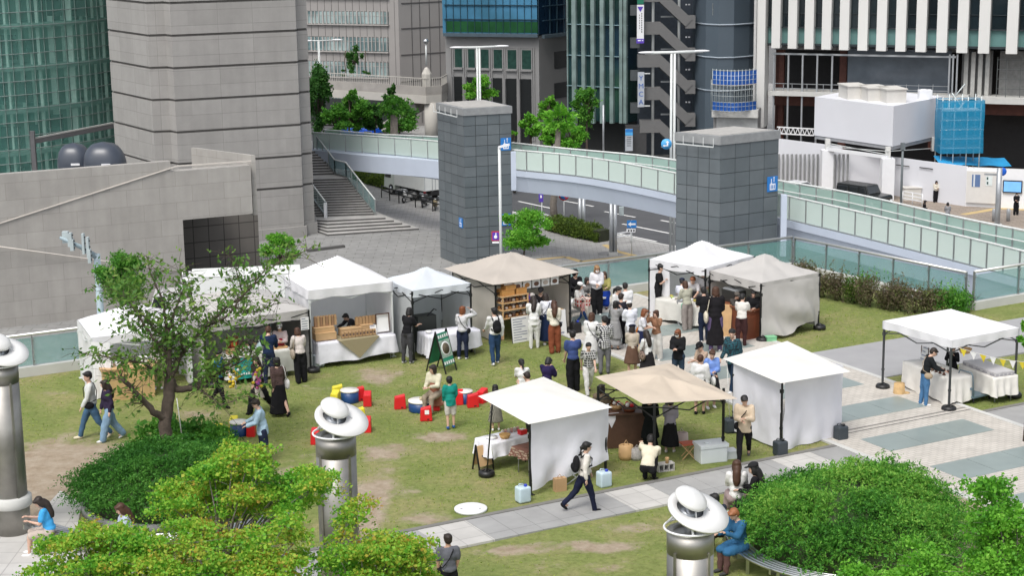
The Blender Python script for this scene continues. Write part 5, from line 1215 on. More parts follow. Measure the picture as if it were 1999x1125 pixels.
 # --- top
 tt, tc_ = top; m_ = fab(tc_); mb = MB(); loose = .010 if tt in ('tee', 'long') else .015
 mb.ell(up((0, .005, .15)), (.145 + loose, .115 + loose, .17), E); mb.ell(up((0, -.005, .34)), (sw + .012 + loose, .125 + loose * .6, .175), E); mb.tube([up((-sw + .01, 0, .46)), up((sw - .01, 0, .46))], .066 + loose * .5, 8)
 mb.ell(up((0, .0, .49)), (.085, .075, .05), E)
 mb.ell(up((0, .008, .04)), (.165 + loose, .13 + loose, .12), E)
 if tt == 'dress' or tt == 'coat':
  ln = .80 if tt == 'dress' else ps.get('coatlen', .24)
  if pose in ('sit', 'crouch'):
   for sd in 'RL': limb(mb, [J['hip' + sd], J['knee' + sd]], [.12, .10])
  else:
   cz = up((0, .005, .08)); w0 = .168; prof = [(0, .02), (w0 * .95, 0), (w0 + .015, -ln * .4), (w0 + (.075 if tt == 'dress' else .025), -ln), (0, -ln)]
   m2 = MB(); m2.lathe((0, 0, 0), prof, 24); vv = [Vector((v[0], v[1] * .78, v[2])) for v in m2.v]; mb.add([cz + v for v in vv], m2.f, 0, True)
 for sd in 'RL':
  e_ = J['el' + sd]; sh = J['sh' + sd]; w_ = J['wr' + sd]
  if tt in ('tee', 'vest'):
   q = sh + (e_ - sh) * .72; limb(mb, [sh, q], [.07, .066])
  else: limb(mb, [sh, e_, w_ - (w_ - e_) * .06], [.07 + loose, .056 + loose, .042 + loose * .8])
 tp = build(mb, {'tee': 'shirt', 'long': 'long_sleeved_top', 'coat': 'jacket', 'dress': 'dress', 'vest': 'vest'}[tt], m_, t, .024, 2, .034)
 if apron:
  mb = MB(); mb.ell(up((0, -.03, .12)), (.155, .13, .30), E); mb.lathe(up((0, -.012, -.42)), [(0, 0), (.18, 0), (.15, .45), (0, .45)], 20); build(mb, 'apron', fab(apron), t, .026, 2, .01)
 # --- shoes
 for sd in 'RL':
  a = J['ank' + sd]; fa = J['fa' + sd]; Q = Matrix.Rotation(rad(-fa * .9), 3, 'X') if fa else Matrix.Identity(3)
  mb = MB(); mb.ell(a + Q @ Vector((0, -.055, -.038)), (.048, .13, .04), Q); mb.ell(a + Q @ Vector((0, .01, -.015)), (.045, .055, .055), Q); build(mb, 'shoe', fab(shoes), t, .02, 1)
 # --- hair
 ht, hcn = hair; hm = MATS.get('hair ' + hcn) or mat('hair ' + hcn, HAIRC[hcn], .55, var=.25, scale=14, spec=.4); mb = MB(); H = lambda x, y, z: hc + HR @ Vector((x * hk, y * hk, z * hk))
 mb.ell(H(0, .028, .052), (.098 * hk, .105 * hk, .088 * hk), HR); mb.ell(H(0, .05, .0), (.090 * hk, .075 * hk, .085 * hk), HR)
 for sg in (-1, 1): mb.ell(H(sg * .028, -.055, .088), (.052 * hk, .05 * hk, .03 * hk), HR)
 if ht in ('bob', 'long'):
  for sg in (-1, 1): mb.ell(H(sg * .078, .0, -.035), (.028 * hk, .06 * hk, .10 * hk), HR)
  mb.ell(H(0, .06, -.06), (.088 * hk, .05 * hk, .09 * hk), HR)
 if ht == 'long':
  q = up((0, .115, .36)); mb.tube([H(0, .065, -.02), H(0, .085, -.12), q, q + T @ Vector((0, .01, -.10))], [.085, .095, .085, .05], 12)
 if ht == 'pony': mb.tube([H(0, .10, .03), H(0, .15, -.02), H(0, .14, -.14), H(0, .11, -.24)], [.035, .045, .035, .015], 10)
 if ht == 'bun': mb.ell(H(0, .11, .08), (.05, .05, .05))
 build(mb, 'hair', hm, t, .018, 2, .014)
 if mask:
  mb = MB(); mb.ell(H(0, -.045, -.045), (.066 * hk, .062 * hk, .052 * hk), HR); build(mb, 'face_mask', fab((.78, .78, .78)), t, 0)
 if glasses:
  mb = MB();
  for sg in (-1, 1): mb.box(W(H(sg * .034, -.098, .018)), (.055 * s, .015 * s, .036 * s), M=R @ HR)
  mb.box(W(H(0, -.1, .022)), (.02 * s, .01 * s, .008 * s), M=R @ HR); mb.build('glasses', BLACK, t)
 if hat:
  k, c_ = hat; mb = MB()
  if k == 'cap': mb.ell(H(0, .02, .085), (.108 * hk, .118 * hk, .075 * hk), HR); mb.ell(H(0, -.12, .065), (.075, .085, .012), HR)
  elif k == 'beret': mb.ell(H(0, .03, .10), (.125, .13, .06), HR)
  elif k == 'hood': mb.ell(H(0, .035, .04), (.125, .125, .14), HR); mb.ell(up((0, .06, .47)), (.14, .10, .08), E)
  elif k == 'brim': mb.lathe(H(0, .02, .07), [(0, .1), (.08, .095), (.1, .04), (.105, .0), (.19, -.02), (.19, -.03), (.1, -.02), (0, -.02)], 20, M=HR)
  build(mb, {'cap': 'cap', 'beret': 'beret', 'hood': 'hood', 'brim': 'brimmed_hat'}[k], fab(c_), t, .018 if k != 'brim' else 0, 1)
 t['h_'] = h; J['W'] = W; J['hc'] = hc; J['HR'] = HR; J['up'] = up; J['R'] = R; J['s'] = s; J['T'] = T; J['t'] = t
 return J
def strap(J, side=1, m_=BLACK, w_=.022):
 """cross-body strap, part of a bag"""
 up = J['up']; pts = [up((side * .10, -.02, .50)), up((side * .04, -.155, .38)), up((-side * .10, -.15, .2)), up((-side * .175, -.06, .05)), up((-side * .14, .13, .12)), up((0, .155, .3)), up((side * .09, .10, .47)), up((side * .10, -.02, .50))]
 return [J['W'](p) for p in pts]
def bag(J, kind, color, label, side=1, name=None):
 """bags are carried, so each is a thing of its own"""
 W, up, R, s = J['W'], J['up'], J['R'], J['s']; m_ = color if isinstance(color, bpy.types.Material) else fab(color)
 c0 = W(up((side * .2, 0, .1))); cat = 'bag'
 if kind == 'backpack':
  t = thing('backpack', W(up((0, .2, .3))), label, 'backpack'); c = up((0, .21, .28)); mb = MB(); mb.ell(c, (.14, .085, .2), J['T']); mb.ell(c + J['T'] @ Vector((0, .02, -.1)), (.135, .09, .12), J['T']); mb.v = [tuple(W(v)) for v in mb.v]; o = mb.build('pack', m_, t); soft(o, .02, 2, .01)
  mb = MB(); mb.ell(c + J['T'] @ Vector((0, .085, -.07)), (.10, .04, .09), J['T']); mb.v = [tuple(W(v)) for v in mb.v]; mb.build('pocket', m_, t)
  for sg in (-1, 1): mb = MB(); mb.tube([W(up(p)) for p in ((sg * .09, .14, .44), (sg * .1, .0, .54), (sg * .11, -.13, .42), (sg * .125, -.13, .26), (sg * .12, .12, .15))], .02, 6); mb.build('strap', m_, t)
 elif kind == 'cross':
  t = thing('shoulder_bag', W(up((-side * .19, -.04, .02))), label, 'bag'); mb = MB(); mb.tube(strap(J, side), .011 * s, 6); mb.build('strap', m_, t)
  c = up((-side * .19, -.05, .0)); mb = MB(); mb.ell(c, (.06, .13, .095), J['T']); mb.v = [tuple(W(v)) for v in mb.v]; soft(mb.build('pouch', m_, t), .018, 1, .01)
 elif kind == 'tote':
  t = thing('tote_bag', W(up((side * .24, .03, .0))), label, 'bag'); c = up((side * .245, .03, .0)); mb = MB(); mb.ell(c, (.065, .18, .17), J['T']); mb.box(c + Vector((0, 0, .04)), (.06, .27, .16)); mb.v = [tuple(W(v)) for v in mb.v]; soft(mb.build('pouch', m_, t), .02, 2, .02)
  mb = MB();
  for y in (-.02, .04): mb.tube([W(up(p)) for p in ((side * .22, y - .06, .14), (side * .19, y, .50), (side * .14, y + .01, .545), (side * .17, y + .04, .45), (side * .22, y + .08, .14))], .010, 6)
  mb.build('strap', m_, t)
 elif kind == 'hand':
  sd = 'L' if side > 0 else 'R'; w_ = J['wr' + sd] + J['fd' + sd] * .09; c = w_ + Vector((0, 0, -.27)); t = thing('hand_bag', W(w_), label, 'bag')
  mb = MB(); mb.ell(c, (.07, .15, .15)); mb.box(c + Vector((0, 0, .03)), (.07, .22, .16)); mb.v = [tuple(W(v)) for v in mb.v]; soft(mb.build('pouch', m_, t), .02, 2, .02)
  mb = MB(); mb.tube([W(c + Vector((0, -.07, .12))), W(w_), W(c + Vector((0, .07, .12)))], .008, 6); mb.build('strap', m_, t)
 return t
WH = (.66, .66, .65); CRM = (.60, .57, .49); BK = (.012, .012, .014); NV = (.018, .024, .05); GY = (.24, .24, .25); DN = (.05, .10, .19); LDN = (.20, .31, .43); BG_ = (.46, .38, .28); DB = (.035, .020, .015)
p = person
J = p(182, 857, 722, 290, 'man in white shirt and blue jeans walking left on the lawn', ('long', (.56, .58, .57)), ('pants', (.06, .12, .20)), pose='walk', shoes=(.60, .54, .40)); bag(J, 'cross', BK, 'black pouch across the man in white walking left', -1)
p(216, 861, 740, 290, 'woman in dark violet jacket and pale blue jeans walking left', ('long', (.030, .022, .048)), ('wide', LDN), ('long', 'dark'), 'walk2')
J = p(430, 793, 681, 60, 'person in bright blue top walking right, half hidden by the tree', ('tee', (.03, .17, .45)), ('pants', BK), pose='walk', shoes=BK)
J = p(527, 752, 639, 180, 'man in navy suit jacket at the counter with the teal cloth', ('long', (.012, .022, .055)), ('pants', NV), ('short', 'brown'), 'reach', shoes=BK)
J = p(508, 806, 692, 320, 'long haired woman in cream top and black jacket holding flowers', ('coat', (.03, .025, .022)), ('wide', BK), ('long', 'dark'), 'walk', shoes=BK, apron=(.52, .48, .42))
J = p(546, 812, 697, 215, 'woman in dark checked shirt and long black skirt with white tote', ('long', plaid('dark red check', (.035, .018, .018), (.10, .06, .055), 24)), ('skirt', BK), ('bob', 'black'), 'walk2', shoes=BK, skirtlen=.95); bag(J, 'tote', WH, 'white tote bag on the shoulder of the woman in dark check', -1)
J = p(588, 748, 641, 205, 'woman in off white hoodie and black trousers at the counter end', ('long', (.55, .50, .47)), ('wide', BK), ('bob', 'brown'), 'reach'); bag(J, 'tote', (.32, .27, .22), 'taupe tote bag on the woman in the off white hoodie', 1)
p(516, 905, 778, 285, 'man in light blue shirt and dark shorts beside the small drum table', ('coat', (.33, .46, .56)), ('shorts', NV), ('short', 'dark'), 'reach', glasses=True)
p(550, 728, 632, 0, 'stall worker with red apron and white cap behind the counter', ('long', (.55, .45, .45)), ('pants', NV), hat=('cap', WH), apron=(.35, .03, .05), pose='hold')
p(497, 733, 645, 20, 'stall worker in black at the back of the beige stall', ('long', BK), ('pants', BK), pose='bend')
p(310, 760, 668, 0, 'stall worker with brown hair in the leftmost white stall', ('long', (.5, .47, .45)), ('pants', BG_), ('bob', 'brown'), 'hold', apron=(.35, .25, .22))
p(700, 684, 600, 300, 'stall worker bending over paper bags in the tall white stall', ('long', (.03, .03, .035)), ('pants', BK), ('short', 'black'), 'bend')
p(796, 710, 602, 150, 'stall worker with long black hair dressed in black at the grey tent', ('tee', BK), ('pants', (.05, .05, .055)), ('bob', 'black'), 'reach', shoes=(.4, .4, .4))
J = p(904, 702, 599, 165, 'woman in pale blouse shading her eyes behind the green board', ('long', (.52, .52, .54)), ('pants', NV), ('bob', 'red'), 'headR', armR=(110, 50, 115, 30)); bag(J, 'cross', BK, 'black shoulder bag of the woman shading her eyes', 1)
J = p(967, 712, 601, 195, 'man in white shirt and jeans with black backpack by the bread stall', ('long', (.58, .58, .57)), ('pants', (.025, .055, .12)), pose='walk', legR=(10, 4), legL=(-8, 8)); bag(J, 'backpack', BK, 'black backpack on the man in jeans by the bread stall')
p(1043, 681, 579, 185, 'long haired woman all in white at the bread stall', ('coat', WH), ('pants', (.60, .60, .58)), ('long', 'dark'), 'reach')
J = p(1069, 674, 574, 195, 'woman in white tee and long navy skirt at the bread stall', ('tee', (.62, .63, .68)), ('skirt', (.012, .022, .06)), ('bob', 'dark'), 'reach', skirtlen=.9); bag(J, 'cross', NV, 'thin dark bag of the woman in the long navy skirt', -1)
J = p(1083, 690, 588, 190, 'woman in cream blouse and rust coloured trousers at the bread stall', ('long', CRM), ('wide', (.20, .06, .03)), ('long', 'brown'), 'hold'); bag(J, 'cross', BK, 'small black bag of the woman in rust trousers', 1)
p(1056, 656, 561, 5, 'bread seller in black with a cap behind the shelves', ('long', BK), ('pants', BK), hat=('cap', BK), pose='hold')
p(1036, 660, 571, 20, 'bread seller in grey cap beside the glass case', ('long', (.10, .10, .11)), ('pants', BK), hat=('cap', (.35, .33, .31)), pose='reach')
p(1165, 617, 517, 5, 'fair haired woman in mask and white blouse standing on the walkway', ('long', (.62, .61, .64)), ('wide', (.014, .014, .016)), ('long', 'blond'), 'hold', mask=True)
p(1181, 600, 534, 350, 'person in olive yellow top and blue skirt sitting by the glass', ('long', (.30, .28, .10)), ('skirt', (.01, .04, .26)), ('bob', 'brown'), 'sit', h=1.55, shoes=DB)
p(1121, 600, 537, 20, 'person in black hood sitting behind the woman in the white cap', ('coat', BK), ('pants', BK), ('short', 'black'), 'sit', h=1.6, hat=('hood', BK))
J = p(1126, 624, 556, 60, 'seated woman with white cap and striped bag on her lap', ('tee', (.60, .60, .58)), ('skirt', (.48, .45, .40)), ('long', 'black'), 'sit', h=1.55, hat=('cap', (.68, .68, .68)))
p(1143, 610, 552, 30, 'seated person in grey patterned top behind the child in pink', ('long', plaid('grey pattern', (.30, .29, .28), (.12, .12, .12), 40)), ('pants', GY), ('bob', 'dark'), 'sit', h=1.5)
p(1138, 634, 582, 110, 'small child in pink top and denim trousers reaching to the bench', ('tee', (.55, .28, .27)), ('pants', (.015, .04, .12)), ('short', 'dark'), 'walk', hat=('brim', (.60, .50, .45)), shoes=(.5, .45, .25))
p(1203, 655, 559, 60, 'woman with black ponytail in loose white shirt facing right', ('coat', (.64, .64, .63)), ('wide', (.55, .54, .5)), ('pony', 'black'), 'hold')
p(1221, 654, 553, 185, 'man in boxy white shirt with his back turned near the glass', ('coat', (.66, .67, .68)), ('pants', (.52, .52, .50)), ('short', 'black'), 'hold')
p(1212, 676, 574, 170, 'man in black tee behind the woman in the grey dress', ('tee', (.02, .02, .028)), ('pants', BK), ('short', 'dark'), 'hold')
J = p(1201, 685, 588, 140, 'woman in black shawl and long grey dress eating', ('dress', (.27, .27, .275)), ('skirt', (.24, .24, .245)), ('bob', 'black'), 'eat', shoes=BK); bag(J, 'tote', BK, 'black shoulder bag on the woman in the grey dress', 1)
p(1231, 690, 590, 200, 'man in white shirt with white cap in the middle of the crowd', ('coat', (.62, .64, .70)), ('pants', (.3, .3, .3)), ('short', 'dark'), 'hold', hat=('cap', (.66, .66, .66)))
J = p(1253, 708, 603, 80, 'person with auburn hair in white tee in front of the white capped man', ('tee', (.64, .64, .68)), ('skirt', (.015, .02, .06)), ('bob', 'red'), 'hold'); bag(J, 'tote', (.42, .16, .04), 'orange brown tote bag below the auburn haired person', 1)
p(1281, 705, 606, 330, 'woman in brown top and white trousers raising a drink', ('long', (.28, .15, .09)), ('wide', (.55, .54, .51)), ('bob', 'brown'), 'drink')
J = p(1234, 735, 636, 180, 'woman with dark beret and beige blouse with cream bag', ('long', (.42, .37, .31)), ('skirt', (.12, .07, .05)), ('bob', 'dark'), 'hold', hat=('beret', (.014, .016, .03))); bag(J, 'tote', (.50, .42, .30), 'cream slouchy bag on the woman with the dark beret', -1)
J = p(1264, 748, 646, 205, 'long haired woman in white blouse with spotted bag', ('long', (.64, .64, .63)), ('skirt', (.02, .018, .02)), ('long', 'dark'), 'hold'); bag(J, 'tote', plaid('leopard cloth', (.36, .26, .20), (.05, .03, .03), 34), 'spotted brown bag of the long haired woman in white', 1)
J = p(1154, 722, 612, 160, 'person with reddish hair in long white tunic near the bread stall', ('dress', (.64, .64, .64)), ('skirt', (.62, .62, .62)), ('bob', 'brown'), 'hold', skirtlen=.5); bag(J, 'cross', (.10, .10, .11), 'dark grey bag of the person in the long white tunic', 1)
J = p(1180, 731, 618, 175, 'man in black and white checked shirt and grey trousers', ('coat', plaid('white black check', (.62, .62, .62), (.035, .035, .04), 19)), ('pants', (.15, .15, .165)), ('short', 'black'), 'hold', shoes=(.05, .05, .05)); bag(J, 'hand', BK, 'small black bag hanging beside the man in check', 1)
p(1149, 771, 666, 10, 'young man in black patterned shirt and white trousers', ('tee', plaid('black floral', (.012, .012, .013), (.35, .35, .34), 15)), ('pants', (.55, .54, .53)), ('short', 'black'), 'walk', shoes=BK)
p(1119, 765, 646, 200, 'man in blue tee and black wide trousers eating with raised hand', ('tee', (.045, .07, .19)), ('wide', (.01, .01, .012)), ('short', 'black'), 'eat', armL=(6, 6, 12, 0))
p(1021, 812, 702, 200, 'person with black ponytail and white tee behind the front white canopy', ('tee', WH), ('pants', BK), ('pony', 'black'), 'lookdown')
p(1034, 842, 727, 220, 'person in beige top bending forward behind the front white canopy', ('tee', (.46, .41, .36)), ('pants', BK), ('short', 'dark'), 'eat', head=25, shoes=BK)
p(1068, 806, 698, 150, 'person in navy jacket bowing the head behind the front white canopy', ('coat', (.022, .016, .06)), ('pants', NV), ('bob', 'black'), 'lookdown', head=45)
p(968, 841, 753, 180, 'long haired girl in patterned dress left of the front white stall', ('vest', plaid('girl print', (.32, .30, .25), (.06, .06, .05), 34)), ('skirt', plaid('girl print', None, None)), ('long', 'black'), 'stand', skirtlen=.72)
p(1174, 868, 752, 170, 'person in brown jacket and navy jeans between the two front stalls', ('coat', (.13, .10, .07)), ('pants', (.018, .03, .065)), ('bob', 'dark'), 'stand')
p(1269, 884, 772, 185, 'stall keeper in long black coat under the beige canopy', ('dress', (.006, .008, .008)), ('skirt', (.006, .008, .008)), ('bob', 'black'), 'hold', shoes=WH)
p(1308, 884, 776, 165, 'stall keeper in lavender top and black skirt under the beige canopy', ('coat', (.33, .31, .37)), ('skirt', BK), ('bob', 'dark'), 'hold', shoes=(.5, .48, .46), skirtlen=.85)
p(1264, 944, 0, 165, 'person in cream sweater crouching on the grass by the path', ('long', (.62, .57, .45)), ('pants', BK), ('short', 'black'), 'crouch', h=1.72, shoes=BK)
J = p(1452, 899, 767, 350, 'man in beige shirt and black trousers walking past the water cans', ('coat', (.54, .44, .33)), ('pants', BK), ('short', 'black'), 'walk', armR=(20, 4, 85, 40), armL=(20, 4, 85, 40), head=25, shoes=(.10, .10, .10)); bag(J, 'cross', BK, 'black strap bag of the man in the beige shirt', 1)
p(1324, 749, 642, 340, 'red haired woman in sunglasses, mask and long black jacket', ('coat', (.014, .014, .016)), ('pants', (.03, .05, .08)), ('bob', 'red'), 'hold', mask=True, glasses=True, apron=None)
p(1366, 809, 694, 165, 'person with cropped dark hair in loose white tee', ('coat', (.64, .64, .64)), ('skirt', (.10, .10, .10)), ('short', 'brown'), 'stand', shoes=BK)
J = p(1388, 798, 683, 10, 'woman in light blue blouse facing the camera', ('coat', (.17, .28, .62)), ('skirt', (.03, .03, .035)), ('bun', 'brown'), 'hold'); bag(J, 'hand', WH, 'white cloth bag held by the woman in light blue', 1)
p(1371, 781, 668, 300, 'person in black cap and beige top behind the woman in light blue', ('tee', (.40, .30, .23)), ('pants', BK), ('short', 'black'), 'lookdown', hat=('cap', BK))
p(1430, 764, 640, 320, 'man in teal checked shirt and navy jeans beside the white cubicle', ('coat', plaid('teal check', (.015, .10, .13), (.01, .02, .03), 22)), ('pants', (.015, .03, .06)), ('short', 'black'), 'walk2')
p(1286, 623, 515, 70, 'man in black tee with crossed arms beside the white stall', ('tee', BK), ('pants', (.012, .012, .014)), ('short', 'black'), 'cross', shoes=BK)
J = p(1341, 647, 550, 200, 'woman in sage hoodie and grey trousers with green plastic bag', ('long', (.36, .36, .29)), ('wide', (.25, .225, .21)), ('bob', 'brown'), 'reach'); bag(J, 'hand', (.04, .50, .28), 'bright green plastic bag held by the woman in sage', -1)
p(1331, 636, 545, 175, 'person in navy cap and white top beside the woman in sage', ('tee', (.62, .64, .72)), ('pants', GY), ('short', 'black'), 'reach', hat=('cap', NV))
p(1357, 628, 530, 340, 'stall keeper with red brown hair bowing over the white table', ('tee', (.50, .49, .50)), ('pants', GY), ('short', 'red'), 'bend', lean=30, apron=(.06, .06, .065))
p(1372, 630, 526, 355, 'stall keeper in striped white shirt at the back of the white stall', ('tee', (.60, .60, .62)), ('pants', GY), ('short', 'dark'), 'hold')
p(1374, 668, 562, 190, 'man in black tee with blue print at the brown counter', ('tee', BK), ('pants', (.015, .022, .045)), ('short', 'black'), 'hold')
J = p(1396, 688, 561, 175, 'woman in black dress and purple trousers with brown cardigan', ('dress', (.012, .011, .013)), ('pants', (.10, .075, .15)), ('bob', 'brown'), 'hold'); bag(J, 'tote', (.58, .53, .42), 'cream handbag of the woman in black and purple', 1)
p(1447, 678, 575, 165, 'man in cream tee and dark brown trousers at the brown counter', ('tee', (.62, .60, .56)), ('pants', (.045, .02, .02)), ('short', 'black'), 'reach', shoes=DB)
p(1430, 652, 565, 20, 'stall keeper in grey cap behind the brown counter', ('long', (.06, .055, .05)), ('pants', BK), hat=('cap', (.10, .09, .08)), pose='bend', lean=25)
p(1470, 660, 566, 350, 'stall keeper in black near the front pole of the grey beige tent', ('long', BK), ('pants', BK), pose='hold')
J = p(1804, 793, 678, 95, 'man in black sweater and blue jeans looking down at the table', ('long', (.014, .016, .018)), ('pants', (.07, .17, .32)), ('short', 'dark'), 'reach', lean=12, head=32, glasses=True); bag(J, 'cross', (.35, .28, .2), 'tan strap pouch of the man in blue jeans', 1)
p(1858, 757, 676, 330, 'stall keeper in black robe behind the table of small jars', ('dress', (.012, .012, .015)), ('skirt', BK), ('short', 'black'), 'eat')
J = p(1141, 1000, 862, 110, 'woman with black backpack, white sweater and navy trousers walking right', ('long', (.62, .59, .55)), ('pants', (.012, .015, .035)), ('pony', 'black'), 'walk', legR=(18, 6), legL=(-26, 22), shoes=BK, armR=(-8, 6, 14, 0), armL=(10, 6, 14, 0)); bag(J, 'backpack', BK, 'black backpack on the woman walking along the path')
p(1437, 1018, 907, 180, 'woman with long brown hair, white blouse and mauve skirt by the bush', ('long', (.64, .63, .62)), ('skirt', (.30, .23, .225)), ('long', 'brown'), 'sit', h=1.72, lift=.0, lean=0)
p(1481, 1024, 908, 250, 'person with black cap and black hair half hidden behind the right bush', ('long', BK), ('pants', BK), ('long', 'black'), 'sit', h=1.72, hat=('cap', (.02, .02, .022)))
p(1399, 1090, 972, 200, 'person in dark top sitting behind the right steel lamp column', ('long', (.02, .026, .04)), ('pants', DB), ('short', 'black'), 'sit', h=1.7)
p(1446, 1112, 999, 300, 'person in blue denim jacket with ginger hair sitting on the tube bench', ('coat', (.03, .11, .22)), ('pants', (.10, .055, .05)), ('short', 'orange'), 'sit', h=1.7, head=30, shoes=(.05, .05, .05))
J = p(878, 1196, 1045, 190, 'man in grey tee at the bottom edge with a strap on his back', ('tee', (.115, .12, .14)), ('pants', BK), ('short', 'dark'), 'stand', skin=1); bag(J, 'cross', BK, 'black strap bag of the man in the grey tee', -1)
p(100, 1082, 0, 280, 'woman in bright blue top looking down, seated at the left bed', ('tee', (.06, .35, .70)), ('shorts', (.45, .38, .33)), ('long', 'dark'), 'sit', h=1.62, head=35)
p(256, 1096, 0, 300, 'woman with brown hair and pale blue top seated among the maple leaves', ('tee', (.42, .48, .58)), ('pants', GY), ('long', 'brown'), 'sit', h=1.62, head=22)
p(852, 802, 0, 330, 'woman in cream cardigan with patterned scarf sitting on a red block', ('long', (.58, .55, .42)), ('pants', (.30, .25, .19)), ('bob', 'dark'), 'sit', h=1.62, lift=.0, shoes=DB, apron=(.30, .12, .08))
p(880, 837, 737, 195, 'boy in green hoodie and pale shorts standing on the lawn', ('coat', (.012, .22, .18)), ('shorts', (.50, .48, .44)), ('short', 'black'), 'stand', shoes=(.03, .10, .30))
for (x, yf, yh, f, l, tp_) in ((1826, 395, 357, 10, 'person in cream top and black overalls standing at the white hoarding', CRM), (1983, 420, 377, 350, 'person in black beside the blue display at the far right', BK), (1849, 441, 398, 180, 'person in grey seen just above the bridge rail', GY), (1803, 436, 399, 90, 'person whose head shows above the bridge rail by the guard rail', BK)):
 p(x, yf, yh, f, l, ('long', tp_), ('wide', BK), ('bob', 'black'), 'hold', Z=ZS, h=1.66, shoes=BK, mask=(x == 1983))
# MARKET STALLS
CW = clothmat('white canopy cloth', (.80, .80, .82), trans=.22); CWW = clothmat('ivory canopy cloth', (.80, .79, .75), trans=.2)
CB = clothmat('beige canopy cloth', (.50, .455, .405), trans=.15); CG = clothmat('grey beige canopy cloth', (.50, .485, .465), trans=.15); CT = clothmat('tan canopy cloth', (.57, .49, .40), trans=.15)
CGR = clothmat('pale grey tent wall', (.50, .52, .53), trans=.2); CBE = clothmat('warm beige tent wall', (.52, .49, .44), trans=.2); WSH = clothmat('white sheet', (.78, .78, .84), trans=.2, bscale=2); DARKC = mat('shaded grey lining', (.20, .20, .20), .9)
def wr(u, v, sd, k=1.0): return (noise.noise(Vector((u * 3.1 + sd * 7.7, v * 2.3, sd))) * .6 + noise.noise(Vector((u * 9 + sd, v * 4 + sd, 3.3))) * .3 + .25 * math.sin(u * 17 + 3 * noise.noise(Vector((v * 2, sd, u))))) * k
def sheet(A, B, z0, z1, amp, sd, m_, name, parent, hem=0.0, z0b=None, nu=36, nv=20, gather=0):
 """hanging cloth between ground points A and B, from height z1 down to z0 (z0b at the B end)"""
 A, B = Vector(A), Vector(B); d = (B - A).normalized(); n = Vector((d.y, -d.x, 0)); z0b = z0 if z0b is None else z0b
 def f(u, v):
  zb = z0 + (z0b - z0) * u + hem * (math.sin(u * 9 + sd) * .5 + noise.noise(Vector((u * 4, sd, 0))))
  z = zb + (z1 - zb) * v; am = amp * (1 - v) ** .6 * min(1, (1 - v) * 5)
  p = A + (B - A) * u + n * wr(u, v, sd, am) + d * gather * math.sin(u * math.pi * 2) * (1 - v) * .3
  return (p.x, p.y, z)
 mb = MB(); mb.grid(f, nu, nv); return mb.build(name, m_, parent)
class Tent: pass
def tent(fl, fr, depth, eave, peak, label, roof=CW, walls=(), wallm=None, valance=.24, over=.0, legs=DKPOLE, sag=.06, wrk=.02, seed=1, roofc=None, hump=0.0, nolegs=(), sink=0.0, wz=0.02, truss=True, fv=True):
 T = Tent(); fl, fr = Vector(fl), Vector(fr); fl.z = fr.z = 0; d = (fr - fl).normalized(); b_ = Vector((-d.y, d.x, 0)); T.w = (fr - fl).length; T.d = depth; T.x = d; T.y = b_; T.o = fl
 T.rz = math.atan2(d.y, d.x)
 T.pt = lambda a, b, z=0.0: Vector(((fl + d * a + b_ * b).x, (fl + d * a + b_ * b).y, z))
 t = thing('market_tent', fl, label, 'tent'); T.t = t
 cs = [T.pt(0, 0), T.pt(T.w, 0), T.pt(T.w, depth), T.pt(0, depth)]
 rc = roofc or [T.pt(-over, -over), T.pt(T.w + over, -over), T.pt(T.w + over, depth + over), T.pt(-over, depth + over)]
 rc = [Vector((c.x, c.y, eave)) for c in rc]; T.rc = rc
 def f(u, v):
  s_, t_ = 2 * u - 1, 2 * v - 1; p = rc[0] * (1 - u) * (1 - v) + rc[1] * u * (1 - v) + rc[2] * u * v + rc[3] * (1 - u) * v
  m = max(abs(s_), abs(t_)); k = 1 - m; r_ = min(abs(s_), abs(t_)) / m if m > 1e-6 else 1
  z = (peak - eave) * k - sag * 4 * k * (1 - k) * (1 - r_) - sink * (1 - r_ ** 2) * (1 - k) ** 2 + wrk * wr(u * 1.3, v * 1.3, seed) * min(1, (1 - m) * 6) + (hump if k > .86 else hump * max(0, (k - .7) / .16))
  return (p.x, p.y, p.z + z)
 mb = MB(); mb.grid(f, 40, 40); mb.build('canopy', roof, t)
 if valance:
  def g(u, v):
   q = u * 4; i = int(q) % 4 if u < 1 else 0; f_ = q - int(q) if u < 1 else 0; a, c = rc[i], rc[(i + 1) % 4]; p = a + (c - a) * f_; dd = (c - a).normalized(); nn = Vector((dd.y, -dd.x, 0))
   zz = eave - sink * (1 - (2 * f_ - 1) ** 2) - valance * (1 - v) * (1 + .06 * math.sin(u * 60)); p = p + nn * (.012 + (1 - v) * .02 * math.sin(f_ * 23 + seed))
   return (p.x, p.y, zz)
  mb = MB(); mb.grid(g, 96, 4); mb.build('valance', roof, t)
 for i in range(4):
  if i in nolegs: continue
  c = cs[i]; mb = MB(); mb.box(c + Vector((0, 0, (eave - .02) / 2)), (.045, .045, eave - .02), T.rz); mb.box(c + Vector((0, 0, .55)), (.06, .06, .06), T.rz); mb.box(c + Vector((0, 0, eave - .35)), (.07, .07, .09), T.rz); mb.box(c + Vector((0, 0, .012)), (.14, .14, .02), T.rz); mb.build('leg', legs, t)
 if truss:
  mb = MB()
  for i in range(4):
   a, c = cs[i], cs[(i + 1) % 4]
   for (u0, z0, u1, z1) in ((0, -.35, .5, -.08), (0, -.08, .5, -.35), (.5, -.35, 1, -.08), (.5, -.08, 1, -.35)): mb.bar(a + (c - a) * u0 + Vector((0, 0, eave + z0)), a + (c - a) * u1 + Vector((0, 0, eave + z1)), .025)
  mb.build('truss', legs, t)
 wn = {'front': (0, 1), 'right': (1, 2), 'back': (2, 3), 'left': (3, 0)}
 for k in walls:
  i, j = wn[k]; sheet(cs[i], cs[j], wz, eave - .03, .10, seed + i, wallm or roof, 'side_wall', t, hem=.03)
 return T
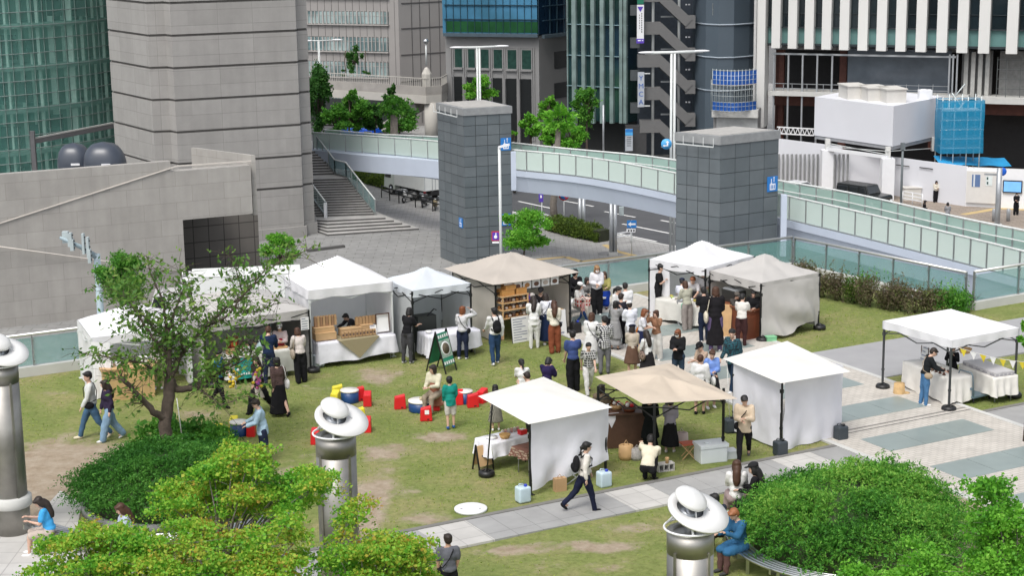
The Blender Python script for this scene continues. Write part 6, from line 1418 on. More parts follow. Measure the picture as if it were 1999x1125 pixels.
def weight(pt, label, kind='disc', group=None, col=None):
 pt = Vector((pt[0], pt[1], 0))
 t = thing('tent_weight' if kind == 'disc' else 'water_can', pt, label, 'weight' if kind == 'disc' else 'water can', group)
 if kind == 'disc':
  mb = MB(); mb.lathe(pt, [(.16, 0), (.19, .02), (.19, .10), (.15, .14), (.06, .15)], 20); mb.build('body', BLACK, t)
  mb = MB(); mb.tube([pt + Vector((-.1, -.06, .14)), pt + Vector((0, -.08, .21)), pt + Vector((.1, -.06, .14))], .014, 6); mb.build('grip', BLACK, t)
 else:
  m_ = col or mat('dark blue grey can', (.035, .045, .055), .45)
  mb = MB(); mb.box(pt + Vector((0, 0, .19)), (.30, .26, .36), rad(28)); o = mb.build('body', m_, t); bv = o.modifiers.new('b', 'BEVEL'); bv.width = .045; bv.segments = 3
  mb = MB(); mb.cyl(pt + Vector((.06, -.02, .37)), .035, .05, 12); mb.build('cap', BLACK if col is None else mat('blue cap', (.01, .04, .45), .4), t)
  mb = MB(); mb.tube([pt + Vector((-.1, 0, .36)), pt + Vector((-.08, 0, .42)), pt + Vector((.0, .02, .42)), pt + Vector((.02, .02, .36))], .014, 6); mb.build('grip', m_, t)
 return t
def table(T, a0, a1, b0, b1, h, label, legm=None, topm=None):
 t = thing('folding_table', T.pt((a0 + a1) / 2, (b0 + b1) / 2), label, 'table'); c = T.pt((a0 + a1) / 2, (b0 + b1) / 2, h - .02)
 mb = MB(); mb.box(c, (a1 - a0, b1 - b0, .035), T.rz); mb.build('tabletop', topm or WHITE, t)
 for a in (a0 + .1, a1 - .1):
  for b in (b0 + .08, b1 - .08): mb = MB(); mb.tube([T.pt(a, b, .0), T.pt(a, b, h - .03)], .014, 6); mb.build('leg', legm or GAL, t)
def cloth(T, a0, a1, b0, b1, h, drop, label, m_, seed=1, front=None, name='tablecloth', swag=None):
 """cloth over a table: top plus hanging skirt with folds. drop(u) may vary along the front"""
 pr = [(a0, b0), (a1, b0), (a1, b1), (a0, b1)]; mb = MB(); N_ = 128; rings = []
 def per(u):
  q = (u % 1) * 4; i = int(q) % 4; f_ = q - int(q); p, c = pr[i], pr[(i + 1) % 4]; return p[0] + (c[0] - p[0]) * f_, p[1] + (c[1] - p[1]) * f_, i, f_
 ca, cb = (a0 + a1) / 2, (b0 + b1) / 2
 def f(u, v):
  a, b, i, f_ = per(u)
  nx, ny = ((0, -1), (1, 0), (0, 1), (-1, 0))[i]
  if v < .25: k = v / .25; p = T.pt(ca + (a - ca) * k, cb + (b - cb) * k, h + .008 + .004 * math.sin(a * 30 + b * 20)); return p
  k = (v - .25) / .75; dr = drop(f_) if (i == 0 and callable(drop)) else (drop(0 if i == 3 else 1) if callable(drop) else drop)
  corner = max(0, 1 - min(f_, 1 - f_) * 6); fold = (.028 * math.sin(u * 90 + seed) + .03 * noise.noise(Vector((u * 22, k * 1.5, seed)))) * k + .05 * k
  return T.pt(a + nx * fold + (nx * .03 * corner * k), b + ny * fold, h + .008 - dr * k * (1 + .05 * math.sin(u * 40 + seed)))
 mb.grid(f, N_, 12); o = mb.build(name, m_); return tag(o, label, 'tablecloth')
def boxes(T, lst, name, label, cat, group, m_, h0, parts=None):
 for k, (a, b, w_, d_, h_, *r) in enumerate(lst):
  z = h0 + (r[0] if r else 0); t = thing(name, T.pt(a, b, z), label, cat, group if len(lst) > 1 else None); mb = MB(); mb.box(T.pt(a, b, z + h_ / 2), (w_, d_, h_), T.rz); mb.build('box', m_, t)
  mb = MB(); mb.box(T.pt(a, b, z + h_ + .004), (w_ * 1.02, d_ * 1.04, .008), T.rz); mb.build('lid', m_, t)
PAPER = mat('paper white', (.74, .74, .73), .7, var=.02)
def poster(pl_c, x, n, w_, h_, parent, m_=PAPER, lines=6, name='poster', lm=None, depth=.012, headline=None, pic=None):
 """upright board: centre, horizontal direction x, outward normal n"""
 x, n = Vector(x).normalized(), Vector(n).normalized(); y = n.cross(x); M = Matrix((x, y, n)).transposed(); c = Vector(pl_c)
 mb = MB(); mb.box(c, (w_, h_, depth), M=M); o = mb.build(name, m_, parent); mb = MB(); f = n * (depth / 2 + .003); rnd = random.Random(int(abs(c.x * 100)))
 for k in range(lines):
  yy = h_ * (.40 - .8 * k / max(lines - 1, 1)); ww = w_ * rnd.uniform(.4, .8); mb.box(c + f + M @ Vector((-w_ * .42 + ww / 2, yy, 0)), (ww, h_ * .28 / max(lines, 2), .003), M=M)
 if lines: mb.build('lettering', lm or mat('soft ink', (.22, .24, .32), .8), o)
 if headline: text('lettering', headline[0], headline[1], c + f + M @ Vector((0, headline[2], .002)), M, headline[3], o)
 return o, M, f
# ---------------------------------------------------------------- 1 leftmost white stall
T1 = tent(P(186, 779), P(376, 757), 2.3, TOP(376, 757, 640), 2.25, 'leftmost white market tent with a domed roof behind the bare tree', CW, ('left', 'back', 'right'), valance=.22, seed=2, sag=-.10, legs=POLE, hump=0)
sheet(T1.pt(-.02, -.05), T1.pt(.42, -.35), .03, T1.rc[0].z - .1, .1, 4, CW, 'side_wall', T1.t, hem=.05)
t = thing('wooden_counter', T1.pt(.9, -.15), 'pale wooden counter box in front of the leftmost white tent', 'counter')
mb = MB(); mb.box(T1.pt(.85, -.2, .42), (1.35, .55, .84), T1.rz); mb.build('front_panel', mat('pale ply', (.50, .34, .16), .6, var=.12, scale=4), t); mb = MB(); mb.box(T1.pt(.85, -.2, .865), (1.45, .62, .045), T1.rz); mb.build('top', WOOD, t)
boxes(T1, [(.4, -.2, .16, .14, .14), (.65, -.2, .18, .16, .10), (1.3, -.2, .2, .2, .18)], 'white_box', 'small white box on the pale wooden counter', 'box', 'boxes on the wooden counter', PAPER, .89)
weight(P(380, 760), 'round black weight at the right pole of the leftmost white tent');
# ---------------------------------------------------------------- 2 beige stall with the teal cloth
T2 = tent(P(404, 757), P(607, 726), 3.0, TOP(606, 726, 604), 2.35, 'beige market tent with the teal cloth, left of the tall white tent', CG, ('left', 'back'), CG, valance=.26, seed=3, sag=.02, legs=DKPOLE)
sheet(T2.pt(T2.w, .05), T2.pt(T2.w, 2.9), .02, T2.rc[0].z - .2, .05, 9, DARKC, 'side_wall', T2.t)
table(T2, .65, 2.45, -.15, .55, .78, 'long folding table under the white grey cloth in the beige tent')
cloth(T2, .62, 2.48, -.18, .58, .79, .66, 'pale grey cloth over the long table in the beige tent', mat('pale table linen', (.60, .60, .56), .9, bump=.2, bscale=6), 2)
t = thing('cloth_banner', T2.pt(1.0, -.27, .5), 'teal cloth with white lettering hanging on the front of the table', 'banner'); TEALM = mat('teal fabric', (.015, .33, .30), .85, var=.06)
mb = MB(); mb.grid(lambda u, v: T2.pt(.70 + .66 * u, -.255 - .01 * math.sin(u * 14), .16 + .60 * v), 16, 4); mb.build('fabric', TEALM, t)
mb = MB()
for k in range(5): mb.box(T2.pt(.92 + .07 * k, -.285, .30 + .01 * (k % 2)), (.04, .006, .05 + .02 * (k % 2)), T2.rz)
mb.build('lettering', SIGNW, t)
for k, (a, b, c_, hh_, r_) in enumerate(((1.2, .1, 'paper cup', .13, .045), (1.32, .16, 'paper cup', .13, .045), (1.45, .0, 'paper cup', .11, .045), (1.05, .0, 'paper cup', .10, .05))):
 t = thing('paper_cup', T2.pt(a, b, .80), 'white paper cup on the left half of the cloth covered table', 'cup', 'paper cups on the beige stall table'); mb = MB(); mb.lathe(T2.pt(a, b, .80), [(r_ * .75, 0), (r_, hh_)], 14); mb.build('cup', PAPER, t); mb = MB(); mb.lathe(T2.pt(a, b, .80 + hh_), [(r_ * 1.08, 0), (r_ * 1.08, .012), (0, .015)], 14); mb.build('lid', WHITE, t)
t = thing('water_jug', T2.pt(1.62, .12, .80), 'large pale blue plastic jug beside the paper cups', 'jug'); mb = MB(); mb.lathe(T2.pt(1.62, .12, .80), [(.09, 0), (.10, .02), (.105, .24), (.07, .27)], 18); mb.build('jar', mat('pale blue plastic', (.40, .52, .56), .3), t); mb = MB(); mb.cyl(T2.pt(1.62, .12, 1.07), .08, .03); mb.build('lid', WHITE, t)
boxes(T2, [(.85, .2, .3, .2, .12), (1.2, .35, .36, .2, .14)], 'wooden_crate', 'small wooden crate at the left end of the cloth covered table', 'crate', 'crates on the beige stall table', WOOD, .80)
t = thing('display_stand', T2.pt(.95, .35, .8), 'dark red display stand with small cards on the left of the table', 'display'); mb = MB(); mb.box(T2.pt(.95, .42, 1.02), (.35, .05, .42), T2.rz); mb.build('back_board', mat('dark red board', (.16, .035, .02), .7), t); mb = MB(); mb.box(T2.pt(.98, .38, 1.0), (.16, .03, .12), T2.rz); mb.build('card', mat('orange red card', (.55, .10, .03), .6), t)
t = thing('red_bottle', T2.pt(2.1, .1, .8), 'red bottle on a wooden tray near the right end of the table', 'bottle'); mb = MB(); mb.lathe(T2.pt(2.1, .1, .82), [(.04, 0), (.042, .12), (.015, .16), (.015, .2)], 12); mb.build('body', mat('red glass', (.40, .02, .03), .2), t); mb = MB(); mb.cyl(T2.pt(2.1, .1, 1.02), .017, .02, 8); mb.build('cap', WHITE, t)
t = thing('tray', T2.pt(2.15, .15, .8), 'flat wooden serving tray near the right end of the cloth covered table', 'tray'); mb = MB(); mb.box(T2.pt(2.15, .1, .808), (.5, .3, .015), T2.rz); mb.build('base', WOOD, t); mb = MB()
for s_ in (-1, 1): mb.box(T2.pt(2.15 + s_ * .25, .1, .825), (.015, .3, .035), T2.rz)
mb.build('rim', WOOD, t)
poster(T2.pt(T2.w - .14, -.03, 1.42), T2.x, -T2.y, .24, .36, T2.t, lines=5)
weight(P(416, 756), 'round black weight at the left pole of the beige tent'); weight(P(612, 727), 'round black weight between the beige tent and the tall white tent')
weight(P(622, 716), 'white plastic water can behind the weight at the tall white tent', 'can', None, mat('frosty plastic', (.55, .62, .66), .35))
# ---------------------------------------------------------------- 3 tall white stall
T3 = tent(P(609, 717), P(768, 697), 2.2, TOP(609, 717, 567), 2.95, 'tall bright white market tent selling goods in paper bags', CW, ('left', 'back', 'right'), valance=.26, seed=5, sag=.10, legs=POLE, over=.04)
table(T3, .15, T3.w - .05, -.25, .5, .72, 'long table under the white and olive cloths in the tall white tent')
WLIN = mat('white linen', (.72, .72, .78), .85, bump=.3, bscale=5)
cloth(T3, .12, T3.w - .02, -.28, .53, .73, lambda u: .62 - .10 * u + .0 * u, 'white cloth on the long table in the tall white tent', WLIN, 3)
OLV = plaid('olive woven cloth', (.22, .18, .10), (.30, .26, .16), 30)
mb = MB(); mb.add([T3.pt(.72, -.375, .76), T3.pt(1.95, -.375, .78), T3.pt(1.32, -.40, .20)], [(0, 2, 1)]); mb.add([T3.pt(.72, -.375, .755), T3.pt(1.95, -.375, .755), T3.pt(1.95, .5, .755), T3.pt(.72, .5, .755)], [(0, 1, 2, 3)]); tag(mb.build('table_runner', OLV), 'olive woven cloth hanging as a triangle over the white cloth', 'cloth')
rnd = random.Random(2)
CARD = mat('cardboard', (.50, .33, .17), .8, var=.08)
boxes(T3, [(.42, .05, .62, .34, .20), (.42, .12, .58, .3, .14, .2), (1.25, .2, .62, .3, .20), (1.75, .25, .38, .3, .24)], 'cardboard_box', 'light brown cardboard display box on the table of the tall white tent', 'box', 'cardboard boxes in the tall white tent', CARD, .77)
for i in range(8):
 a = .20 + .085 * i; t = thing('paper_bag', T3.pt(a, .16, 1.12), 'tall brown paper bag in the row standing on the left cardboard boxes', 'paper bag', 'tall paper bags'); mb = MB(); mb.box(T3.pt(a, .16, 1.12 + .14), (.07, .09, .28), T3.rz); mb.build('sleeve', KRAFT if i % 2 else mat('darker kraft', (.30, .18, .10), .8), t); mb = MB(); mb.box(T3.pt(a, .16, 1.41), (.06, .03, .04), T3.rz); mb.build('folded_top', KRAFT, t)
for i in range(10):
 a = .92 + .105 * i; t = thing('paper_bag', T3.pt(a, -.1, .77), 'small brown paper bag in the front row on the olive cloth', 'paper bag', 'small paper bags in the front row'); mb = MB(); mb.box(T3.pt(a, -.12, .77 + .085), (.085, .07, .17), T3.rz); mb.build('sleeve', KRAFT, t); mb = MB(); mb.box(T3.pt(a, -.157, .86), (.05, .004, .06), T3.rz); mb.build('label', mat('dark label', (.10, .06, .05), .7), t)
for i in range(7):
 a = 1.5 + .10 * i; t = thing('paper_bag', T3.pt(a, .3, 1.0), 'medium brown paper bag on the right cardboard boxes', 'paper bag', 'medium paper bags on the right boxes'); mb = MB(); mb.box(T3.pt(a, .3, 1.0 + .11), (.085, .1, .22), T3.rz); mb.build('sleeve', KRAFT, t); mb = MB(); mb.box(T3.pt(a, .3, 1.23), (.07, .03, .03), T3.rz); mb.build('folded_top', KRAFT, t)
t = thing('picture_frame', T3.pt(2.2, .0, .77), 'dark framed white board standing at the right end of the white cloth', 'frame')
poster(T3.pt(2.18, .02, 1.05), T3.x, -T3.y + Vector((0, 0, .15)), .38, .52, t, lines=0, name='sheet'); mb = MB()
for (a, z, w_, h_) in ((1.98, 1.05, .03, .56), (2.38, 1.05, .03, .56), (2.18, 1.32, .43, .03), (2.18, .785, .43, .03)): mb.box(T3.pt(a, .005, z), (w_, .03, h_), T3.rz)
mb.build('frame', DKWOOD, t)
t = thing('price_card', T3.pt(1.86, -.1, .77), 'small white card left of the dark framed board', 'card'); poster(T3.pt(1.87, -.06, .90), T3.x, -T3.y + Vector((0, 0, .2)), .2, .26, t, lines=3, name='card')
# ---------------------------------------------------------------- 4 smaller white tent with the green board
T4 = tent(P(808, 704), P(921, 687), 1.9, TOP(808, 704, 568), 2.45, 'small white market tent with grey walls behind the green folding board', clothmat('cool white canopy', (.66, .70, .74), trans=.2), ('left', 'back', 'right'), CGR, valance=.2, seed=7, sag=.03, hump=.05)
table(T4, .35, 1.95, -.35, .35, .72, 'table under the white cloth in the small white tent')
cloth(T4, .32, 1.98, -.38, .38, .73, lambda u: .60 - .12 * u, 'white cloth with hanging corners on the table behind the green board', WLIN, 6)
t = thing('tool_box', T4.pt(.7, .9, .5), 'dark equipment case at the back of the small white tent', 'case'); mb = MB(); mb.box(T4.pt(.75, .8, .55), (.6, .4, 1.1), T4.rz); mb.build('case', mat('dark grey green case', (.03, .035, .03), .6), t); mb = MB(); mb.tube([T4.pt(.75, .6, 1.1), T4.pt(.95, .55, 1.3), T4.pt(1.05, .6, 1.25)], .02, 6); mb.build('handle', BLACK, t)
t = thing('bowl', T4.pt(.45, -.05, .74), 'white bowl on the left end of the table behind the green board', 'bowl'); mb = MB(); mb.lathe(T4.pt(.47, -.05, .745), [(.03, 0), (.09, .05), (.10, .08), (.08, .075), (.03, .02)], 16); mb.build('bowl', PAPER, t)
g0 = P(862, 724); t = thing('folding_board', g0, 'green and white folding sign board with black frame in front of the small tent', 'sign')
xv = (P(884, 698) - P(846, 713)); xv.z = 0; xv = xv.normalized(); yv = Vector((-xv.y, xv.x, 0)); Hb = 1.18
fl_2, fr_2 = g0 + xv * .0, g0 + xv * .62
def aframe(t, c, x, y, w_, h_, panelm, spread=.28, side=1):
 for sgn in (-1, 1):
  top_ = Vector((0, 0, h_)); base = y * spread * sgn
  for s_ in (-1, 1): mb = MB(); mb.bar(c + x * s_ * w_ / 2 + base, c + x * s_ * w_ / 2 + top_, .03); mb.build('leg', DKPOLE, t)
  up_ = (top_ - base).normalized(); n_ = x.cross(up_); n_ = n_ if n_.dot(y) * sgn > 0 else -n_
  mb = MB(); mb.box(c + base * .45 + Vector((0, 0, h_ * .55)), (w_ - .02, h_ * .78, .015), M=Matrix((x, up_, n_)).transposed()); o = mb.build('panel', panelm, t)
  if sgn == -side: out = (o, c + base * .45 + Vector((0, 0, h_ * .55)), Matrix((x, up_, n_)).transposed(), n_)
 return out
GRB = mat('board green', (.02, .22, .13), .6)
o, c, M, n_ = aframe(t, g0, Vector((.55, .83, 0)), Vector((.83, -.55, 0)), .52, Hb, GRB, .34, side=-1)
mb = MB(); mb.box(c + n_ * .012 + M @ Vector((0, .02, 0)), (.5, .5, .004), M=M); mb.build('print', mat('board print', (.30, .40, .33), .6, var=.5, scale=14), o); mb = MB(); mb.lathe(c + n_ * .018 + M @ Vector((0, 0.02, 0)), [(.20, 0), (.20, .004), (.165, .004)], 24, M=M); mb.build('ring', PAPER, o); mb = MB(); mb.lathe(c + n_ * .02 + M @ Vector((0, 0.02, 0)), [(.16, 0), (.16, .004), (0, .004)], 24, M=M); mb.build('emblem', mat('brown food photo', (.10, .08, .05), .7, var=.5, scale=20), o)
mb = MB()
for k in range(2):
 for q in range(5): mb.box(c + n_ * .02 + M @ Vector((-.2 + q * .1, .38 - k * .76, 0)), (.06, .09, .004), M=M)
mb.build('lettering', PAPER, o)
# ---------------------------------------------------------------- 5 bread stall
T5 = tent(P(969, 670), P(1113, 646), 2.5, TOP(969, 670, 552), 2.45, 'beige market tent of the bread stall with shelves and menu boards', CB, ('left', 'back', 'right'), CBE, valance=0, seed=11, sag=.05, over=.22, wrk=.05, sink=.03)
t = thing('shelf_rack', T5.pt(.5, -.05), 'wooden shelf rack filled with packed bread in the beige bread stall', 'shelf')
for a in (.12, 1.0):
 for b in (-.2, .2): mb = MB(); mb.box(T5.pt(a, b, .78), (.04, .04, 1.3), T5.rz); mb.build('post', WOOD, t)
for z in (.75, 1.0, 1.22, 1.42): mb = MB(); mb.box(T5.pt(.56, 0, z), (.95, .45, .03), T5.rz); mb.build('shelf', WOOD, t)
rnd = random.Random(8); BR = [mat('bread crust', (.40, .19, .06), .6, var=.25, scale=9), mat('dark pastry', (.14, .07, .045), .6, var=.3, scale=9), mat('pale wrapped bread', (.50, .42, .36), .4, var=.2, scale=9)]
for z in (.765, 1.015, 1.235):
 for i in range(7):
  for b in (-.12, .08):
   q = T5.pt(.17 + i * .125, b, z + .045); mb = MB(); mb.ell(q, (.055, .06, .045 + rnd.random() * .02), None, 10, 6); tag(mb.build('bread', rnd.choice(BR)), 'wrapped bread roll on the wooden shelf rack of the bread stall', 'bread', 'bread on the shelf rack')
boxes(T5, [(.35, 0, .42, .34, .16), (.82, 0, .36, .32, .16), (.45, .0, .35, .3, .12, .17)], 'wooden_crate', 'orange brown bread crate on top of the shelf rack', 'crate', 'bread crates on the shelf rack', mat('honey wood', (.48, .24, .07), .6, var=.15, scale=6), 1.44)
table(T5, 1.05, 2.35, -.2, .4, .75, 'serving table hidden behind the menu boards of the bread stall', topm=WOOD)
for k, (a, lb_, pc) in enumerate(((.68, 'white menu board with lines of writing, the left one at the bread stall', 9), (1.4, 'white menu board with food pictures, behind the women at the bread stall', 4), (2.0, 'white menu board at the right end of the bread stall counter', 5))):
 t = thing('menu_board', T5.pt(a, -.35), lb_, 'sign'); w_ = .68 if k == 0 else .6; o, M, f = poster(T5.pt(a, -.33, .40), T5.x, -T5.y + Vector((0, 0, .12)), w_, .78, t, lines=pc, name='board'); mb = MB()
 for s_ in (-1, 1): mb.bar(T5.pt(a + s_ * w_ * .5, -.38, 0), T5.pt(a + s_ * w_ * .5, -.28, .8), .02)
 mb.build('frame', DKPOLE, t)
 if k == 1:
  for zz in (.15, .4, .62): mb = MB(); mb.ell(T5.pt(a - .15, -.36 , zz), (.07, .012, .08), Matrix.Rotation(T5.rz, 3, 'Z')); mb.build('picture', BR[0], o)
t = thing('photo_row', T5.pt(1.0, -.1, 1.8), 'row of white menu sheets with bread pictures hanging under the canopy', 'sign')
for k in range(6):
 a = .42 + k * .33; o, M, f = poster(T5.pt(a, -.05, 1.66), T5.x, -T5.y, .28, .24, t, lines=0, name='sheet'); mb = MB(); mb.ell(T5.pt(a, -.062, 1.65), (.09, .01, .07), Matrix.Rotation(T5.rz, 3, 'Z')); mb.build('picture', BR[k % 2] if k != 4 else BR[2], o)
t = thing('card', T5.pt(1.12, -.2, 1.3), 'blue and purple card standing at the corner of the shelf rack', 'card'); poster(T5.pt(1.12, -.22, 1.3), T5.x, -T5.y, .18, .2, t, m_=mat('blue purple card', (.06, .05, .28), .6), lines=2, name='card', lm=mat('sign red', None))
t = thing('cash_machine', T5.pt(1.7, .1, .77), 'black till machine on the counter of the bread stall', 'till'); mb = MB(); mb.box(T5.pt(1.55, .1, .92), (.5, .3, .3), T5.rz); mb.build('body', BLACK, t); mb = MB(); mb.box(T5.pt(1.5, .0, 1.15), (.3, .05, .22), T5.rz); mb.build('screen', mat('dark screen', (.02, .03, .04), .2), t)
weight(P(1110, 650), 'round black weight at the right front pole of the bread stall'); weight(P(1124, 652), 'black water can at the right front pole of the bread stall', 'can', None, BLACK)
t = thing('bench', P(1130, 622), 'low pale bench under the people sitting by the glass balustrade', 'bench'); pb = P(1118, 612); mb = MB(); mb.box(pb + Vector((.35, .1, .42)), (1.7, .4, .05), T5.rz); mb.build('seat', PAPER, t)
for s_ in (-.6, .6): mb = MB(); mb.box(pb + Vector((.35, .1, .2)) + T5.x * s_, (.05, .35, .4), T5.rz); mb.build('leg', GAL, t)
t = thing('striped_bag', P(1128, 622), 'red and white striped bag on the lap of the woman in the white cap', 'bag'); q = P(1130, 622) + Vector((.1, -.35, .62)); mb = MB(); mb.box(q, (.42, .26, .24), .3); mb.build('pouch', plaid('red stripes', (.38, .06, .05), (.6, .5, .45), 8), t); mb = MB(); mb.tube([q + Vector((-.1, -.1, .1)), q + Vector((0, -.12, .22)), q + Vector((.1, -.1, .1))], .012, 6); mb.build('handle', fab((.38, .06, .05)), t)
# ---------------------------------------------------------------- 6, 7 pair of tents on the walkway
c6, r6 = P(1376, 640), P(1470, 612); T6 = tent(c6, r6, 2.2, HT(c6, 524), 2.35, 'bright white market tent at the back of the walkway beside the glass', CW, ('back', 'left') if 0 else ('back',), CW, valance=.24, seed=13, hump=.07, sag=.05)
sheet(T6.pt(0, 2.2), T6.pt(0, 1.4), .02, T6.rc[0].z - .05, .06, 3, CW, 'side_wall', T6.t)
table(T6, -.35, .25, -.1, 1.6, .74, 'table under the off white cloth in the back white tent'); cloth(T6, -.38, .28, -.12, 1.65, .75, .62, 'off white cloth on the table under the back white tent', mat('off white linen', (.58, .57, .53), .9, bump=.2), 8)
rnd = random.Random(5)
for i in range(9):
 q = T6.pt(-.2 + .3 * rnd.random(), .1 + .16 * i, .76); mb = MB(); mb.lathe(q, [(.05, 0), (.055, .06), (0, .07)], 12); tag(mb.build('food_pack', [PAPER, mat('lime pack', (.35, .45, .12), .5), mat('yellow pack', (.5, .42, .1), .5)][i % 3]), 'small food pack on the off white cloth of the back white tent', 'food pack', 'food packs on the off white table')
t = thing('cardboard_sign', P(1312, 625), 'brown cardboard sign with dark writing leaning on the off white table', 'sign'); q = P(1316, 626); o, M, f = poster(q + Vector((0, 0, .36)), T6.x * .3 - T6.y * .95, -T6.x + Vector((0, -.3, .2)), .6, .7, t, m_=CARD, lines=3, name='board', lm=mat('dark ink', None))
g7, r7 = P(1484, 666), P(1597, 643); T7 = tent(g7, r7, 2.3, HT(g7, 553), 2.25, 'grey beige market tent with a billowing front wall and a brown counter', CG, (), CG, valance=.26, seed=17, hump=.10, sag=.02, wrk=.05)
def bill(u, v):
 p = T7.pt(T7.w * u, -.0, 0); zb = .12 + .42 * max(0, u - .35) ** 1.0 + .04 * math.sin(u * 12) - (.18 if u > .9 else 0); z = zb + (T7.rc[0].z - .1 - zb) * v
 out = .22 * math.sin(math.pi * min(1, u * 1.05)) * (1 - v) ** .8 * (1 + .4 * math.sin(v * 9 + u * 7)) + .03 * math.sin(u * 30 + v * 8) * (1 - v)
 q = p - T7.y * (out + .02); return (q.x, q.y, z)
mb = MB(); mb.grid(bill, 48, 28); mb.build('side_wall', CG, T7.t)
sheet(T7.pt(T7.w, 0), T7.pt(T7.w, 2.3), .1, T7.rc[0].z - .05, .15, 6, CG, 'side_wall', T7.t); sheet(T7.pt(T7.w, 2.3), T7.pt(0, 2.3), .02, T7.rc[0].z - .05, .08, 8, CG, 'side_wall', T7.t)
RBW = mat('red brown wood', (.15, .042, .018), .5, var=.15, scale=5)
t = thing('brown_counter', T7.pt(-.3, 1.0), 'red brown wooden counter on the open side of the grey beige tent', 'counter'); mb = MB(); mb.box(T7.pt(-.02, 1.15, .45), (.5, 1.9, .9), T7.rz); mb.build('front_panel', RBW, t); mb = MB(); mb.box(T7.pt(-.02, 1.15, .93), (.6, 2.0, .05), T7.rz); mb.build('top', mat('worn counter top', (.20, .07, .035), .4), t)
mb = MB(); mb.box(T7.pt(-.2, .35, .38), (.35, .35, .76), T7.rz); tag(mb.build('pedestal', RBW), 'small red brown pedestal at the near end of the brown counter', 'pedestal')
t = thing('coffee_machine', T7.pt(.05, 1.2, .95), 'dark coffee machine on the brown counter', 'machine'); mb = MB(); mb.box(T7.pt(.1, 1.3, 1.15), (.35, .7, .36), T7.rz); mb.build('body', mat('dark machine', (.05, .05, .048), .35, .5), t); mb = MB(); mb.box(T7.pt(.1, 1.3, 1.35), (.36, .6, .04), T7.rz); mb.build('top', GAL, t)
t = thing('wooden_board', P(1411, 662), 'tall pale wooden board leaning at the left end of the brown counter', 'board'); q = P(1412, 660); mb = MB(); mb.bar(q, q + Vector((.08, .25, .98)), .42, .03, up=(0, -1, 0)); mb.build('panel', WOOD, t); mb = MB(); mb.bar(q + Vector((-.2, -.01, 0)), q + Vector((-.12, .24, .98)), .03, .045); mb.build('edge', WOOD, t)
weight(T7.pt(.0, -.1), 'dark weight at the near pole of the grey beige tent'); weight(T7.pt(T7.w + .03, -.03), 'dark weight at the right pole of the grey beige tent')
mb = MB(); q = P(1504, 668); mb.box(q + Vector((0, 0, .08)), (.3, .22, .16), .3); mb.box(q + Vector((0, 0, .17)), (.32, .24, .02), .3); tag(mb.build('plastic_crate', mat('mint plastic', (.20, .50, .27), .5)), 'mint green crate on the grass at the foot of the grey beige tent', 'crate')
mb = MB(); q = T7.pt(1.7, .5, 0); mb.ell(q + Vector((0, 0, .3)), (.45, .3, .3)); o = mb.build('dark_bag', BLACK); tag(o, 'large black bag under the lifted corner of the grey beige wall', 'bag')
# ---------------------------------------------------------------- 8 open white tent at the right
f8, r8 = P(1852, 803), P(1980, 776); l8 = P(1723, 760); T8 = tent(f8, r8, (l8 - f8).length, HT(f8, 664), HT(f8, 664) + .42, 'open white market tent at the far right with four thin dark poles', CW, (), valance=.2, seed=19, sag=.02, wrk=.01, over=.03, legs=mat('thin dark grey pole', (.08, .085, .09), .4, .5))
for (q, l) in ((f8, 'round black weight at the front pole of the open white tent'), (r8, 'round black weight at the right pole of the open white tent'), (l8, 'round black weight at the left pole of the open white tent')): weight(q, l)
LX = (P(1885, 760) - P(1770, 716));
tf = Tent(); A_, B_ = P(1764, 757), P(1848, 793); tf.x = (B_ - A_).normalized(); tf.y = Vector((-tf.x.y, tf.x.x, 0)); tf.rz = math.atan2(tf.x.y, tf.x.x); tf.pt = lambda a, b, z=0.0: Vector(((A_ + tf.x * a + tf.y * b).x, (A_ + tf.x * a + tf.y * b).y, z)); W8 = (B_ - A_).length
table(tf, 0, W8, 0, .7, .72, 'long table under the cream cloth in the open white tent'); CRL = mat('cream linen', (.68, .66, .62), .9, bump=.25, bscale=5)
cloth(tf, -.03, W8 + .03, -.03, .73, .73, .66, 'cream cloth over the long table in the open white tent', CRL, 4)
t = thing('side_table', tf.pt(1.6, 1.4), 'low table with printed cloth pieces behind the keeper in black', 'table'); mb = MB(); mb.box(tf.pt(1.55, 1.55, .66), (1.5, .75, .04), tf.rz); mb.build('tabletop', WHITE, t)
for a in (.9, 2.2):
 for b in (1.3, 1.8): mb = MB(); mb.cyl(tf.pt(a, b, 0), .015, .65, 6); mb.build('leg', GAL, t)
cloth(tf, .8, 2.3, 1.17, 1.93, .69, .5, 'white cloth over the rear table in the open white tent', CRL, 9)
mb = MB(); mb.box(tf.pt(1.55, 1.55, .76), (1.4, .6, .09), tf.rz); tag(mb.build('folded_cloths', plaid('grey print', (.34, .33, .36), (.50, .49, .50), 6)), 'layer of grey printed cloths on the rear table', 'cloth')
for i in range(9):
 r_ = i % 5; q = tf.pt(.95 + .17 * r_, .10 if i < 5 else .35, .745); t = thing('cup', q, 'small brown cup on the cream cloth in the open white tent', 'cup', 'brown cups on the cream cloth'); mb = MB(); mb.lathe(q, [(.025, 0), (.035, .03), (.03, .06), (.02, .06)], 12); mb.build('cup', mat('brown glaze', (.13, .05, .03), .35), t); mb = MB(); mb.cyl(q + Vector((0, 0, -.002)), .05, .008, 12); mb.build('saucer', DKWOOD, t)
t = thing('framed_sign', tf.pt(.15, .55, .75), 'small dark framed white board at the left end of the cream cloth', 'sign'); poster(tf.pt(.2, .5, .93), tf.x, -tf.y + Vector((0, 0, .3)), .3, .38, t, lines=4, name='sheet'); mb = MB()
for s_ in (-1, 1): mb.box(tf.pt(.2 + s_ * .16, .5, .93), (.015, .02, .4), tf.rz)
mb.build('frame', DKWOOD, t)
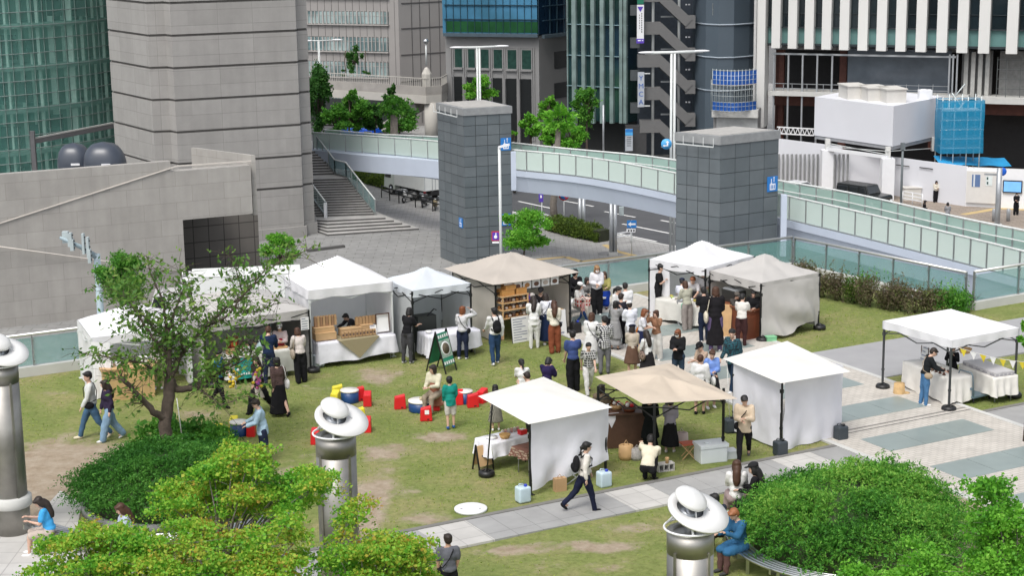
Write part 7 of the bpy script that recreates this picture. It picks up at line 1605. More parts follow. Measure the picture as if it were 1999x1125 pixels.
mb = MB(); mb.lathe(tf.pt(.85, .25, .75), [(.05, 0), (.05, .14), (.035, .14)], 14); tag(mb.build('metal_cup', STEEL), 'small metal canister on the cream cloth by the man in jeans', 'canister')
STU = mat('cut log', (.48, .32, .15), .8, var=.2, scale=9); mb = MB(); q = P(1755, 771); mb.lathe(q, [(.19, 0), (.16, .05), (.14, .32), (0, .33)], 14); mb.ell(q + Vector((.16, -.05, .05)), (.12, .06, .05)); tag(mb.build('log_stool', STU), 'pale cut log stool on the grass left of the cream table', 'stool')
t = thing('platform_trolley', P(1903, 785), 'blue grey platform trolley with a hoop handle beside the rear table', 'trolley'); q = P(1905, 781); TRC = mat('trolley blue grey', (.15, .22, .27), .4, .4)
mb = MB(); mb.box(q + Vector((0, 0, .17)), (.5, .75, .05), tf.rz + .2); mb.build('deck', TRC, t); R_ = Matrix.Rotation(tf.rz + .2, 3, 'Z'); mb = MB(); hp = [R_ @ Vector(v) for v in ((-.24, -.36, .19), (-.24, -.42, .75), (-.19, -.43, .84), (.19, -.43, .84), (.24, -.42, .75), (.24, -.36, .19))]; mb.tube([q + v for v in hp], .016, 6); mb.bar(q + R_ @ Vector((-.24, -.39, .4)), q + R_ @ Vector((.24, -.39, .4)), .06, .05); mb.build('handle', TRC, t)
for a in (-.18, .18):
 for b in (-.3, .3): mb = MB(); c_ = q + R_ @ Vector((a, b, .07)); mb.lathe(c_ - Vector((.015, 0, 0)), [(.0, 0), (.06, .0), (.06, .03), (0, .03)], 12, M=Matrix.Rotation(rad(90), 3, 'Y')); mb.build('wheel', RUB, t)
t = thing('bunting', T8.rc[0], 'string of yellow and white pennants strung from the open white tent to the right', 'bunting'); a, c_ = T8.pt(.1, -.02, T8.rc[0].z - .18), T8.pt(3.1, -.55, T8.rc[0].z - .95); mb = MB(); pts = [a + (c_ - a) * u + Vector((0, 0, -.12 * math.sin(math.pi * u))) for u in [i / 20 for i in range(21)]]; mb.tube(pts, .006, 5); mb.build('cord', PAPER, t)
YEL = mat('pennant yellow', (.62, .50, .03), .7);
for i in range(1, 19, 2):
 p0, p1_ = pts[i], pts[i + 1]; mb = MB(); mb.add([p0, p1_ + (p1_ - p0) * .35, (p0 + p1_) / 2 + Vector((.05, .01, -.22))], [(0, 2, 1)]); mb.build('pennant', YEL if (i // 2) % 2 == 0 else PAPER, t)
t = thing('basket', tf.pt(1.9, 1.0, 1.1), 'brown woven basket held up behind the keeper in black', 'basket'); q = PD(1884, 685, P(1858, 757).y + .3); mb = MB(); mb.lathe(q, [(.12, -.06), (.18, .06), (.17, .06), (.11, -.04)], 16); mb.build('bowl', WOOD, t)
# ---------------------------------------------------------------- 9 front white canopy
EV9 = 1.72
rc9 = [P(1032, 829, EV9), P(1196, 796, EV9), P(1061, 736, EV9) * 1, P(933, 774, EV9)]
f9 = P(1036, 968); f9b = P(1182, 929); T9 = tent(f9, f9b, 1.9, EV9, EV9 + .16, 'front white stall with a flat ivory canopy and a hanging white sheet', CWW, (), valance=0, seed=23, roofc=rc9, sag=0, wrk=.012, nolegs=(3,), truss=False)
mb = MB(); mb.tube([P(950, 929), PD(961, 791, (rc9[3].y + rc9[0].y) / 2)], .018, 6); mb.build('leg', DKPOLE, T9.t)
sheet(T9.pt(-.02, -.06), T9.pt(T9.w + .05, -.06), .14, EV9 + .0, .13, 31, WSH, 'side_wall', T9.t, hem=.05, z0b=.36, gather=.05)
weight(P(950, 930), 'round black weight at the left pole of the front white stall')
t = thing('cardboard_sign', P(935, 920), 'brown folding cardboard sign on the grass left of the front white stall', 'sign'); o, c, M, n_ = aframe(t, P(943, 916), (T9.x * .9 + Vector((0, .0, 0))).normalized(), T9.y, .40, .62, CARD, .14, side=1); mb = MB(); mb.box(c + n_ * .012, (.16, .03, .004), M=M); mb.build('lettering', INK, o)
Q9 = Tent(); o9 = P(968, 925); Q9.x, Q9.y, Q9.rz = T9.x, T9.y, T9.rz; Q9.pt = lambda a, b, z=0.0: Vector(((o9 + Q9.x * a + Q9.y * b).x, (o9 + Q9.x * a + Q9.y * b).y, z))
table(Q9, 0, 1.15, .15, .75, .66, 'folding table under the small white cloth at the front stall', legm=DKPOLE)
cloth(Q9, -.02, 1.17, .13, .77, .67, .34, 'small white cloth over the folding table at the front stall', WLIN, 14)
mb = MB(); q = Q9.pt(.5, .3, .69); mb.lathe(q, [(.10, 0), (.14, .09), (.13, .09), (.09, .02)], 18); tag(mb.build('basket', mat('straw basket', (.45, .27, .10), .7, var=.2, scale=20)), 'round straw basket on the white cloth at the front stall', 'basket')
mb = MB(); mb.lathe(Q9.pt(.25, .5, .69), [(.12, 0), (.15, .03), (0, .01)], 18); tag(mb.build('plate', PAPER), 'white plate left of the straw basket', 'plate')
t = thing('red_box', Q9.pt(.98, .25, .69), 'bright red box on the right end of the small white cloth', 'box'); mb = MB(); mb.box(Q9.pt(1.0, .28, .745), (.18, .14, .11), T9.rz); mb.build('box', mat('toy red', (.62, .015, .02), .35), t); mb = MB(); mb.box(Q9.pt(1.0, .28, .81), (.1, .08, .012), T9.rz); mb.build('lid', PAPER, t)
for k in range(6): mb = MB(); mb.lathe(Q9.pt(.62 + .09 * k, .55, .69), [(.035, 0), (.035, .09), (.02, .11), (0, .11)], 10); tag(mb.build('jar', [mat('pale jar', (.5, .45, .4), .3), mat('pink jar', (.45, .25, .22), .3)][k % 2]), 'small jar in the row at the back of the small white cloth', 'jar', 'jars on the small white cloth')
table(Q9, .35, 1.2, -.75, -.2, .62, 'low folding table under the patterned cloth at the front stall')
cloth(Q9, .33, 1.22, -.77, -.18, .63, .20, 'brown and cream patterned cloth on the low table at the front stall', plaid('brown paisley', (.36, .27, .20), (.16, .07, .05), 17), 15)
t = thing('pump_bottle', Q9.pt(.95, -.45, .64), 'white pump bottle on the patterned cloth', 'bottle'); mb = MB(); mb.lathe(Q9.pt(.98, -.45, .645), [(.04, 0), (.042, .15), (.02, .18), (.012, .2)], 12); mb.build('body', PAPER, t); mb = MB(); mb.tube([Q9.pt(.98, -.45, .84), Q9.pt(.98, -.45, .88), Q9.pt(.92, -.47, .88)], .008, 6); mb.build('pump', PAPER, t)
FRP = mat('frosted water can', (.50, .62, .68), .3, spec=.6)
weight(P(1021, 981), 'translucent water can with blue cap at the near foot of the front stall', 'can', None, FRP); weight(P(1179, 951), 'translucent water can with blue cap behind the woman with the backpack', 'can', None, FRP)
mb = MB(); q = P(1093, 960); mb.box(q + Vector((0, 0, .16)), (.28, .14, .32), .4); mb.tube([q + Vector((-.06, 0, .32)), q + Vector((0, 0, .40)), q + Vector((.06, 0, .32))], .008, 6); tag(mb.build('paper_bag', KRAFT), 'brown paper carrier bag under the white sheet of the front stall', 'bag')
t = thing('camp_chair', P(1128, 948), 'folded dark camping chair behind the white sheet', 'chair'); q = P(1125, 945); mb = MB(); mb.box(q + Vector((0, .1, .36)), (.5, .4, .03), .3); mb.build('seat', BLACK, t); mb = MB()
for s_ in (-.22, .22): mb.bar(q + Vector((-.22, .1 + s_, .02)), q + Vector((.22, .1 + s_, .36)), .02); mb.bar(q + Vector((.22, .1 + s_, .02)), q + Vector((-.22, .1 + s_, .36)), .02)
mb.build('leg', GAL, t)
# ---------------------------------------------------------------- 10 front beige canopy
EV = 1.78
rc10 = [P(1255, 789, EV), P(1440, 779, EV), P(1308, 709, EV), P(1161, 736, EV)]
c10 = (rc10[0] + rc10[1] + rc10[2] + rc10[3]) / 4
f10, r10 = P(1277, 935), P(1411, 899); T10 = tent(f10, r10, 2.0, EV, EV + .26, 'front stall with a slack tan canopy and a dark wooden counter', CT, (), valance=0, seed=29, roofc=rc10, sag=.07, wrk=.05, sink=.0)
t = thing('dark_counter', P(1190, 880), 'dark brown wooden counter with baskets under the tan canopy', 'counter'); c_ = P(1222, 878);
mb = MB(); mb.box(c_ + Vector((0, .35, .42)), (.95, .5, .84), T10.rz - .55); mb.build('front_panel', DKWOOD, t); mb = MB(); mb.box(c_ + Vector((0, .35, .86)), (1.05, .6, .05), T10.rz - .55); mb.build('top', DKWOOD, t)
mb = MB(); mb.grid(lambda u, v: c_ + Vector((-.52 + .36 * u, .0 + .1 * u, .9 - .38 * v * (1 - abs(2 * u - 1)))) , 8, 6); tag(mb.build('lace_cloth', WLIN), 'small white lace cloth hanging from the corner of the dark counter', 'cloth')
for k, (dx, dy, m_, lb_) in enumerate(((.1, .25, RBW, 'red brown basket with packets on the dark counter'), (-.2, .45, WOOD, 'pale straw basket at the back of the dark counter'))):
 q = c_ + Vector((dx, dy, .89)); t = thing('basket', q, lb_, 'basket'); mb = MB(); mb.lathe(q, [(.13, 0), (.18, .12), (.17, .12), (.12, .02)], 16); mb.build('bowl', m_, t); mb = MB(); rnd = random.Random(k)
 for i in range(7): mb.ell(q + Vector((rnd.uniform(-.1, .1), rnd.uniform(-.1, .1), .12 + rnd.random() * .05)), (.05, .05, .05), None, 8, 6, mi=i % 3)
 mb.build('packets', [mat('pink jar', None), PAPER, mat('sign red', None)], t)
t = thing('teddy_bear', c_ + Vector((-.35, .5, .9)), 'small brown teddy bear figure at the left of the dark counter', 'toy'); q = c_ + Vector((-.3, .5, .9)); mb = MB(); mb.ell(q + Vector((0, 0, .08)), (.07, .06, .09)); mb.ell(q + Vector((0, 0, .2)), (.055, .05, .05)); mb.ell(q + Vector((-.045, 0, .25)), (.02, .015, .02)); mb.ell(q + Vector((.045, 0, .25)), (.02, .015, .02)); mb.build('body', mat('bear plush', (.16, .07, .03), .9), t)
for (px, py, sc_, m_, lb_) in ((1222, 898, 1.0, WOOD, 'large straw shopping bag on the grass in front of the dark counter'), (1243, 899, .8, mat('grey woven bag', (.36, .34, .33), .85, var=.3, scale=20), 'grey speckled bag beside the large straw shopping bag'), (1330, 872, .95, mat('white pink bag', (.55, .45, .42), .85, var=.1), 'white and pink cloth bag beside the folding stool')):
 q = P(px, py); t = thing('shopping_bag', q, lb_, 'bag'); mb = MB(); mb.lathe(q, [(.15 * sc_, 0), (.18 * sc_, .1 * sc_), (.17 * sc_, .36 * sc_), (.13 * sc_, .38 * sc_), (.13 * sc_, .2)], 14); mb.v = [(v[0], q.y + (v[1] - q.y) * .65, v[2]) for v in mb.v]; mb.build('pouch', m_, t); mb = MB(); mb.tube([q + Vector((-.08, -.05, .36 * sc_)), q + Vector((0, -.06, .5 * sc_)), q + Vector((.08, -.05, .36 * sc_))], .01, 6); mb.build('handle', m_, t)
t = thing('folding_stool', P(1345, 898), 'folding stool with an orange red seat and thin wooden legs', 'stool'); q = P(1344, 897); mb = MB(); mb.box(q + Vector((0, .05, .38)), (.36, .3, .03), .3); mb.build('seat', mat('orange red seat', (.42, .09, .04), .7), t)
for s_ in (-1, 1):
 for e in (-.13, .13): mb = MB(); mb.bar(q + Vector((-.16 * s_, .05 + e, 0)), q + Vector((.16 * s_, .05 + e, .37)), .018); mb.build('leg', WOOD, t)
t = thing('cool_box', P(1386, 905), 'white plastic cool box standing by the right pole of the tan canopy', 'cool box'); q = P(1388, 903); GWH = mat('greyish white plastic', (.60, .64, .66), .5, var=.04); mb = MB(); mb.box(q + Vector((0, .1, .19)), (.68, .45, .38), .3); o = mb.build('body', GWH, t); bv = o.modifiers.new('b', 'BEVEL'); bv.width = .03; bv.segments = 2; mb = MB(); mb.box(q + Vector((0, .1, .42)), (.72, .49, .08), .3); mb.box(q + Vector((-.1, .02, .48)), (.12, .1, .03), .3); o = mb.build('lid', GWH, t)
mb = MB(); q = P(1424, 897); mb.box(q + Vector((0, .1, .09)), (.34, .3, .18), .3); mb.box(q + Vector((0, .1, .19)), (.36, .32, .02), .3); tag(mb.build('plastic_crate', GWH), 'low pale crate right of the white cool box', 'crate')
t = thing('concrete_block', P(1297, 922), 'hollow grey concrete block beside the crouching person', 'block'); q = P(1298, 920); mb = MB(); Rb = Matrix.Rotation(.35, 3, 'Z')
for x_ in (-.19, -.065, .065, .19): mb.box(q + Rb @ Vector((x_, 0, .1)), (.03, .19, .19), .35)
for z_ in (.015, .185): mb.box(q + Rb @ Vector((0, 0, z_)), (.41, .192, .03), .35)
mb.build('block', mat('block concrete', (.42, .41, .39), .9, var=.1), t); mb = MB(); mb.box(q + Rb @ Vector((0, .085, .1)), (.38, .01, .14), .35); mb.build('core', mat('core shade', (.12, .12, .12), .9), t)
mb = MB(); q = P(1302, 921); mb.lathe(q + Vector((0, 0, .2)), [(.04, 0), (.04, .1), (.05, .14), (0, .14)], 12); tag(mb.build('wooden_cup', WOOD), 'small wooden cup standing on the concrete block', 'cup')
weight(P(1424, 845), 'dark water can hanging weight behind the man in the beige shirt', 'can')
# ---------------------------------------------------------------- 11 white cubicle
E11 = 1.82
rc11 = [P(1524, 749, E11), P(1661, 726, E11), P(1537, 666, E11), P(1411, 701, E11)]
f11, r11 = P(1524, 880), P(1640, 853); T11 = tent(f11, r11, 1.75, E11, E11 + .06, 'square white cubicle stall with closed sheet walls under a flat ivory canopy', CWW, (), WSH, valance=0, seed=37, roofc=rc11, sag=0, wrk=.012, truss=False, nolegs=(1, 2))
sheet(T11.pt(.06, -.03), T11.pt(T11.w + .02, -.03), .02, E11 - .02, .12, 41, WSH, 'side_wall', T11.t, hem=.02, gather=.04)
sheet(T11.pt(-.03, 1.75), T11.pt(-.03, .0), .06, E11 - .02, .08, 43, WSH, 'side_wall', T11.t, hem=.02); sheet(T11.pt(T11.w + .02, 0), T11.pt(T11.w + .02, 1.75), .02, E11 - .02, .06, 45, WSH, 'side_wall', T11.t)
mb = MB(); mb.box(T11.pt(.35, -.05, E11 - .05), (.9, .03, .03), T11.rz); mb.box(T11.pt(-.05, .3, E11 - .06), (.03, .9, .03), T11.rz); mb.build('wooden_bar', WOOD, T11.t)
for (q, l) in ((P(1523, 890), 'dark water can at the front corner of the white cubicle'), (P(1641, 860), 'dark water can at the right corner of the white cubicle')): weight(q, l, 'can')
mb = MB(); mb.tube([rc11[3] + Vector((.1, 0, 0)), P(1424, 846) + Vector((0, 0, .35))], .006, 5); tag(mb.build('guy_line', PAPER), 'pale cord from the white cubicle canopy to a dark water can', 'cord')
# ---------------------------------------------------------------- play corner: drum tables and block seats
DRB = mat('drum blue', (.008, .05, .17), .4); DRW = mat('drum top white', (.76, .74, .68), .5); TR = mat('toy red', None); TY = mat('toy yellow', (.72, .62, .04), .4)
def drum(px, py, r, h, label, food=False):
 q = P(px, py); t = thing('drum_table', q, label, 'table', None); mb = MB(); mb.lathe(q, [(r * .97, .0), (r, .03), (r, h - .04)], 28); mb.build('drum', DRB, t); mb = MB(); mb.lathe(q + Vector((0, 0, h - .04)), [(r * 1.03, 0), (r * 1.03, .04), (0, .042)], 28); mb.build('tabletop', DRW, t)
 if food: mb = MB(); mb.lathe(q + Vector((.1, 0, h + .003)), [(.04, 0), (.14, .05), (.12, .05), (.0, .02)], 16); tag(mb.build('food_tray', mat('noodle beige', (.55, .46, .28), .7)), 'open tray of food on the wide blue drum table', 'food tray')
drum(683, 785, .24, .34, 'blue drum table with white top beside two red blocks and yellow blocks'); drum(821, 802, .31, .29, 'wide blue drum table in front of the seated woman', True); drum(908, 787, .20, .34, 'blue drum table among three red blocks, the rightmost drum'); drum(467, 850, .22, .36, 'blue drum table next to the man in light blue')
def block(px, py, rz, m_, label, face=True, grp='block seats'):
 """wedge topped toy seat with a curved cut at the foot"""
 q = P(px, py); t = thing('block_seat', q, label, 'seat', None); R_ = Matrix.Rotation(rad(rz), 3, 'Z'); mb = MB(); w_, d_, h_ = .29, .22, .38
 pf = [(-w_ / 2 - .012, 0), (w_ / 2 + .012, 0), (w_ / 2 - .01, h_), (w_ * .1, h_ * .93), (-w_ / 2 + .01, h_ * .84)]
 vs = [q + R_ @ Vector((x, sd_ * d_ / 2 * (1 - .12 * (z / h_)), z)) for sd_ in (-1, 1) for (x, z) in pf]; n = len(pf)
 mb.add(vs, [tuple(range(n)), tuple(range(n, 2 * n))[::-1]] + [(i, n + i, n + (i + 1) % n, (i + 1) % n) for i in range(n)]); o = mb.build('body', m_, t); bv = o.modifiers.new('b', 'BEVEL'); bv.width = .02; bv.segments = 2
 mb = MB();
 for sd_ in (-1, 1): mb.box(q + R_ @ Vector((0.05, sd_ * (d_ / 2 - .002), .05)), (.06, .006, .035), rad(rz))
 mb.build('grip_hole', mat('shadowy hole', (.08, .01, .01), .8), t)
 return t, q, R_
for a in ((659, 778, 10, TY, 'yellow block seat behind the left drum table'), (655, 790, 80, TY, 'yellow block seat at the near side of the left drum table'), (701, 782, 15, TR, 'red block seat touching the left drum table'), (718, 792, 90, TR, 'red block seat right of the left drum table'), (701, 824, 20, TY, 'yellow block seat behind the middle steel lamp column'), (717, 843, 90, TR, 'red block seat right of the steel lamp column'), (616, 866, 90, TR, 'red block seat left of the steel lamp column'), (781, 798, 8, TR, 'red block seat left of the wide drum table'), (832, 821, 5, TR, 'red block seat with a white paper on it in front of the wide drum table'), (851, 800, 90, TR, 'red block seat under the seated woman in cream'), (897, 789, 90, TR, 'red block seat behind the boy in green'), (923, 795, 10, TR, 'red block seat in front of the rightmost drum table'), (942, 786, 60, TR, 'red block seat right of the rightmost drum table'), (427, 858, 90, TY, 'yellow block seat alone on the lawn left of the light blue shirt man'), (457, 842, 90, TY, 'pale yellow block seat behind the drum table by the bushes'), (491, 851, 90, TR, 'red block seat in front of the man in light blue')):
 t, q, R_ = block(*a)
 if 'paper' in a[4]: mb = MB(); mb.box(q + R_ @ Vector((.02, -.106, .24)), (.11, .006, .11), rad(a[2]), M=R_ @ Matrix.Rotation(rad(-7), 3, 'X')); mb.build('paper', PAPER, t)
t = thing('flower_bouquet', P(450, 790), 'yellow flower bouquet carried by the person in bright blue', 'flowers'); q = PD(458, 735, P(440, 790).y); rnd = random.Random(3);
def bloom(q, ms, n):
 for i, m_ in enumerate(ms):
  for k in range(n): mb = MB(); mb.ell(q + Vector((rnd.gauss(0, .065), rnd.gauss(0, .055), rnd.gauss(0, .13))), (.045, .045, .04), None, 7, 5); mb.build('flower', m_, t)
bloom(q, [mat('flower yellow', (.65, .48, .03), .7), MATS['flower yellow'], PAPER], 9); mb = MB(); mb.tube([q + Vector((0, 0, -.1)), q + Vector((.02, 0, -.34))], .02, 6); mb.build('stems', PAPER, t)
t = thing('flower_bouquet', P(505, 800), 'pink and yellow flower bouquet held by the long haired woman', 'flowers'); q = PD(506, 742, P(505, 806).y - .2); bloom(q, [MATS['flower yellow'], mat('flower pink', (.55, .12, .28), .7), mat('flower violet', (.22, .05, .30), .7)], 8); mb = MB(); mb.tube([q + Vector((0, 0, -.1)), q + Vector((0, 0, -.3))], .02, 6); mb.build('stems', PAPER, t)
# STEEL LAMP COLUMNS
SST = mat('stainless column', (.33, .32, .30), .5, 1.0, var=.4, scale=1.2, bump=.03, bscale=3); DSH = mat('white lamp disc', (.66, .66, .65), .35, var=.03); MIR = mat('grey lamp dish', (.40, .42, .44), .3, .7)
def column(px, py, D, h, label, r=.36, ds=.80):
 c = PD(px, py, D); g = Vector((c.x, c.y, 0)); H_ = c.z; t = thing('lamp_column', g, label, 'lamp')
 mb = MB(); mb.lathe(g, [(r * 1.06, 0), (r * 1.06, .75), (r, .80)], 36); mb.lathe(g, [(r, .0), (r, H_ - .3), (r * .99, H_ - .3)], 36)
 mb.build('shaft', SST, t)
 mb = MB(); mb.lathe(g, [(r * 1.18, .62), (r * 1.22, .64), (r * 1.22, .82), (r * 1.0, .86)], 36); mb.build('collar', CONC, t)
 mb = MB(); mb.lathe(g + Vector((0, 0, H_ - .62)), [(r * 1.012, 0), (r * 1.012, .36), (r * .75, .36), (r * .7, .0)], 36); mb.build('rim', SST, t)
 for k in range(4): a = rad(45 + 90 * k); mb = MB(); mb.box(g + Vector((math.cos(a) * r * 1.0, math.sin(a) * r * 1.0, H_ * .45 + .2)), (.03, .05, H_ * .7), a); mb.build('fin', SST, t)
 mb = MB(); mb.tube([g + Vector((math.cos(a_) * r * 1.12, math.sin(a_) * r * 1.12, H_ - .22)) for a_ in [2 * math.pi * i / 40 for i in range(41)]], .018, 6); mb.build('hoop', WHITE, t)
 for k in range(3): a = rad(30 + 120 * k); mb = MB(); mb.tube([g + Vector((math.cos(a) * r * 1.1, math.sin(a) * r * 1.1, H_ - .22)), g + Vector((math.cos(a) * r * .6, math.sin(a) * r * .6, H_ - .02))], .02, 6); mb.build('strut', WHITE, t)
 mb = MB(); mb.cyl(g + Vector((0, 0, H_ - .5)), .09, .62, 14); mb.build('lamp_bulb_housing', MIR, t)
 M = Matrix.Rotation(rad(17), 3, 'Y') @ Matrix.Rotation(rad(19), 3, 'X'); q = g + Vector((.12, 0, H_ + .04)); hx = -.13
 mb = MB()
 def ring_(u, v):
  a = 2 * math.pi * u; k = [(0, .0), (.5, .025), (1, 0), (1, -.03), (.5, -.01), (0, -.03), (0, 0)][round(v * 6)]; cx = hx * (1 - k[0]); rr = .215 + (.49 - .215) * k[0]; return q + M @ Vector((cx + rr * math.cos(a), rr * math.sin(a), k[1]))
 mb.grid(ring_, 48, 6); mb.build('reflector_disc', DSH, t)
 mb = MB(); mb.lathe(q + M @ Vector((hx, 0, -.03)), [(.218, .0), (.15, -.12), (0, -.16)], 30, M=M); mb.build('dish', MIR, t)
 for k in range(3): a = rad(20 + 120 * k); mb = MB(); mb.tube([q + M @ Vector((math.cos(a) * .20, math.sin(a) * .2, 0)), q + M @ Vector((-.08 + math.cos(a) * .1, math.sin(a) * .1, .17))], .01, 5); mb.build('strut', WHITE, t)
 M2 = M @ Matrix.Rotation(rad(8), 3, 'Y'); mb = MB(); mb.lathe(q + M @ Vector((-.17, .04, .13)), [(.26, 0), (.27, .02), (.25, .06), (.14, .11), (0, .125)], 32, M=M2); mb.lathe(q + M @ Vector((-.17, .04, .13)), [(.26, 0), (0, .0)], 32, M=M2); mb.build('cap_disc', DSH, t)
 return t
column(654, 822, 31.5, 0, 'steel lamp column with a tilted white disc standing in the middle of the lawn')
column(1348, 1003, 27.0, 0, 'steel lamp column with a tilted white disc at the bottom, before the right bush')
column(-2, 690, 36.6, 0, 'steel lamp column at the left edge of the picture')
# TUBE BENCHES ROUND THE BEDS
def ringbench(C, r0, label, a0, a1):
 t = thing('ring_bench', C, label, 'bench'); n = int((a1 - a0) / 5)
 for k in range(5):
  r = r0 + .09 * k; mb = MB(); mb.tube([C + Vector((r * math.cos(rad(a)), r * math.sin(rad(a)), .43)) for a in [a0 + (a1 - a0) * i / n for i in range(n + 1)]], .032, 8); mb.build('seat_tube', STEEL, t)
 for a in range(int(a0), int(a1) + 1, 22):
  d = Vector((math.cos(rad(a)), math.sin(rad(a)), 0)); mb = MB(); mb.bar(C + d * (r0 - .06) + Vector((0, 0, .36)), C + d * (r0 + .44) + Vector((0, 0, .40)), .05, .10); mb.bar(C + d * (r0 + .2), C + d * (r0 + .2) + Vector((0, 0, .4)), .06, .06); mb.build('bracket', STEEL, t)
 return t
ringbench(B1C, 3.15, 'ring bench of steel tubes round the left planting bed', 224, 330)
ringbench(B2C, 2.2, 'ring bench of steel tubes round the right planting bed', 134, 262)
for cc in (B1C, B2C):
 mb = MB(); mb.lathe(cc, [(1.95, 0), (1.95, .2), (1.85, .2), (1.85, .05)], 48); struct(mb.build('kerb', DKCONC))
# FOLIAGE
def leaves(name, m_, pts, size, parent=None, flat=.0, ar=1.7, seed=0, jit=.35):
 """one small folded leaf quad at each point (numpy), random orientation"""
 rs = np.random.RandomState(seed); P_ = np.asarray(pts, dtype=float); n = len(P_)
 d = rs.normal(size=(n, 3)); d[:, 2] *= (1 - flat); d[:, 2] -= .15; d /= np.linalg.norm(d, axis=1)[:, None]
 r = rs.normal(size=(n, 3)); w_ = np.cross(d, r); w_ /= np.linalg.norm(w_, axis=1)[:, None]
 s = size * (1 + jit * rs.normal(size=n)).clip(.4, 1.8)
 a = P_ - d * s[:, None] * .5; b_ = P_ + w_ * (s / ar * .5)[:, None]; c = P_ + d * s[:, None] * .5; e = P_ - w_ * (s / ar * .5)[:, None]
 V = np.stack([a, b_, c, e], 1).reshape(-1, 3)
 me = bpy.data.meshes.new(name); me.vertices.add(4 * n); me.vertices.foreach_set('co', V.ravel()); me.loops.add(4 * n); me.loops.foreach_set('vertex_index', np.arange(4 * n, dtype=np.int32))
 me.polygons.add(n); me.polygons.foreach_set('loop_start', np.arange(0, 4 * n, 4, dtype=np.int32)); me.polygons.foreach_set('loop_total', np.full(n, 4, dtype=np.int32)); me.update(calc_edges=True); me.materials.append(m_)
 o = bpy.data.objects.new(name, me); COL.objects.link(o)
 if parent is not None: setp(o, parent)
 return o
def blob(rs, c, r, n, shell=.55, lump=.25, seed=0):
 """points filling lumpy ellipsoid, denser near its surface"""
 d = rs.normal(size=(n, 3)); d /= np.linalg.norm(d, axis=1)[:, None]; rad_ = shell + (1 - shell) * rs.rand(n) ** .6
 ph = rs.rand(6) * 6.28; f = 1 + lump * (np.sin(3 * d[:, 0] * 2 + ph[0]) * np.sin(4 * d[:, 1] + ph[1]) + .6 * np.sin(7 * d[:, 2] + ph[2] + 4 * d[:, 0]))
 return np.array(c) + d * (rad_ * f)[:, None] * np.array(r)
LG = {'mid': leafmat('leaf mid green', ['#2c5a24', '#457c2d', '#5f9838', '#7eb04c']), 'bright': leafmat('leaf bright green', ['#3a7426', '#57982f', '#76b53c', '#96ca58']), 'dark': leafmat('leaf dark green', ['#234822', '#345f2a', '#487635', '#5e8c45']),
      'cherry': leafmat('leaf cherry', ['#3c6630', '#547c38', '#719444', '#93a458']), 'maple': leafmat('leaf maple', ['#3c7e2a', '#589a30', '#76ae38', '#94ba42', '#b0b048', '#c0783c'], nsc=1.3, nw=.5), 'yew': leafmat('leaf yew', ['#25521f', '#3b7229', '#569436', '#7fb24a', '#9cc05a'], nsc=.8), 'yewd': leafmat('leaf dark yew', ['#24501f', '#366a28', '#4d8434', '#6c9f46'], nsc=.8), 'hedge': leafmat('leaf hedge', ['#3a5222', '#4d6428', '#647a32', '#7b8c40']), 'redh': leafmat('leaf reddish hedge', ['#44502e', '#5c5a42', '#736455', '#5f7038', '#8a7b66'])}
BARK = mat('bark', (.085, .065, .05), .9, var=.3, scale=8, bump=.5, bscale=25); BARK2 = mat('pale bark', (.17, .15, .13), .9, var=.25, scale=6, bump=.4, bscale=20)
def tree(px, pyc, wpx, hpx, D, label, kind='mid', Zg=ZS, n=5000, leaf=.16, nb=9, seed=1, group=None, trunkx=None, tr=.12, name='street_tree'):
 n = int(n * 2.3); leaf *= .62; nb = int(nb * 1.9); rs = np.random.RandomState(seed); rnd = random.Random(seed); c = PD(px, pyc, D); W_, H_ = wpx * 1.12 * D / FPX / 2, hpx * 1.1 * D / FPX / 2
 gx = c.x if trunkx is None else PD(trunkx, pyc, D).x; g = Vector((gx, c.y, Zg)); t = thing(name, g, label, 'tree', group); pts = []; cl = []
 for i in range(nb):
  a = rnd.random() * 6.28; rr = rnd.random() ** .5 * .86; zz = rnd.uniform(-.75, .8); k = math.sqrt(max(.1, 1 - zz * zz)); q = Vector((c.x + W_ * rr * k * math.cos(a), c.y + W_ * rr * k * math.sin(a), c.z + H_ * zz * .85)); cl.append(q)
  r = rnd.uniform(.2, .42); pts.append(blob(rs, q, (W_ * r, W_ * r, H_ * r * .75), n // nb, .15, .4))
 leaves('crown', LG[kind], np.concatenate(pts), leaf, t, seed=seed)
 mb = MB(); top = Vector((c.x, c.y, c.z - H_ * .3)); mid = (g + top) / 2 + Vector((rnd.uniform(-.2, .2), 0, 0)); mb.tube([g, mid, top], [tr, tr * .8, tr * .55], 8)
 for q in cl: mb.tube([top + (g - top) * .15, (top + q) / 2 + Vector((0, 0, .1)), q], [tr * .4, tr * .25, tr * .1], 5)
 mb.build('trunk', BARK, t); return t
tree(622, 195, 60, 150, 160, 'tall dark tree squeezed between the granite tower and the walkway', 'dark', seed=3, n=5200, leaf=.32)
tree(690, 225, 70, 75, 160, 'round green tree below the cream walkway, left of centre', 'mid', seed=4, n=4200, leaf=.3); tree(656, 236, 60, 66, 158, 'low green tree in front of the dark tall tree', 'mid', seed=5, n=3600, leaf=.3)
tree(683, 190, 28, 40, 159, 'small tufted treetop rising above the round green trees', 'mid', seed=6, n=1300, leaf=.26, nb=4); tree(731, 228, 50, 60, 161, 'green tree between the blue van and the round column', 'dark', seed=7, n=3200, leaf=.3)
tree(781, 232, 62, 66, 160, 'broad green tree in front of the round concrete column', 'mid', seed=8, n=4200, leaf=.3, trunkx=775); tree(762, 186, 26, 56, 161, 'slim upright treetop in front of the cream walkway', 'dark', seed=9, n=1500, leaf=.26, nb=5)
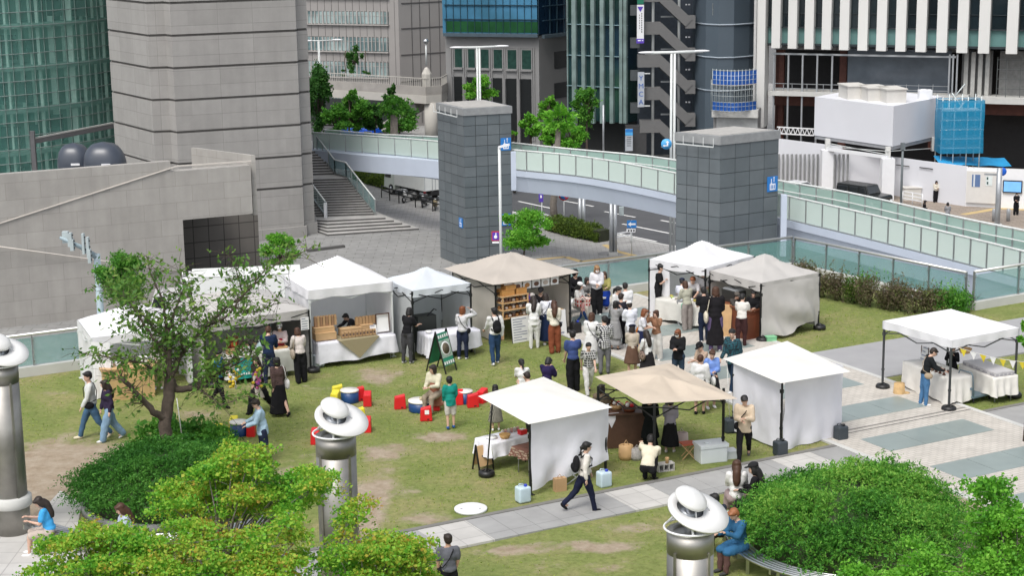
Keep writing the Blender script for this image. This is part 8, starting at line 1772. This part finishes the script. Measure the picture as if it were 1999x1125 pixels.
tree(692, 116, 32, 66, 176, 'cloud pruned pine rising above the cream walkway', 'dark', seed=10, n=1800, leaf=.22, nb=7, Zg=-2, tr=.14); tree(676, 142, 24, 14, 175, 'low shrub beside the pruned pine on the walkway', 'dark', seed=11, n=600, leaf=.2, nb=3, Zg=-1.5, tr=.05, name='shrub'); tree(715, 141, 16, 14, 175, 'tiny shrub right of the pruned pine on the walkway', 'dark', seed=12, n=400, leaf=.2, nb=3, Zg=-1.5, tr=.05, name='shrub')
tree(937, 172, 58, 52, 142, 'bright green treetop showing above the left lift tower', 'bright', seed=13, n=3200, leaf=.26, nb=7)
tree(1069, 212, 40, 54, 146, 'airy green treetop before the dark stone openings', 'bright', seed=14, n=2400, leaf=.26, nb=7); tree(1036, 246, 40, 56, 144, 'rounded bright green tree left of the group behind the bridge', 'bright', seed=15, n=2800, leaf=.26); tree(1078, 262, 52, 50, 143, 'bright green tree over the bridge rail, with the dark trunk below', 'bright', seed=16, n=3000, leaf=.26); tree(1117, 262, 56, 56, 142, 'bright green tree at the foot of the blue glass fins', 'bright', seed=17, n=3200, leaf=.26); tree(1145, 208, 54, 86, 150, 'tall loose tree in front of the blue glass fins', 'mid', seed=18, n=3000, leaf=.26, nb=9)
tree(1003, 258, 20, 20, 140, 'small round shrub beside the left lift tower top', 'bright', seed=19, n=700, leaf=.2, nb=3)
t = thing('street_tree', P(1083, 440, ZS), 'dark leaning tree trunk standing in the hedge under the bridge', 'tree'); g = P(1083, 442, ZS); mb = MB(); mb.tube([g, g + Vector((-.1, 0, 1.6)), g + Vector((.1, 0, 3.2)), g + Vector((.3, 0, 7))], [.33, .26, .24, .2], 10); mb.build('trunk', BARK2, t)
rs_ = np.random.RandomState(77); leaves('crown', LG['bright'], blob(rs_, g + Vector((.4, .5, 7.6)), (1.2, 1.2, .9), 900), .26, t, seed=77)
t = thing('street_tree', P(771, 368, ZS), 'dark tree trunk in front of the white box truck', 'tree'); g = P(771, 368, ZS); mb = MB(); mb.tube([g, g + Vector((0, 0, 2.5)), g + Vector((.1, 0, 6))], [.42, .36, .3], 10); mb.build('trunk', BARK2, t); leaves('crown', LG['mid'], blob(rs_, g + Vector((.2, .5, 6.6)), (1.3, 1.3, .9), 900), .26, t, seed=78)
tree(1027, 450, 104, 84, 108, 'small leafy street tree right of the left lift tower', 'bright', seed=20, n=6500, leaf=.2, nb=12, tr=.08)
tree(546, 488, 78, 66, 104, 'bright green bush crown behind the white truck and the tents', 'bright', seed=21, n=5200, leaf=.16, nb=9)
tree(240, 540, 96, 96, 74, 'dense green tree behind the leftmost tent, beside the signal mast', 'mid', seed=22, n=7000, leaf=.14, nb=11, tr=.1)
def hedge(ptsp, w_, h_, label, kind, n, leaf, Z=ZS, seed=1, off=0, name='hedge', lump=.3, inner=None):
 pts = [P(x, y, Z) for x, y in ptsp]; t = thing(name, pts[0], label, 'hedge'); rs = np.random.RandomState(seed); L_ = [(pts[i + 1] - pts[i]).length for i in range(len(pts) - 1)]; out = []
 for i in range(len(pts) - 1):
  k = int(n * L_[i] / sum(L_)); u = rs.rand(k); d = (pts[i + 1] - pts[i]); s_ = Vector((-d.y, d.x, 0)).normalized(); a = rs.rand(k) * math.pi; r = .75 + .25 * rs.rand(k)
  hh_ = h_ * (1 + lump * np.sin(u * L_[i] * 2.3 + i) * np.sin(u * L_[i] * 1.1 + 2)); side = np.sign(np.cos(a)) * np.abs(np.cos(a)) ** .5 * w_ / 2 * r; z = np.abs(np.sin(a)) ** .5 * hh_ * r
  base = np.array(pts[i])[None] + u[:, None] * np.array(d)[None] + side[:, None] * np.array(s_)[None]; base[:, 2] += z * rs.rand(k) ** .25; out.append(base)
 leaves('foliage', LG[kind], np.concatenate(out), leaf, t, seed=seed)
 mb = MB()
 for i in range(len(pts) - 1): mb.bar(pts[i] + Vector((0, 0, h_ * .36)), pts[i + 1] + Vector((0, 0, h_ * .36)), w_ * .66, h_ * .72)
 mb.build('inner_shade_mass', mat('inner hedge shade', (.025, .03, .015), .9) if inner is None else inner, t); return t  # solid dark core, its colour stands for the shade inside the hedge
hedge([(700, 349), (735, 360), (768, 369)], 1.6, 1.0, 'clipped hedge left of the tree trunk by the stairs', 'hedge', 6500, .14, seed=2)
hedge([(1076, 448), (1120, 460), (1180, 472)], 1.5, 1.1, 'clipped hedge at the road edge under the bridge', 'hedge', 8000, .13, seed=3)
rs = np.random.RandomState(9); rnd = random.Random(9)
spots = [(1600, 580, .95, 'redh'), (1636, 588, 1.15, 'redh'), (1668, 593, 1.0, 'hedge'), (1696, 600, 1.2, 'redh'), (1726, 605, 1.0, 'redh'), (1756, 607, 1.05, 'redh'), (1784, 611, .95, 'redh'), (1816, 612, .95, 'redh'), (1846, 612, .95, 'mid'), (1874, 610, .85, 'mid'), (1575, 560, .8, 'redh'), (1556, 552, .8, 'redh')]
nm = ['leftmost but two', 'second full', 'olive green', 'tall reddish brown', 'middle', 'dense brownish', 'low brownish', 'brown tipped', 'green', 'rounded dark green', 'pinkish', 'pale pinkish']
for k, (x, y, h_, kd) in enumerate(spots):
 g = P(x, y); t = thing('shrub', g, '%s shrub in the row before the right glass balustrade, %s' % (nm[k], 'beside the tent' if k > 9 else ('right part' if k > 5 else 'left part')), 'shrub', None)
 pts = np.concatenate([blob(rs, g + Vector((rnd.uniform(-.3, .3), rnd.uniform(-.2, .2), h_ * rnd.uniform(.3, .62))), (.34, .3, h_ * .38), 260, .3) for _ in range(6)]); pts = pts[pts[:, 2] > .02]; leaves('foliage', LG[kd], pts, .085, t, seed=k, ar=2.6)
 tips = []
 for q in range(16):
  b0 = g + Vector((rnd.gauss(0, .25), rnd.gauss(0, .15), h_ * .6)); e = b0 + Vector((rnd.gauss(0, .12), rnd.gauss(0, .1), h_ * rnd.uniform(.25, .6))); tips += [tuple(b0 + (e - b0) * (j / 7)) for j in range(8)]
 leaves('foliage', LG['mid' if k in (2, 3, 8, 9) else kd], tips, .08, t, seed=40 + k, ar=2.6); mb = MB()
 for q in range(7): mb.tube([g + Vector((rnd.gauss(0, .05), rnd.gauss(0, .05), 0)), g + Vector((rnd.gauss(0, .25), rnd.gauss(0, .2), h_ * .7))], [.012, .006], 4)
 mb.build('stem', BARK, t)
# PLANTING BEDS
def bed(C, r, h, label, seed, n=42000, twigs=1400, lift=.25, sc=1):
 """low spreading conifer: arching sprays of needles over a mound"""
 rs = np.random.RandomState(seed); t = thing('spreading_conifer', C, label, 'bush'); pts = [];
 for k in range(twigs):
  rr = math.sqrt(rs.rand()) * r * .97; a = rs.rand() * 6.283; x, y = rr * math.cos(a), rr * math.sin(a); hh_ = h * (max(0, 1 - (rr / r) ** 2.6)) ** .55
  hh_ *= 1 + .35 * noise.noise(Vector((x * 1.1 + seed, y * 1.1, 0))); ln = .38 + .34 * rs.rand(); aa = a + rs.normal() * 1.1; up_ = .35 + .5 * rs.rand()
  m_ = n // twigs; u = rs.rand(m_); px_ = x + math.cos(aa) * ln * u; py_ = y + math.sin(aa) * ln * u; pz_ = lift + hh_ - .12 + up_ * ln * u - .55 * ln * u * u
  pts.append(np.stack([C.x + px_ + rs.normal(size=m_) * .022, C.y + py_ + rs.normal(size=m_) * .022, pz_ + rs.normal(size=m_) * .022], 1))
 P_ = np.concatenate(pts); leaves('foliage', LG['yew' if seed > 3 else 'yewd'], P_, .06, t, seed=seed, ar=2.6)
 mb = MB(); mb.lathe(C + Vector((0, 0, 0)), [(r * .93, lift * .6), (r * .86, lift + h * .42), (r * .66, lift + h * .70), (r * .35, lift + h * .86), (0, lift + h * .9)], 32); mb.build('inner_shade_mass', mat('inner bush shade', (.035, .055, .02), .95, bump=.5, bscale=12), t); return t  # solid dark mound, coloured as the shade between the sprays
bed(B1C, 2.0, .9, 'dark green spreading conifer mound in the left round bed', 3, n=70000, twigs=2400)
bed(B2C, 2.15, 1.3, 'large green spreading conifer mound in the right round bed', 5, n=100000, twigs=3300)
# CHERRY TREE (limbs traced through the air at its own depth)
Dc = P(325, 868).y
g = P(325, 868); t = thing('cherry_tree', g, 'sparse cherry tree with a dark forked trunk and long arching branches', 'tree')
rnd = random.Random(12); rs = np.random.RandomState(12)
def B_(px, py, dd=0.0): return PD(px, py, Dc + dd)
limbs = [([(325, 868, 0), (322, 820, 0), (328, 775, .0), (332, 740, .1)], [.17, .145, .14, .13]), ([(332, 745, .1), (345, 760, .2), (385, 757, .3), (420, 735, .5), (455, 700, .6), (478, 655, .6)], [.11, .09, .07, .055, .04, .03]),
         ([(322, 818, 0), (300, 806, -.3), (268, 770, -.6), (236, 737, -.8)], [.10, .08, .06, .05]), ([(332, 742, .1), (330, 690, .1), (326, 645, .2)], [.10, .075, .07]),
         ([(332, 738, .1), (350, 700, .3), (385, 655, .6), (430, 610, .9), (475, 575, 1.0), (540, 515, 1.1), (600, 488, 1.2)], [.09, .06, .045, .032, .024, .015, .008]), ([(400, 640, .6), (440, 620, .2), (490, 560, .0), (520, 520, -.1)], [.035, .025, .018, .008]),
         ([(330, 700, .1), (300, 660, -.2), (270, 615, -.4), (240, 575, -.5)], [.05, .035, .022, .01]), ([(328, 665, .2), (290, 630, .5), (255, 590, .7), (210, 560, .9)], [.045, .03, .018, .008]), ([(326, 650, .2), (322, 600, .1), (300, 550, 0), (285, 500, -.1)], [.045, .03, .018, .008]),
         ([(326, 655, .2), (345, 600, .5), (360, 560, .6), (352, 530, .6)], [.04, .025, .015, .007]), ([(330, 735, .1), (280, 710, -.6), (220, 700, -1.0), (165, 690, -1.2)], [.05, .03, .018, .006]), ([(475, 575, 1.0), (462, 530, .9), (450, 500, .9)], [.02, .012, .005]), ([(455, 600, .9), (500, 610, .7), (545, 590, .6)], [.02, .012, .005]),
         ([(430, 730, .5), (480, 700, .2), (510, 690, 0)], [.03, .018, .006]), ([(385, 757, .3), (430, 790, -.2), (500, 770, -.4)], [.02, .012, .004]), ([(360, 690, .3), (345, 640, -.3), (380, 600, -.5), (372, 560, -.6)], [.035, .02, .012, .005])]
mb = MB(); cand = []
for pl_, rr in limbs:
 ps = [B_(*q) for q in pl_]; fine = []; fr_ = []
 for i in range(len(ps) - 1):
  for j in range(4): u = j / 4; fine.append(ps[i] + (ps[i + 1] - ps[i]) * u + Vector((rnd.gauss(0, .012), rnd.gauss(0, .02), rnd.gauss(0, .012)))); fr_.append(rr[i] + (rr[i + 1] - rr[i]) * u)
 fine.append(ps[-1]); fr_.append(rr[-1]); mb.tube(fine, fr_, 8)
 for p_, r_ in zip(fine, fr_):
  if r_ < .075: cand.append((p_, r_))
tw = MB(); lp = []
for (p_, r_) in cand:
 for k in range(6):
  d = Vector((rnd.gauss(0, 1), rnd.gauss(0, 1), rnd.gauss(.15, .6))).normalized(); L_ = rnd.uniform(.3, .75); e = p_ + d * L_ + Vector((0, 0, -.06)); m_ = (p_ + e) / 2 + Vector((rnd.gauss(0, .05), rnd.gauss(0, .05), .05)); tw.tube([p_, m_, e], [max(.004, r_ * .25), .005, .003], 4, caps=False)
  for q in range(rnd.randint(1, 6)): u = rnd.random() ** .6; b0 = p_ + (m_ - p_) * (u * 2) if u < .5 else m_ + (e - m_) * (u * 2 - 1); lp.append((b0.x + rnd.gauss(0, .05), b0.y + rnd.gauss(0, .05), b0.z + rnd.gauss(0, .045)))
for (x, y, rx_, ry_, k) in ((250, 560, 45, 35, 380), (425, 600, 70, 45, 90), (300, 715, 60, 24, 330), (415, 715, 40, 26, 220), (330, 640, 60, 40, 160), (250, 630, 45, 35, 150), (385, 665, 40, 30, 110), (455, 655, 34, 25, 80)):
 c = B_(x, y, .1); s_ = Dc / FPX
 for q in range(k): lp.append((c.x + rnd.gauss(0, rx_ * s_ * .55), c.y + rnd.gauss(0, .5), c.z + rnd.gauss(0, ry_ * s_ * .55)))
mb.build('trunk', BARK, t); tw.build('twigs', BARK, t); leaves('crown', LG['cherry'], lp, .125, t, seed=5, ar=2.2)
pts = np.concatenate([blob(rs, P(x, y) + Vector((0, 0, .35)), (.5, .4, .45), 700, .3) for x, y in ((360, 880), (395, 872), (300, 880), (425, 885), (335, 872))]); o = leaves('foliage', LG['mid'], pts[pts[:, 2] > 0], .11, None, seed=6); tag(o, 'leafy green undergrowth round the foot of the cherry tree', 'undergrowth', kind='stuff')
mb = MB(); mb.tube([P(360, 890), B_(345, 778, -.1)], .012, 5); tag(mb.build('support_wire', PAPER), 'thin pale wire tied from the cherry trunk down to the ground', 'wire')
# MAPLES IN THE FOREGROUND
def inpoly(x, y, pl_):
 c = False; j = len(pl_) - 1
 for i in range(len(pl_)):
  if (pl_[i][1] > y) != (pl_[j][1] > y) and x < (pl_[j][0] - pl_[i][0]) * (y - pl_[i][1]) / (pl_[j][1] - pl_[i][1]) + pl_[i][0]: c = not c
  j = i
 return c
def maple(outline, D, dr, label, seed, npad=60, kind='maple', leaf=.047, pr=(.22, .40), per=760, base=None):
 """crown of flat leafy pads spread through its own depth, on real limbs from one trunk"""
 rs = np.random.RandomState(seed); rnd = random.Random(seed); x0, x1 = min(q[0] for q in outline), max(q[0] for q in outline); y0, y1 = min(q[1] for q in outline), max(q[1] for q in outline)
 cl = []
 while len(cl) < npad:
  x, y = rnd.uniform(x0, x1), rnd.uniform(y0, y1)
  if inpoly(x, y, outline): cl.append(PD(x, y, D + rnd.uniform(-dr, dr) + (y1 - y) * .004))
 bx, by = base or ((x0 + x1) / 2, y1 + 40); c = PD(bx, by, D); g = Vector((c.x, c.y, 0)); t = thing('maple_tree', g, label, 'tree'); pts = []
 for q in cl:
  r = rnd.uniform(*pr); k = int(per * (r / .33) ** 2 * rnd.uniform(.6, 1.2)); th = rs.rand(k) * 6.283; rr = rs.rand(k) ** .55 * r * (1 + .3 * np.sin(th * 3 + rnd.random() * 6) + .15 * np.sin(th * 7))
  z = rs.normal(size=k) * .045 + .10 * (1 - (rr / r) ** 2) * r; tx, ty = rnd.gauss(0, .2), rnd.gauss(0, .2)
  X, Y = rr * np.cos(th), rr * np.sin(th); pts.append(np.stack([q.x + X, q.y + Y, q.z + z + X * tx + Y * ty], 1))
 leaves('crown', LG[kind], np.concatenate(pts), leaf, t, seed=seed, flat=.35, ar=1.3)
 mb = MB(); lo_ = min(q.z for q in cl); fork = Vector((g.x, g.y, max(.5, lo_ - .5))); mb.tube([g, g + Vector((.05, 0, fork.z * .5)), fork], [.12, .10, .08], 8)
 for q in cl:
  m_ = fork + (q - fork) * .55 + Vector((0, 0, .10)); mb.tube([fork, m_, q + Vector((0, 0, -.05))], [.03, .014, .005], 5)
  for k in range(5): e = q + Vector((rnd.gauss(0, .22), rnd.gauss(0, .2), rnd.gauss(0, .05))); mb.tube([q + Vector((0, 0, -.05)), e], [.005, .002], 4, caps=False)
 mb.build('trunk', BARK2, t); return t
maple([(85, 1150), (74, 1072), (130, 1040), (172, 1016), (215, 1036), (276, 1042), (310, 1035), (300, 1150)], 25.0, .8, 'yellow green maple with red tips at the lower left corner', 31, npad=34)
maple([(310, 1030), (330, 948), (368, 930), (400, 905), (424, 886), (458, 860), (478, 862), (516, 884), (540, 908), (580, 922), (630, 915), (622, 955), (585, 968), (560, 1000), (520, 1030), (430, 1025), (420, 980), (370, 985)], 27.0, .8, 'tall yellow orange maple crown left of the middle lamp column', 33, npad=44, base=(440, 1180))
maple([(300, 1150), (310, 1030), (400, 1010), (480, 1040), (560, 1020), (600, 1045), (600, 1150)], 24.6, .8, 'wide green yellow maple crown along the bottom edge', 35, npad=48)
maple([(600, 1150), (590, 1040), (640, 1010), (700, 992), (702, 1040), (740, 1055), (780, 1046), (842, 1070), (845, 1150)], 25.2, .7, 'loose maple crown between the lamp column and the man in grey', 37, npad=30)
maple([(1925, 1150), (1920, 1030), (1935, 1000), (1930, 940), (1945, 940), (1965, 990), (1990, 1010), (2010, 1010), (2030, 1150)], 25.0, .5, 'bright green maple at the lower right corner', 39, npad=30, kind='bright', base=(1990, 1200))
maple([(1640, 1150), (1660, 1118), (1740, 1112), (1780, 1060), (1830, 1062), (1860, 1110), (1880, 1150)], 26.0, .5, 'low bright green maple spray in front of the right bush', 41, npad=22, kind='bright', pr=(.18, .3), base=(1790, 1220))
tree(2010, 650, 40, 60, 42, 'green shrub at the right edge behind the open white tent', 'bright', Zg=0, seed=44, n=2500, leaf=.09, nb=6, tr=.04, name='shrub')
# LOOSE GRASS TUFTS (uncountable)
rs = np.random.RandomState(70); nT = 90000; a = rs.uniform(-4, 34, nT); bq = rs.uniform(-28, -.4, nT)
F = np.array(F0); NN = np.array(nh); UU = np.array(uh); pos = F[None] + a[:, None] * NN[None] + bq[:, None] * UU[None]
keep = ~((a > WA0 - .25) & (a < WA1 + .25)) & ~((bq > bl - 1.5) & (bq < bl + .3)) & ~((a > WA1) & (bq > bU - .15) & (bq < bU + 3.2))
n2_ = np.array(Vector((-(FE - FC).normalized().y, (FE - FC).normalized().x, 0))); n2_ = n2_ if n2_[1] > 0 else -n2_
keep &= ((pos - np.array(FC)) @ n2_) < -.1
for cc, r_ in ((B1C, 4.2), (B2C, 2.5)): keep &= np.hypot(pos[:, 0] - cc.x, pos[:, 1] - cc.y) > r_
dv = np.zeros(nT)
for (x, y, ex, ey, s_) in DW: dv = np.maximum(dv, s_ * np.exp(-(((pos[:, 0] - x) / ex) ** 2 + ((pos[:, 1] - y) / ey) ** 2)))
keep &= rs.rand(nT) > dv * 1.3
pos = pos[keep]; pos[:, 2] = .012
GRM = leafmat('grass blade', ['#6f8f38', '#809a40', '#9aa850', '#b0b06c'])
o = leaves('grass', GRM, pos, .05, None, seed=71, ar=3.0); tag(o, 'short uneven grass tufts scattered over the whole lawn', 'grass', kind='stuff')
# TURN THE MODIFIERS INTO PLAIN MESHES
bpy.context.view_layer.update()
dg = bpy.context.evaluated_depsgraph_get()
done = []
for o, ex in APPLY:
 me = bpy.data.meshes.new_from_object(o.evaluated_get(dg), preserve_all_data_layers=False, depsgraph=dg); done.append((o, me, ex))
for o, me, ex in done:
 mats_ = [s_.material for s_ in o.material_slots]; o.modifiers.clear()
 if ex:
  bm = bmesh.new(); bm.from_mesh(me); me2 = bpy.data.meshes.new('x'); me2.from_pydata(ex.v, [], ex.f); me2.polygons.foreach_set('material_index', ex.m); bm.from_mesh(me2); bm.to_mesh(me); bm.free()
 me.materials.clear()
 for m_ in mats_: me.materials.append(m_)
 o.data = me; me.polygons.foreach_set('use_smooth', [True] * len(me.polygons)); me.update()
for o in [q for q in COL.objects if q.type == 'FONT']:
 me = bpy.data.meshes.new_from_object(o.evaluated_get(dg)); n = o.name; q = bpy.data.objects.new('lettering', me); COL.objects.link(q)
 q.parent = o.parent; q.matrix_parent_inverse = o.matrix_parent_inverse; q.matrix_basis = o.matrix_basis; bpy.data.objects.remove(o)
for o in COL.objects:
 if 'h_' in o: del o['h_']
